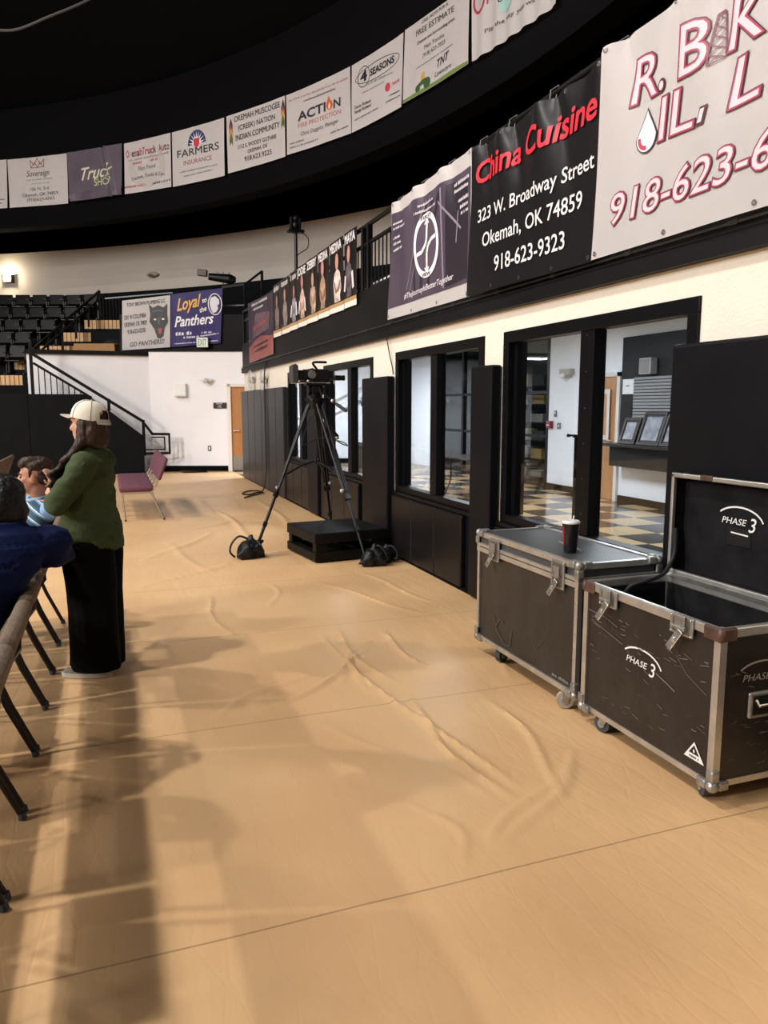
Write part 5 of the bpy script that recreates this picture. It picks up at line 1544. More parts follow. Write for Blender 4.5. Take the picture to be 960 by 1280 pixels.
# open case
Wo, Do = 0.90, 0.50
t = thing('flight_case', 'open scuffed black flight case with its lid raised, marked Phase 3', 'flight case', (2.205, 2.25, 0), 0.0)
zb, zt = 0.085, 0.742
th = 0.012
mb = MB()
mb.box(0.004, 0.004 + th, 0, Wo, zb, zt - 0.01); mb.box(Do - th, Do, 0, Wo, zb, zt - 0.01)
mb.box(0.004, Do, 0.004, 0.004 + th, zb, zt - 0.01); mb.box(0.004, Do, Wo - th - 0.004, Wo - 0.004, zb, zt - 0.01)
mb.box(0.004, Do, 0.004, Wo - 0.004, zb, zb + th)
mb.build('body', case_brown, t)
mb = MB(); mb.box(0.017, 0.020, 0.017, Wo - 0.017, zb + 0.013, zt - 0.03); mb.box(Do - 0.016, Do - 0.013, 0.017, Wo - 0.017, zb + 0.013, zt - 0.03); mb.box(0.02, Do - 0.016, 0.017, 0.020, zb + 0.013, zt - 0.03); mb.box(0.02, Do - 0.016, Wo - 0.020, Wo - 0.017, zb + 0.013, zt - 0.03)
mb.build('lining', case_in, t)
mb = MB()
for x in (0.012, Do - 0.012):
    for y in (0.012, Wo - 0.012): edge_bar(mb, (x, y, zb), (x, y, zt), 0.034 if x < 0.1 else 0.028)
for x in (0.012, Do - 0.012): edge_bar(mb, (x, 0, zb + 0.01), (x, Wo, zb + 0.01), 0.026)
for y in (0.012, Wo - 0.012): edge_bar(mb, (0, y, zb + 0.01), (Do, y, zb + 0.01), 0.026)
mb.build('edge_trim', alu, t)
mb = MB()
for x0, x1 in ((-0.006, 0.022), (Do - 0.022, Do + 0.006)): mb.box(x0, x1, -0.006, Wo + 0.006, zt - 0.042, zt, 0.006)
for y0, y1 in ((-0.006, 0.022), (Wo - 0.022, Wo + 0.006)): mb.box(0.02, Do - 0.02, y0, y1, zt - 0.042, zt, 0.006)
mb.build('rim', alu, t)
mb = MB(); mb.box(Do - 0.03, Do - 0.02, 0.03, Wo - 0.03, zt - 0.005, zt + 0.012); mb.build('hinge', chrome, t)
corner(t, (0.004, 0.004, zb + 0.004), (1, 1, 1), 0.026, galv); corner(t, (0.004, Wo - 0.004, zb + 0.004), (1, -1, 1), 0.026, galv)
corner(t, (Do - 0.004, 0.004, zb + 0.004), (-1, 1, 1), 0.026, galv)
for y, sy in ((0.0, 1), (Wo, -1)):
    mb = MB()
    mb.box(-0.010, 0.075, y + min(0, -0.010 * sy), y + max(0.0, -0.010 * sy) + (0.012 if sy > 0 else 0), zt - 0.055, zt + 0.001, 0.008)
    mb.box(-0.011, 0.002, min(y - 0.004 * sy, y + 0.085 * sy), max(y - 0.004 * sy, y + 0.085 * sy), zt - 0.055, zt + 0.001, 0.008)
    mb.ball((0.0, y, zt - 0.028), (0.018, 0.018, 0.03))
    mb.build('corner_cap', rust, t)
latch(t, 0.70, 0.655, 0.738, -0.008, 0.135)
latch(t, 0.205, 0.660, 0.745, -0.008, 0.135)
caster(t, 0.045, 0.075, zb, 0.043, 1.2, rubber); caster(t, 0.045, 0.745, zb, 0.043, 1.9, rubber); caster(t, Do - 0.09, 0.12, zb, 0.043, 1.2, rubber); caster(t, Do - 0.09, Wo - 0.12, zb, 0.043, 1.2, rubber)
pf = lambda u, v, o: V((0.004 - o, 3.15 - 2.25 - u, v))
def phase(mb, P, u, v, s, slope=0.0, o=0.0025):
    """arched lettering mark: PHASE with a large 3 under a sweeping arc"""
    put_text(mb, P, 'PHASE', u, v, u + 0.145 * s, v - slope * 0.145 * s, 0.028 * s, o, shear=0.2, bold=0.004)
    put_text(mb, P, '3', u + 0.158 * s, v - 0.024 * s - slope * 0.158 * s, u + 0.198 * s, v - 0.024 * s - slope * 0.198 * s, 0.062 * s, o, shear=0.2, bold=0.006)
    pts = []
    for k in range(15):
        a = PI * (0.80 - 0.72 * k / 14)
        pts.append((u + 0.10 * s + 0.14 * s * math.cos(a), v + 0.005 * s + 0.075 * s * math.sin(a) - slope * 0.1 * s))
    put_line(mb, P, pts, 0.008 * s, o)
mb = MB(); phase(mb, pf, 0.335, 0.436, 1.0); mb.build('lettering', white_print, t)
mb = MB(); put_poly(mb, pf, [(0.735, 0.155), (0.85, 0.155), (0.79, 0.232)], 0.003); mb.build('warning_label', white_print, t)
mb = MB(); put_poly(mb, pf, [(0.762, 0.180), (0.822, 0.180), (0.791, 0.218)], 0.004); put_small(mb, pf, 0.765, 0.163, 0.82, 0.163, 0.011, 0.004); mb.build('warning_sign', mat('label_black', '#1a1718', 0.6), t)
mb = MB(); put_line(mb, pf, [(0.791, 0.20), (0.793, 0.187)], 0.008, 0.005); mb.build('warning_mark', white_print, t)
rs = random.Random(11)
mb = MB()
for k in range(60):
    u = rs.uniform(0.04, 0.82); v = rs.choice([0.60, 0.57, 0.52, 0.49, 0.45, 0.4, 0.3, 0.2]) + rs.uniform(-0.03, 0.03)
    L_ = rs.uniform(0.01, 0.05)
    a = rs.uniform(-0.35, 0.25)
    put_line(mb, pf, [(u, v), (u + L_, v + L_ * a)], rs.uniform(0.001, 0.0035), 0.0025)
put_line(mb, pf, [(0.03, 0.60), (0.16, 0.595), (0.26, 0.57)], 0.003, 0.0025); put_line(mb, pf, [(0.06, 0.555), (0.3, 0.50)], 0.003, 0.0025); put_line(mb, pf, [(0.54, 0.44), (0.62, 0.415), (0.66, 0.40)], 0.005, 0.0025); put_line(mb, pf, [(0.66, 0.56), (0.72, 0.5), (0.84, 0.45)], 0.002, 0.0025)
mb.build('scratches', scuff, t)
ps = lambda u, v, o: V((u, 0.004 - o, v))
mb = MB(); phase(mb, ps, 0.125, 0.51, 1.0); mb.build('lettering', mat('worn_print', '#8e8a86', 0.6), t)
mb = MB()
for k in range(40):
    u = rs.uniform(0.05, 0.42); v = rs.uniform(0.14, 0.66); L_ = rs.uniform(0.01, 0.05)
    put_line(mb, ps, [(u, v), (u + L_, v + rs.uniform(-0.01, 0.01))], rs.uniform(0.001, 0.003), 0.0025)
mb.build('scratches', scuff, t)
mb = MB(); mb.box(0.155, 0.345, -0.012, 0.004, 0.355, 0.465, 0.008); o = mb.build('handle_dish', galv, t)
mb = MB(); mb.box(0.17, 0.33, -0.014, -0.010, 0.37, 0.45, 0.004); mb.build('dish_recess', mat('dark_recess', '#1f1e1d', 0.5, 0.5), o)
mb = MB(); mb.tube([(0.185, -0.016, 0.435), (0.185, -0.03, 0.415), (0.315, -0.03, 0.415), (0.315, -0.016, 0.435)], 0.007, 8); mb.build('handle', chrome, o)
# raised lid: a shallow box standing on the back edge, its open side to the court
X0, X1 = Do, Do + 0.088
Lz0, Lz1 = zt + 0.008, 1.262
mb = MB()
mb.box(X1 - 0.012, X1, 0.0, Wo, Lz0, Lz1)
mb.box(X0 + 0.004, X1, 0.0, 0.012, Lz0, Lz1); mb.box(X0 + 0.004, X1, Wo - 0.012, Wo, Lz0, Lz1)
mb.box(X0 + 0.004, X1, 0.0, Wo, Lz0, Lz0 + 0.012); mb.box(X0 + 0.004, X1, 0.0, Wo, Lz1 - 0.012, Lz1)
lid = mb.build('lid', case_in, t)
mb = MB()
for z in (Lz0 + 0.008, Lz1 - 0.008): mb.box(X0 - 0.006, X0 + 0.016, -0.004, Wo + 0.004, z - 0.012, z + 0.012, 0.005)
for y in (0.006, Wo - 0.006): mb.box(X0 - 0.006, X0 + 0.016, y - 0.010, y + 0.010, Lz0, Lz1, 0.005)
for y in (0.004, Wo - 0.004): mb.box(X1 - 0.022, X1 + 0.003, y - 0.007, y + 0.007, Lz0, Lz1)
mb.build('lid_rim', alu, lid)
mb = MB(); mb.box(X0 - 0.010, X0 + 0.018, 0.62, 0.70, Lz1 - 0.018, Lz1 + 0.008, 0.004); mb.build('lid_catch', rust, lid)
plid = lambda u, v, o: V((X1 - 0.013 - o, Wo - u, v))
mb = MB(); put_poly(mb, plid, [(0.315, 0.945), (0.455, 0.945), (0.455, 1.028), (0.315, 1.028)], 0.002); mb.build('lid_patch', mat('patch_black', '#08080a', 0.5), lid)
mb = MB(); phase(mb, plid, 0.275, 1.045, 1.05, 0.0, 0.004); put_line(mb, plid, [(0.335, 1.005), (0.44, 1.0)], 0.007, 0.004); mb.build('lettering', white_print, lid)
mb = MB()
mb.tube([(X0 + 0.02, Wo - 0.02, 0.98), (X0 + 0.012, Wo - 0.03, 0.86), (X0 - 0.02, Wo - 0.04, 0.80), (X0 - 0.09, Wo - 0.07, 0.755), (X0 - 0.2, Wo - 0.09, 0.735), (X0 - 0.27, Wo - 0.06, 0.71), (X0 - 0.29, Wo - 0.03, 0.66)], 0.011, 8, smooth=6)
mb.build('lid_stay', mat('black_strap', '#0e0e10', 0.7), t, True)

# paper cup
t = thing('paper_cup', 'black paper cup with a white lid and red mark on the closed flight case', 'cup', (2.36, 3.53, 0.806))
mb = MB(); mb.lathe((0, 0, 0), [(0.033, 0), (0.035, 0.004), (0.047, 0.160), (0.048, 0.163)], 28); mb.build('cup', mat('black_cup_paper', '#161316', 0.35), t, True)
mb = MB(); mb.lathe((0, 0, 0.160), [(0.049, 0), (0.050, 0.008), (0.047, 0.012), (0.043, 0.016), (0.02, 0.015), (0.001, 0.015)], 28); mb.build('lid', mat('white_cup_lid', '#e6e2de', 0.35), t, True)
mb = MB(); mb.cone((0.012, 0, 0.17), (0.02, 0.004, 0.20), 0.0035, n=8); mb.build('straw', MATS['white_cup_lid'], t)
pc = lambda u, v, o: V(((0.0352 + 0.075 * v + o) * math.cos(PI + 0.1 + u / 0.042), (0.0352 + 0.075 * v + o) * math.sin(PI + 0.1 + u / 0.042), v))
mb = MB()
put_line(mb, pc, [(-0.012, 0.14), (-0.004, 0.135), (-0.012, 0.12), (-0.002, 0.112), (-0.013, 0.098), (-0.004, 0.088), (-0.012, 0.075), (-0.004, 0.06), (-0.012, 0.045), (-0.005, 0.035)], 0.006, 0.001)
put_line(mb, pc, [(-0.02, 0.14), (-0.017, 0.09), (-0.02, 0.04)], 0.005, 0.001)
mb.build('red_mark', mat('cup_red', '#c02a3c', 0.4), t)

# ------------------------------------------------------------------ camera tripod
leg_m = mat('tripod_graphite', '#2a2a2d', 0.35, 0.5)
t = thing('tripod', 'tall black tripod with a fluid head holding the video camera', 'tripod', (2.10, 8.05, 0))
O = (2.10, 8.05, 0)
A = V((2.11, 8.06, 1.63))
FEET = [V((1.41, 8.06, 0.02)), V((2.42, 7.24, 0.02)), V((2.48, 8.72, 0.02))]
for F in FEET:
    d = (F - A); dn = d.normalized(); s = dn.cross(V((0, 0, 1))).normalized()
    top = A + V((d.x, d.y, 0)).normalized() * 0.07
    m1 = top + (F - top) * 0.56; m2 = top + (F - top) * 0.60
    mb = MB(O)
    for k in (-1, 1): mb.cone(top + s * k * 0.032, m1 + s * k * 0.026, 0.014, n=10)
    leg = mb.build('leg', leg_m, t, True)
    mb = MB(O); mb.cone(top + (F - top) * 0.30, F - dn * 0.03, 0.017, n=10); mb.build('leg_extension', mat('leg_extension_black', '#1a1a1c', 0.35, 0.4), leg, True)
    q = dn.to_track_quat('Z', 'Y').to_matrix()
    mb = MB(O); mb.obox(m2, (0.075, 0.045, 0.07), q, 0.008); mb.obox(top + (F - top) * 0.8, (0.05, 0.04, 0.06), q, 0.008); mb.build('leg_lock', black_metal, leg)
    mb = MB(O); mb.ball(m1 + s * 0.045, 0.022, u=10, v=8); mb.build('lock_knob', mat('silver_knob', '#cfcfcf', 0.3, 0.7), leg)
    mb = MB(O); mb.ball(F, (0.035, 0.035, 0.02)); mb.build('rubber_foot', rubber, leg)
mb = MB(O); hub = A + V((0, 0, -0.62))
for F in FEET:
    p = A + (F - A) * 0.47
    mb.tube([hub, hub.lerp(p, 0.5) + V((0, 0, 0.02)), p], 0.010, 8)
mb.ball(hub, 0.03)
mb.build('spreader', black_metal, t)
mb = MB(O); mb.cone((2.11, 8.06, 1.57), (2.11, 8.06, 1.66), 0.085, 0.095, 18); mb.cone((2.11, 8.06, 1.66), (2.11, 8.06, 1.69), 0.11, n=18); mb.build('crown', black_metal, t)
mb = MB(O); mb.cone((2.11, 8.06, 1.69), (2.11, 8.06, 1.75), 0.05, 0.06, 16); mb.cone((2.03, 8.06, 1.775), (2.19, 8.06, 1.775), 0.055, n=16); mb.obox((2.11, 8.06, 1.775), (0.10, 0.13, 0.08), None, 0.015); mb.box(2.0, 2.22, 7.99, 8.13, 1.82, 1.845, 0.006); mb.build('fluid_head', black_metal, t)
mb = MB(O); mb.tube([(2.16, 8.0, 1.76), (2.30, 7.93, 1.63), (2.36, 7.90, 1.585)], 0.011, 8); h = mb.build('pan_handle', black_metal, t, True)
mb = MB(O); mb.cap((2.315, 7.925, 1.62), (2.40, 7.88, 1.555), 0.019); mb.build('grip', rubber, h, True)
mb = MB(O); mb.ball((2.27, 7.945, 1.66), 0.02, u=10, v=8); mb.build('clamp', MATS['silver_knob'], h)
mb = MB(O); mb.cap((2.20, 7.96, 1.42), (2.31, 7.92, 1.28), 0.022); mb.tube([(2.16, 8.0, 1.6), (2.17, 7.98, 1.5), (2.20, 7.96, 1.42)], 0.01, 6); g_ = mb.build('zoom_control', black_metal, t, True)
mb = MB(O); mb.ball((2.31, 7.92, 1.27), 0.024, u=10, v=8); mb.build('control_button', MATS['silver_knob'], g_)
mb = MB(O); mb.tube([(2.14, 8.0, 1.8), (2.26, 7.92, 1.3), (2.40, 7.85, 1.18), (2.36, 7.88, 1.22), (2.15, 8.0, 1.26), (1.95, 8.02, 1.2), (2.05, 8.0, 1.5)], 0.006, 6, smooth=6); mb.build('cable', MATS['black_cord'], t)

# video camera on the tripod, lens pointing towards the court (left)
t = thing('video_camera', 'black cinema camera with top handle on the tall tripod, lens to the left', 'camera', (2.11, 8.06, 1.846))
cb = mat('camera_black', '#101012', 0.4, spec=0.3)
mb = MB(); mb.box(-0.06, 0.14, -0.06, 0.06, 0.02, 0.15, 0.012); mb.box(-0.10, 0.16, -0.03, 0.03, 0.0, 0.02, 0.004); mb.build('body', cb, t)
mb = MB(); mb.cone((-0.06, 0, 0.085), (-0.20, 0, 0.085), 0.05, 0.055, 18); mb.cone((-0.10, 0, 0.085), (-0.13, 0, 0.085), 0.062, n=18); mb.build('lens', cb, t, True)
mb = MB()
mb.box(-0.265, -0.20, -0.085, 0.085, 0.0, 0.175, 0.008); mb.prism([(-0.265, -0.085, 0.175), (-0.20, -0.085, 0.175), (-0.23, -0.085, 0.20)], (0, 0.17, 0)); mb.build('matte_box', mat('matte_box_grey', '#3a3a3c', 0.6), t)
mb = MB(); mb.tube([(0.03, 0, 0.14), (-0.01, 0, 0.19), (-0.02, 0, 0.215), (0.02, 0, 0.225), (0.13, 0, 0.225)], 0.013, 10, smooth=4); mb.build('top_handle', cb, t, True)
mb = MB(); mb.box(0.14, 0.20, -0.05, 0.05, 0.03, 0.13, 0.01); mb.build('battery', cb, t)
mb = MB(); mb.box(0.20, 0.27, -0.10, -0.04, 0.03, 0.085, 0.008); mb.tube([(0.14, -0.05, 0.04), (0.21, -0.07, 0.055)], 0.012, 6); mb.cone((0.27, -0.07, 0.058), (0.31, -0.07, 0.058), 0.026, 0.03, 12); mb.build('viewfinder', cb, t)
mb = MB(); mb.cone((-0.05, -0.065, 0.09), (-0.05, -0.09, 0.09), 0.045, 0.04, 18); mb.build('follow_focus', mat('focus_ring', '#7a7a78', 0.35, 0.5), t, True)
mb = MB()
for y in (-0.04, 0.04): mb.cone((-0.26, y, 0.005), (0.16, y, 0.005), 0.008, n=8)
mb.build('rod', chrome, t)

# sandbags on the tripod feet
bag_m = mat('black_nylon', '#111215', 0.42, spec=0.3, var=0.2, vscale=8, bump=0.25, bscale=14)
def sandbag(c, sx, sy, sz, rz, label, strap):
    mb = MB(org=c)
    c = V(c)
    R_ = Matrix.Rotation(rz, 3, 'Z')
    # two filled pouches leaning on each other, with a pinched, pointed top seam and corner ears
    for k in (-1, 1):
        mb.ball(c + R_ @ V((k * sx * 0.30, 0, sz * 0.40)), (sx * 0.30, sy * 0.62, sz * 0.50), R_ @ Matrix.Rotation(-k * 0.5, 3, 'Y'))
        mb.cone(c + R_ @ V((k * sx * 0.22, sy * 0.3 * k, sz * 0.5)), c + R_ @ V((k * sx * 0.85, sy * 0.25 * k, sz * (0.75 if k > 0 else 0.12))), sy * 0.34, 0.008, 10)
    mb.cone(c + R_ @ V((0, 0, sz * 0.45)), c + R_ @ V((sx * 0.05, 0, sz * 1.12)), sx * 0.42, 0.012, 12)
    mb.cone(c + R_ @ V((0, 0, sz * 0.4)), c + R_ @ V((-sx * 0.3, -sy * 0.6, 0.02)), sx * 0.3, 0.01, 10)
    mb.obox(c + V((0, 0, 0.02)), (sx * 1.2, sy * 0.8, 0.04), R_)
    o = melt('sandbag', mb, bag_m, None, 0.012, 3, 0.008, 14)
    o.location = c
    tag(o, label, 'sandbag')
    mb = MB(); mb.tube([V(p) for p in strap], 0.012, 6, smooth=6); mb.build('carry_strap', mat('strap_black', '#101012', 0.6), o, True)
    return o
sandbag((1.36, 7.99, 0.0), 0.22, 0.17, 0.22, 0.3, 'black sandbag with a loose looped strap over the left tripod foot', [(-0.02, 0, 0.2), (-0.12, -0.02, 0.24), (-0.2, -0.03, 0.17), (-0.22, -0.03, 0.08), (-0.17, -0.03, 0.02)])
sandbag((2.47, 7.17, 0.0), 0.20, 0.15, 0.20, -0.1, 'black sandbag in front of the right tripod foot beside the low riser', [(0.0, 0, 0.19), (0.05, -0.03, 0.20), (0.10, -0.06, 0.14), (0.12, -0.07, 0.05)])
sandbag((2.665, 7.34, 0.0), 0.20, 0.15, 0.16, 0.6, 'black sandbag lying against the wall pad behind the other one', [(0.0, 0, 0.15), (0.05, -0.05, 0.16), (0.09, -0.09, 0.10), (0.08, -0.10, 0.04)])
mb = MB(org=(2.72, 7.3, 0)); mb.tube([(2.58, 7.36, 0.012), (2.66, 7.30, 0.012), (2.72, 7.27, 0.02)], 0.007, 6, smooth=4); mb.ball((2.75, 7.25, 0.03), (0.045, 0.025, 0.022))
o = mb.build('cable_end', MATS['black_cord'], None, True); tag(o, 'short black cable end lying on the floor by the right sandbags', 'cable')

# low black riser between the tripod legs
t = thing('camera_riser', 'low two-tier black wooden riser on the floor under the tripod', 'riser', (1.93, 7.45, 0), 0.12)
rw = mat('black_stained_wood', '#100f0e', 0.5, spec=0.15, var=0.25, vscale=4, bump=0.12, bscale=12, stretch=(1, 6, 3))
mb = MB(); mb.box(0, 0.84, 0, 0.86, 0.20, 0.30, 0.006); mb.build('top_deck', rw, t)
mb = MB(); mb.box(0.005, 0.835, 0.005, 0.855, 0.3, 0.306); mb.build('top_mat', mat('black_grip_mat', '#121216', 0.6, bump=0.1, bscale=60, spec=0.2), t)
mb = MB()
for y0 in (0.0, 0.76): mb.box(0, 0.84, y0, y0 + 0.10, 0.012, 0.105, 0.005)
for x0 in (0.0, 0.37, 0.74): mb.box(x0, x0 + 0.10, 0.1, 0.76, 0.012, 0.10, 0.005)
mb.build('base_frame', rw, t)
for x0 in (0.015, 0.70):
    for y0 in (0.015, 0.74):
        mb = MB(); mb.box(x0, x0 + 0.13, y0, y0 + 0.10, 0.10, 0.202, 0.004); mb.build('post', rw, t)

# ------------------------------------------------------------------ chairs
brown_f = mat('taupe_upholstery', '#665545', 0.95, var=0.25, vscale=60, bump=0.25, bscale=160)
dark_frame = mat('brown_black_frame', '#1d1614', 0.38, 0.4)
maroon_f = mat('maroon_upholstery', '#633846', 0.85, var=0.12, vscale=20, bump=0.1, bscale=120)
pale_frame = mat('champagne_frame', '#b3a698', 0.32, 0.6)
def make_chair(name, label, fab, fr):
    t = thing(name, label, 'chair')
    hw = 0.279
    mb = MB(); mb.obox((-0.355, 0, 0.45), (0.47, 2 * hw - 0.01, 0.085), None, 0.035, 3); mb.build('seat', fab, t, True)
    rot = Matrix.Rotation(0.36, 3, 'Y')
    mb = MB(); mb.obox((0.005, 0, 0.72), (0.058, 2 * hw, 0.335), rot, 0.028, 4); mb.build('backrest', fab, t, True)
    mb = MB()
    for s in (-1, 1):
        mb.tube([(-0.15, s * 0.255, 0.40), (-0.10, s * 0.255, 0.50), (0.005, s * 0.255, 0.68), (0.068, s * 0.255, 0.85)], 0.011, 8)
        mb.obox((-0.085, s * 0.255, 0.52), (0.03, 0.02, 0.1), rot)
    mb.tube([(0.035, -0.255, 0.76), (0.06, 0, 0.76), (0.035, 0.255, 0.76)], 0.008, 6)
    mb.build('back_frame', fr, t, True)
    mb = MB(); mb.box(-0.56, -0.14, -0.26, -0.235, 0.385, 0.41); mb.box(-0.56, -0.14, 0.235, 0.26, 0.385, 0.41); mb.box(-0.57, -0.545, -0.26, 0.26, 0.385, 0.41); mb.box(-0.16, -0.135, -0.26, 0.26, 0.385, 0.41); mb.build('seat_frame', fr, t)
    for s in (-1, 1):
        mb = MB(); mb.tube([(-0.55, s * 0.25, 0.40), (-0.52, s * 0.255, 0.01)], 0.012, 8); l = mb.build('leg', fr, t, True)
        mb = MB(); mb.cone((-0.52, s * 0.255, 0), (-0.521, s * 0.255, 0.025), 0.016, 0.014, 10); mb.build('rubber_foot', rubber, l)
        mb = MB(); mb.tube([(-0.155, s * 0.25, 0.40), (-0.10, s * 0.255, 0.24), (0.0, s * 0.262, 0.01)], 0.013, 8); l = mb.build('leg', fr, t, True)
        mb = MB(); mb.cone((0.001, s * 0.262, 0), (-0.002, s * 0.262, 0.025), 0.017, 0.015, 10); mb.build('rubber_foot', rubber, l)
    return t
bc = make_chair('stacking_chair', '', brown_f, dark_frame)
CY = [1.683 + 0.577 * k for k in range(8)]
for i, y in enumerate(CY):
    c = bc if i == 0 else copy_tree(bc)
    c.location = (-0.39, y, 0)
    c['label'] = 'taupe upholstered stacking chair in the left row seen from behind, %s from the camera' % ORD[i]
    c['group'] = 'taupe chairs in the left row'
for i, y in enumerate((11.3, 11.88, 12.46)):
    c = copy_tree(bc); c.location = (-1.45, y, 0)
    c['label'] = 'taupe stacking chair far behind the seated men, %s of that far row' % ('nearest', 'middle', 'farthest')[i]
    c['group'] = 'taupe chairs in the far row'
mc = make_chair('stacking_chair', '', maroon_f, pale_frame)
for i in range(4):
    c = mc if i == 0 else copy_tree(mc)
    c.location = (0.68, 11.42 + 0.572 * i, 0)
    c['label'] = 'maroon stacking chair with pale legs of the linked row, %s' % ('nearest the camera', 'second from the camera', 'third from the camera', 'farthest from the camera')[i]
    c['group'] = 'linked maroon chairs'
# ------------------------------------------------------------------ people
skin = mat('skin', '#b4826a', 0.5, var=0.08, vscale=6)
hair_b = mat('dark_brown_hair', '#34221a', 0.5, spec=0.3, var=0.4, vscale=12, stretch=(1, 1, 0.3), bump=0.5, bscale=60)
hair_k = mat('black_hair', '#0d0b0c', 0.45, spec=0.3, var=0.4, vscale=14, bump=0.4, bscale=50)

class Body:
    """local axes from a facing direction: f forward, l to the person's left, z up"""
    def __init__(self, root, face_deg):
        a = math.radians(face_deg)
        self.F = V((math.cos(a), math.sin(a), 0)); self.L = V((-math.sin(a), math.cos(a), 0))
        self.root = V(root)
        self.R = Matrix((self.F, self.L, V((0, 0, 1)))).transposed()
    def __call__(self, f, l, z):
        return self.F * f + self.L * l + V((0, 0, z))
    def ell(self, mb, c, r, rot=None):
        mb.ball(self(*c), r, self.R @ rot if rot is not None else self.R)
    def ring(self, f, l, z, df, dl, fn=None):
        return (self(f, l, z), self.F * df, self.L * dl) + ((fn,) if fn else ())

def finger_hand(mb, wrist, d, n, side, size=1.0, curl=0.5):
    """palm, four unequal bent fingers and a thumb; d along the hand, n out of its back, side = thumb direction"""
    wrist, d, n, side = V(wrist), V(d).normalized(), V(n).normalized(), V(side).normalized()
    k = size
    palm = wrist + d * 0.048 * k
    q = Matrix((d, side, n)).transposed()
    mb.ball(palm, (0.052 * k, 0.042 * k, 0.018 * k), q)
    for i, ln in enumerate((0.072, 0.080, 0.074, 0.058)):
        o = (0.030 - 0.020 * i) * k
        p = wrist + d * 0.085 * k + side * o
        dirv = d
        for j in range(3):
            dirv = (dirv - n * curl * (0.35 + 0.3 * j)).normalized()
            p2 = p + dirv * ln * k * (0.42, 0.32, 0.26)[j]
            mb.cap(p, p2, 0.0088 * k, 0.0082 * k); p = p2
    p = wrist + d * 0.025 * k + side * 0.032 * k
    p2 = p + (side * 0.8 + d * 0.7).normalized() * 0.038 * k
    mb.cap(p, p2, 0.0115 * k, 0.010 * k)
    mb.cap(p2, p2 + (d + side * 0.2 - n * 0.2).normalized() * 0.030 * k, 0.010 * k, 0.0085 * k)

def head(B_, mb, c, s=1.0, tilt=None):
    """skull, jaw, nose, brow, lips, ears; c = centre of the skull at eye height"""
    f, l, z = c
    e = lambda df, dl, dz, r, rot=None: B_.ell(mb, (f + df * s, l + dl * s, z + dz * s), tuple(x * s for x in r), rot)
    e(-0.012, 0, 0.035, (0.098, 0.077, 0.092))
    e(0.018, 0, -0.03, (0.076, 0.066, 0.085))
    e(0.040, 0, -0.085, (0.045, 0.045, 0.036))       # jaw
    e(0.068, 0, -0.102, (0.018, 0.022, 0.016))       # chin
    e(0.080, 0, 0.022, (0.016, 0.048, 0.012))        # brow
    for sd in (-1, 1):
        e(0.058, sd * 0.042, -0.025, (0.026, 0.022, 0.022))   # cheeks
        e(-0.008, sd * 0.076, -0.015, (0.020, 0.010, 0.032), Matrix.Rotation(0.25, 3, 'Y'))  # ears
    mb.cap(B_(f + 0.086 * s, l, z + 0.012 * s), B_(f + 0.108 * s, l, z - 0.034 * s), 0.009 * s, 0.014 * s)  # nose
    e(0.104, 0, -0.038, (0.016, 0.018, 0.010))
    e(0.083, 0, -0.064, (0.014, 0.026, 0.008)); e(0.080, 0, -0.077, (0.013, 0.023, 0.009))  # lips

def eyes(B_, c, parent, s=1.0):
    mb = MB()
    f, l, z = c
    for sd in (-1, 1): B_.ell(mb, (f + 0.079 * s, l + sd * 0.032 * s, z - 0.002 * s), (0.008 * s, 0.012 * s, 0.008 * s))
    mb.build('eye', mat('dark_eye', '#1c1414', 0.2), parent, True)
    mb = MB()
    for sd in (-1, 1): B_.ell(mb, (f + 0.088 * s, l + sd * 0.034 * s, z + 0.024 * s), (0.008 * s, 0.020 * s, 0.005 * s))
    mb.build('eyebrow', hair_b, parent, True)

# ---- woman standing with folded arms
root = V((-0.135, 4.80, 0))
W = Body(root, 162)
WH = Body(root, 146)
t = thing('person', 'woman in a cream cap, olive shirt and wide black trousers standing with folded arms', 'person', root)
HC = (-0.025, 0.01, 1.505)
mb = MB()
head(WH, mb, HC, 0.97)
mb.cap(W(-0.035, 0, 1.28), W(-0.015, 0, 1.40), 0.062, 0.056)
mb.loft([W.ring(-0.0, 0, 0.82, 0.12, 0.15), W.ring(0.0, 0, 1.0, 0.10, 0.13), W.ring(-0.01, 0, 1.2, 0.11, 0.155), W.ring(-0.03, 0, 1.30, 0.07, 0.12), W.ring(-0.03, 0, 1.34, 0.05, 0.06)])
SL, SR = (-0.045, 0.165, 1.27), (-0.035, -0.165, 1.27)
EL, ER = (0.095, 0.235, 1.055), (0.12, -0.225, 1.05)
HL, HR = (0.215, -0.03, 1.07), (0.20, 0.06, 1.10)
for S_, E_, H_ in ((SL, EL, HL), (SR, ER, HR)):
    mb.cap(W(*S_), W(*E_), 0.045, 0.038); mb.cap(W(*E_), W(*H_), 0.036, 0.026)
finger_hand(mb, W(*HL), W(-0.10, -0.9, 0.1), W(0.9, -0.2, 0.1), V((0, 0, 1)), 0.95, 0.5)
finger_hand(mb, W(*HR), W(-0.35, 0.9, -0.1), W(0.9, 0.3, 0.1), V((0, 0, 1)), 0.95, 0.5)
for sd in (-1, 1):
    mb.cap(W(0, sd * 0.085, 0.84), W(0.0, sd * 0.085, 0.46), 0.085, 0.055); mb.cap(W(0.0, sd * 0.085, 0.46), W(-0.02, sd * 0.085, 0.09), 0.055, 0.036)
    mb.cap(W(-0.02, sd * 0.085, 0.06), W(0.11, sd * 0.09, 0.045), 0.035, 0.028)
melt('body', mb, mat('fair_skin', '#c99880', 0.5, var=0.06, vscale=6), t, 0.008, 3)
eyes(WH, HC, t, 0.97)
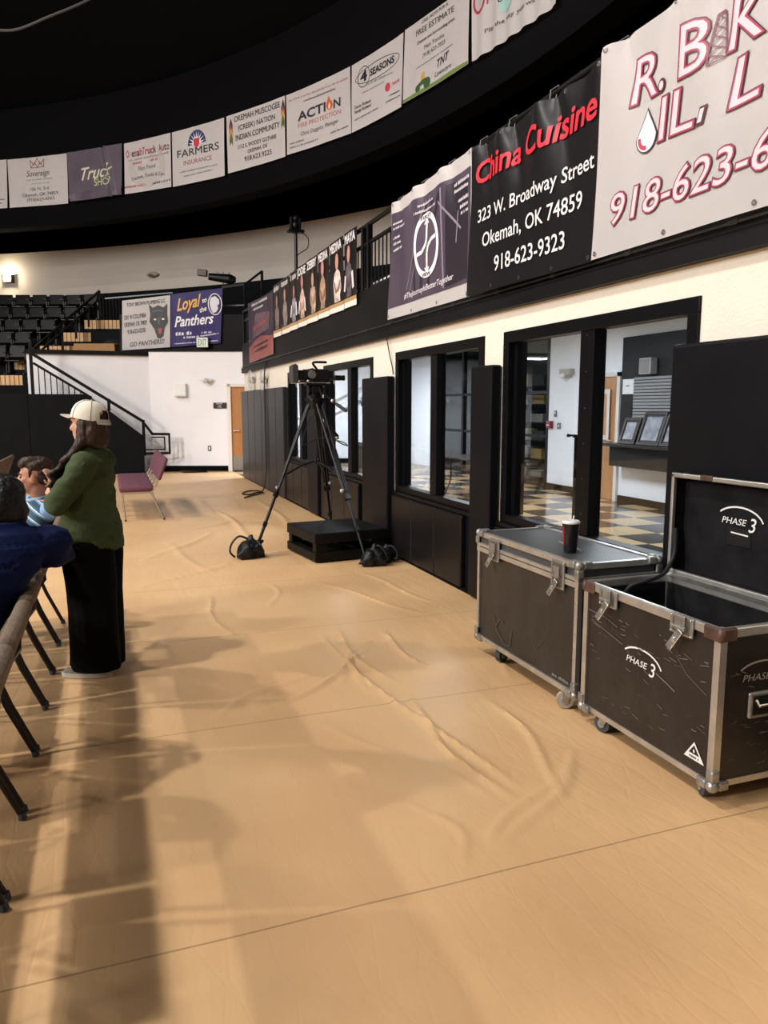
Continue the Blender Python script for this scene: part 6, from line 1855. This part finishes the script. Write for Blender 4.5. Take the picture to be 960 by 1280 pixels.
# hair under the cap, falling over the shoulders
mb = MB()
WH.ell(mb, (-0.065, 0.005, 1.51), (0.082, 0.086, 0.075)); WH.ell(mb, (-0.085, 0.005, 1.445), (0.058, 0.086, 0.085)); WH.ell(mb, (-0.085, 0.005, 1.40), (0.045, 0.085, 0.05))
for sd in (-1, 1):
    mb.cap(WH(-0.03, sd * 0.074, 1.50), WH(-0.045, sd * 0.082, 1.41), 0.026, 0.034); mb.cap(WH(-0.045, sd * 0.082, 1.41), W(0.04, sd * 0.10, 1.32), 0.034, 0.028)
    for k in range(4):
        o = 0.02 * (k - 1.5)
        pts = [W(0.03, sd * (0.095 + o), 1.33), W(0.075 + o * 0.5, sd * (0.11 + o), 1.29), W(0.115 - o * 0.6, sd * (0.105 + o), 1.255), W(0.135 + o * 0.9, sd * (0.12 + o), 1.215), W(0.15 - o * 0.5, sd * (0.11 + o), 1.18), W(0.155 + o, sd * (0.115 + o), 1.14)]
        for a_, b_, r_ in zip(pts, pts[1:], (0.017, 0.014, 0.012, 0.011, 0.009)): mb.cap(a_, b_, r_, r_ * 0.9)
    mb.cap(W(0.03, sd * 0.07, 1.34), W(0.145, sd * 0.09, 1.20), 0.022, 0.012)
melt('hair', mb, hair_b, t, 0.009, 3, 0.006, 26, (1, 1, 0.4))
# cap
cap_m = mat('cream_cotton', '#d8d2c2', 0.85, bump=0.15, bscale=150)
CT = Matrix.Rotation(-0.17, 3, 'Y')
co = WH(-0.03, 0.005, 1.535)
capp = lambda f, l, z: co + WH.R @ (CT @ V((f, l, z)))
mb = MB()
nu, nv = 36, 12
rows = []
for j in range(nv + 1):
    p = (PI / 2) * j / nv
    row = []
    for i in range(nu):
        a = 2 * PI * i / nu
        rf = 0.112 * math.cos(p) ** 0.72; rl = 0.092 * math.cos(p) ** 0.72
        row.append(mb.bm.verts.new(capp(rf * math.cos(a) - 0.012, rl * math.sin(a), 0.105 * math.sin(p) ** 0.95 - 0.004)))
    rows.append(row)
for j in range(nv):
    for i in range(nu):
        k = (i + 1) % nu
        am = 2 * PI * (i + 0.5) / nu
        # arched opening at the back of the cap
        back = abs(am - PI)
        if back < 0.55 and j < 5 and (back / 0.55) ** 2 + (j / 5) ** 2 < 1.0: continue
        mb.bm.faces.new((rows[j][i], rows[j][k], rows[j + 1][k], rows[j + 1][i]))
bmesh.ops.remove_doubles(mb.bm, verts=mb.bm.verts, dist=0.0005)
mb.solidify(0.004)
cap_o = mb.build('cap', cap_m, t, True)
mb = MB()
def brim(s, q):
    a = (s - 0.5) * 2.2
    r = 1.0
    f0 = 0.105 * math.cos(a) - 0.012; l0 = 0.09 * math.sin(a)
    ex = 0.080 * q * max(math.cos(a * 1.25), 0.0) ** 0.6
    return capp(f0 + ex, l0 * (1 + 0.10 * q), -0.002 - 0.006 * q * q - 0.005 * (2 * s - 1) ** 2 * q)
mb.grid(brim, 20, 6); mb.solidify(0.005); mb.build('brim', cap_m, cap_o, True)
mb = MB(); mb.grid(lambda s, q: capp(-0.012 - (0.115 + 0.018 * (1 - q)) * math.cos((s - 0.5) * 1.5), -0.095 * math.sin((s - 0.5) * 1.5), 0.016 - 0.028 * (1 - q) - 0.006), 14, 2); mb.solidify(0.004); mb.build('strap', cap_m, cap_o, True)
mb = MB()
for k in range(3):
    a = k * PI / 3
    pts = [capp(0.1135 * math.cos(p) ** 0.72 * math.cos(a) - 0.012, 0.0935 * math.cos(p) ** 0.72 * math.sin(a), 0.106 * math.sin(p) ** 0.95 - 0.003) for p in [PI * 0.5 * i / 8 for i in range(9)]]
    if k == 0: mb.tube(pts, 0.0018, 5)
    else:
        mb.tube(pts, 0.0018, 5)
        mb.tube([capp(0.1135 * math.cos(p) ** 0.72 * math.cos(-a) - 0.012, 0.0935 * math.cos(p) ** 0.72 * math.sin(-a), 0.106 * math.sin(p) ** 0.95 - 0.003) for p in [PI * 0.5 * i / 8 for i in range(9)]], 0.0018, 5)
mb.ball(capp(-0.012, 0, 0.103), (0.008, 0.008, 0.004))
mb.build('seam', mat('cap_seam', '#b7b09e', 0.85), cap_o)
# olive shirt with a rounded tail
olive = mat('olive_twill', '#3f4a30', 0.85, spec=0.15, var=0.12, vscale=5, bump=0.12, bscale=120)
tail = lambda q: 0.03 - 0.085 * min(1.0, abs(math.cos(q)) * 1.25) ** 0.9 - (0.02 * math.cos(q) ** 2 if math.cos(q) < 0 else 0.0)
mb = MB()
mb.loft([W.ring(-0.012, 0, 0.835, 0.168, 0.195, tail), W.ring(-0.012, 0, 0.90, 0.162, 0.19), W.ring(-0.005, 0, 1.0, 0.142, 0.176), W.ring(-0.005, 0, 1.10, 0.138, 0.175), W.ring(-0.012, 0, 1.20, 0.137, 0.186), W.ring(-0.022, 0, 1.275, 0.112, 0.175), W.ring(-0.03, 0, 1.32, 0.082, 0.115), W.ring(-0.032, 0, 1.365, 0.068, 0.075)])
for S_, E_, H_ in ((SL, EL, HL), (SR, ER, HR)):
    m_ = tuple(S_[i] * 0.5 + E_[i] * 0.5 for i in range(3))
    mb.cap(W(*S_), W(*m_), 0.074, 0.066); mb.cap(W(*m_), W(*E_), 0.066, 0.060)
    m2_ = tuple(E_[i] * 0.25 + H_[i] * 0.75 for i in range(3))
    mb.cap(W(*E_), W(*m2_), 0.060, 0.046)
melt('shirt', mb, olive, t, 0.009, 3, 0.014, 6, (1, 1, 1.7))
mb = MB()
W_c = [W(-0.045 + 0.072 * math.cos(a), 0.078 * math.sin(a), 1.372 + 0.012 * math.cos(a + PI)) for a in [2 * PI * i / 24 for i in range(24)]]
mb.tube(W_c, 0.012, 8, closed=True); mb.build('collar', olive, t, True)
trs = mat('black_crepe', '#09090b', 0.9, spec=0.08, bump=0.1, bscale=40)
mb = MB()
for sd in (-1, 1):
    mb.loft([W.ring(-0.01, sd * 0.05, 0.035, 0.148, 0.105), W.ring(-0.01, sd * 0.05, 0.25, 0.145, 0.105), W.ring(-0.01, sd * 0.055, 0.5, 0.144, 0.104), W.ring(-0.012, sd * 0.078, 0.72, 0.150, 0.100), W.ring(-0.012, sd * 0.06, 0.86, 0.145, 0.105), W.ring(-0.005, sd * 0.05, 0.96, 0.12, 0.10)])
melt('trousers', mb, trs, t, 0.011, 3, 0.008, 9, (1, 1, 0.2))
for sd in (-1, 1):
    mb = MB()
    mb.loft([W.ring(0.03, sd * 0.09, 0.0, 0.150, 0.048), W.ring(0.03, sd * 0.09, 0.028, 0.152, 0.049)]); so = mb.build('shoe', mat('pale_sole', '#b3aca0', 0.7), t, True)
    mb = MB(); mb.loft([W.ring(0.03, sd * 0.09, 0.028, 0.145, 0.044), W.ring(0.02, sd * 0.09, 0.055, 0.13, 0.042), W.ring(-0.03, sd * 0.09, 0.085, 0.075, 0.038)]); mb.build('upper', mat('grey_knit', '#6e675f', 0.9, var=0.3, vscale=40), so, True)

# ---- man in the navy shirt, turned away, arm over the chair back
root = V((-0.47, 3.36, 0))
N = Body(root, 100)
t = thing('person', 'person with dark hair in a navy shirt hunched on a chair, arm over its back', 'person', root)
HC = (0.09, -0.06, 1.185)
mb = MB()
head(N, mb, HC, 1.0)
mb.cap(N(-0.01, 0, 1.0), N(0.06, -0.01, 1.12), 0.07, 0.062)
mb.loft([N.ring(-0.10, 0.22, 0.50, 0.13, 0.14), N.ring(-0.12, 0.18, 0.7, 0.12, 0.14), N.ring(-0.07, 0.08, 0.92, 0.12, 0.17), N.ring(-0.01, 0.01, 1.04, 0.08, 0.13)])
NSR, NER, NHR = (-0.01, -0.215, 1.03), (0.09, -0.25, 0.985), (0.28, -0.09, 0.965)
NSL, NEL, NHL = (-0.01, 0.21, 1.03), (0.16, 0.30, 0.76), (0.34, 0.12, 0.66)
for S_, E_, H_ in ((NSR, NER, NHR), (NSL, NEL, NHL)):
    mb.cap(N(*S_), N(*E_), 0.052, 0.044); mb.cap(N(*E_), N(*H_), 0.042, 0.029)
finger_hand(mb, N(*NHR), N(0.6, 0.8, -0.1), N(0.3, -0.2, 0.9), N(0.7, -0.6, 0), 1.0, 0.4)
finger_hand(mb, N(*NHL), N(0.7, -0.6, -0.2), N(0.2, 0.2, 0.9), N(0.6, 0.7, 0), 1.0, 0.4)
for sd in (-1, 1):
    k_ = (0.28, sd * 0.11 + 0.42, 0.58)
    mb.cap(N(-0.08, sd * 0.08 + 0.23, 0.57), N(*k_), 0.080, 0.062); mb.cap(N(*k_), N(k_[0] - 0.10, k_[1], 0.10), 0.058, 0.042); mb.cap(N(k_[0] - 0.12, k_[1], 0.055), N(k_[0] + 0.02, k_[1], 0.045), 0.045, 0.04)
melt('body', mb, skin, t, 0.009, 3)
mb = MB()
N.ell(mb, (0.070, -0.06, 1.235), (0.108, 0.088, 0.092)); N.ell(mb, (0.025, -0.06, 1.185), (0.075, 0.090, 0.105)); N.ell(mb, (0.02, -0.055, 1.14), (0.055, 0.075, 0.06))
melt('hair', mb, hair_k, t, 0.010, 3, 0.006, 22, (1, 1, 0.5))
navy = mat('navy_knit', '#111a3e', 0.85, spec=0.1, var=0.2, vscale=3, bump=0.08, bscale=160)
mb = MB()
mb.loft([N.ring(-0.10, 0.23, 0.505, 0.165, 0.150), N.ring(-0.13, 0.21, 0.60, 0.170, 0.165), N.ring(-0.13, 0.165, 0.76, 0.160, 0.180), N.ring(-0.10, 0.085, 0.90, 0.155, 0.21), N.ring(-0.05, 0.02, 1.02, 0.135, 0.225), N.ring(-0.015, 0, 1.095, 0.105, 0.180), N.ring(0.010, -0.02, 1.145, 0.085, 0.115)])
for S_, E_, H_ in ((NSR, NER, NHR), (NSL, NEL, NHL)):
    mb.cap(N(*S_), N(*E_), 0.086, 0.070)
    m2_ = tuple(E_[i] * 0.5 + H_[i] * 0.5 for i in range(3))
    mb.cap(N(*E_), N(*m2_), 0.074, 0.058)
melt('shirt', mb, navy, t, 0.010, 3, 0.017, 4.0, (0.45, 0.45, 3.2))
mb = MB()
mb.tube([N(0.018 + 0.082 * math.cos(a), -0.035 + 0.086 * math.sin(a), 1.145 + 0.02 * math.cos(a)) for a in [2 * PI * i / 24 for i in range(24)]], 0.014, 8, closed=True); mb.build('collar', navy, t, True)
jean = mat('dark_denim', '#101218', 0.9, spec=0.1)
mb = MB()
mb.loft([N.ring(-0.09, 0.23, 0.495, 0.155, 0.145), N.ring(-0.1, 0.21, 0.62, 0.15, 0.15)])
for sd in (-1, 1):
    k_ = (0.28, sd * 0.11 + 0.42, 0.58)
    mb.cap(N(-0.06, sd * 0.08 + 0.23, 0.585), N(*k_), 0.09, 0.078); mb.cap(N(*k_), N(k_[0] - 0.10, k_[1], 0.12), 0.075, 0.062)
melt('trousers', mb, jean, t, 0.013, 3)
for sd in (-1, 1):
    k_ = (0.18, sd * 0.11 + 0.42)
    mb = MB(); mb.loft([N.ring(k_[0] + 0.08, k_[1], 0.0, 0.15, 0.052), N.ring(k_[0] + 0.08, k_[1], 0.05, 0.148, 0.05), N.ring(k_[0] + 0.02, k_[1], 0.11, 0.08, 0.045)]); mb.build('shoe', mat('black_shoe', '#151515', 0.5), t, True)

# ---- man in the blue polo, profile to the left, hand behind his ear
root = V((-0.56, 5.70, 0))
P_ = Body(root, 203)
PH = Body(root, 174)
PL = Body(root, 181)
t = thing('person', 'seated man in a striped light blue polo, hand at his ear, short brown hair', 'person', root)
HC = (-0.06, 0.0, 1.125)
mb = MB()
head(PH, mb, HC, 0.97)
mb.cap(P_(-0.10, 0, 0.92), PH(-0.075, 0, 1.05), 0.060, 0.056)
mb.loft([P_.ring(0.085, 0, 0.53, 0.11, 0.14), P_.ring(0.0, 0, 0.7, 0.10, 0.15), P_.ring(-0.09, 0, 0.88, 0.115, 0.18), P_.ring(-0.10, 0, 0.97, 0.07, 0.12)])
BSL, BEL, BHL = (-0.10, 0.20, 0.90), (-0.215, 0.235, 0.875 - 0.01), (-0.135, 0.135, 1.085)
BSL = (-0.10, 0.185, 0.905); BEL = (-0.215, 0.30, 0.915)
BHL = (-0.14, 0.21, 1.055)
BSR, BER, BHR = (-0.09, -0.175, 0.905), (0.10, -0.25, 0.70), (0.28, -0.12, 0.62)
for S_, E_, H_ in ((BSL, BEL, BHL), (BSR, BER, BHR)):
    mb.cap(P_(*S_), P_(*E_), 0.050, 0.042); mb.cap(P_(*E_), P_(*H_), 0.040, 0.028)
finger_hand(mb, P_(*BHL), P_(0.30, -0.25, 0.9), P_(-0.25, 0.9, 0.2), P_(0.8, 0.2, -0.1), 0.9, 0.30)
finger_hand(mb, P_(*BHR), P_(0.7, 0.6, -0.2), P_(0.1, 0.1, 0.9), P_(0.6, -0.6, 0), 1.0, 0.4)
for sd in (-1, 1):
    k_ = (0.47, sd * 0.12, 0.58)
    mb.cap(PL(0.08, sd * 0.09, 0.60), PL(*k_), 0.080, 0.06); mb.cap(PL(*k_), PL(k_[0] + 0.03, k_[1], 0.10), 0.055, 0.04); mb.cap(PL(k_[0] + 0.03, k_[1], 0.055), PL(k_[0] + 0.17, k_[1], 0.045), 0.045, 0.038)
melt('body', mb, skin, t, 0.007, 3)
eyes(PH, HC, t, 0.97)
mb = MB()
PH.ell(mb, (-0.09, 0, 1.200), (0.096, 0.079, 0.058)); PH.ell(mb, (-0.125, 0, 1.145), (0.056, 0.077, 0.080)); PH.ell(mb, (-0.012, 0, 1.212), (0.045, 0.062, 0.032)); PH.ell(mb, (-0.05, 0.01, 1.235), (0.065, 0.056, 0.026))
for sd in (-1, 1): mb.cap(PH(-0.052, sd * 0.070, 1.165), PH(-0.046, sd * 0.0715, 1.13), 0.011, 0.006)
melt('hair', mb, hair_b, t, 0.008, 2, 0.007, 24, (0.5, 1, 1))
def stripe_mat():
    m = mat('striped_polo', '#7f9cc0', 0.8)
    nt = m.node_tree; b = nt.nodes['Principled BSDF']
    tc = nt.nodes.new('ShaderNodeTexCoord')
    mp = nt.nodes.new('ShaderNodeMapping'); mp.inputs['Rotation'].default_value = (0, math.radians(-38), 0)
    nt.links.new(tc.outputs['Object'], mp.inputs['Vector'])
    sx = nt.nodes.new('ShaderNodeSeparateXYZ'); nt.links.new(mp.outputs['Vector'], sx.inputs[0])
    md = nt.nodes.new('ShaderNodeMath'); md.operation = 'MULTIPLY'; md.inputs[1].default_value = 17.0
    nt.links.new(sx.outputs[2], md.inputs[0])
    fr = nt.nodes.new('ShaderNodeMath'); fr.operation = 'FRACT'; nt.links.new(md.outputs[0], fr.inputs[0])
    r = nt.nodes.new('ShaderNodeValToRGB'); r.color_ramp.interpolation = 'CONSTANT'
    e = r.color_ramp.elements
    e[0].position = 0; e[0].color = (*srgb('#27475a'), 1); e[1].position = 0.55; e[1].color = (*srgb('#6f93b8'), 1)
    x = e.new(0.72); x.color = (*srgb('#d8dfe6'), 1); x = e.new(0.82); x.color = (*srgb('#35586c'), 1)
    nt.links.new(fr.outputs[0], r.inputs['Fac']); nt.links.new(r.outputs['Color'], b.inputs['Base Color'])
    return m
polo_s = stripe_mat()
polo_b = mat('light_blue_pique', '#7fa6d0', 0.85, bump=0.1, bscale=200)
mb = MB()
mb.loft([P_.ring(0.085, 0, 0.52, 0.14, 0.175), P_.ring(0.03, 0, 0.66, 0.130, 0.170), P_.ring(-0.035, 0, 0.80, 0.132, 0.185), P_.ring(-0.08, 0, 0.88, 0.124, 0.190), P_.ring(-0.095, 0, 0.935, 0.100, 0.150), P_.ring(-0.10, 0, 0.98, 0.075, 0.085)])
melt('polo_shirt', mb, polo_s, t, 0.010, 3, 0.008, 7)
for S_, E_, H_ in ((BSL, BEL, BHL), (BSR, BER, BHR)):
    mb = MB()
    m2_ = tuple(E_[i] * 0.45 + H_[i] * 0.55 for i in range(3))
    mb.cap(P_(*S_), P_(*E_), 0.068, 0.058); mb.cap(P_(*E_), P_(*m2_), 0.055, 0.044)
    melt('sleeve', mb, polo_b, t, 0.010, 4, 0.006, 8)
mb = MB()
mb.tube([P_(-0.095 + 0.076 * math.cos(a), 0.073 * math.sin(a), 0.982 - 0.022 * math.cos(a)) for a in [2 * PI * i / 24 for i in range(24)]], 0.016, 8, closed=True); mb.build('collar', polo_b, t, True)
mb = MB()
mb.loft([PL.ring(0.08, 0.0, 0.505, 0.14, 0.175), PL.ring(0.06, 0.0, 0.60, 0.13, 0.165)])
for sd in (-1, 1):
    k_ = (0.47, sd * 0.12, 0.58)
    mb.cap(PL(0.08, sd * 0.09, 0.605), PL(*k_), 0.092, 0.074); mb.cap(PL(*k_), PL(k_[0] + 0.03, k_[1], 0.12), 0.070, 0.058)
melt('trousers', mb, jean, t, 0.013, 3)
for sd in (-1, 1):
    k_ = (0.47, sd * 0.12)
    mb = MB(); mb.loft([PL.ring(k_[0] + 0.10, k_[1], 0.0, 0.15, 0.052), PL.ring(k_[0] + 0.10, k_[1], 0.05, 0.148, 0.05), PL.ring(k_[0] + 0.04, k_[1], 0.11, 0.08, 0.045)]); mb.build('shoe', MATS['black_shoe'], t, True)
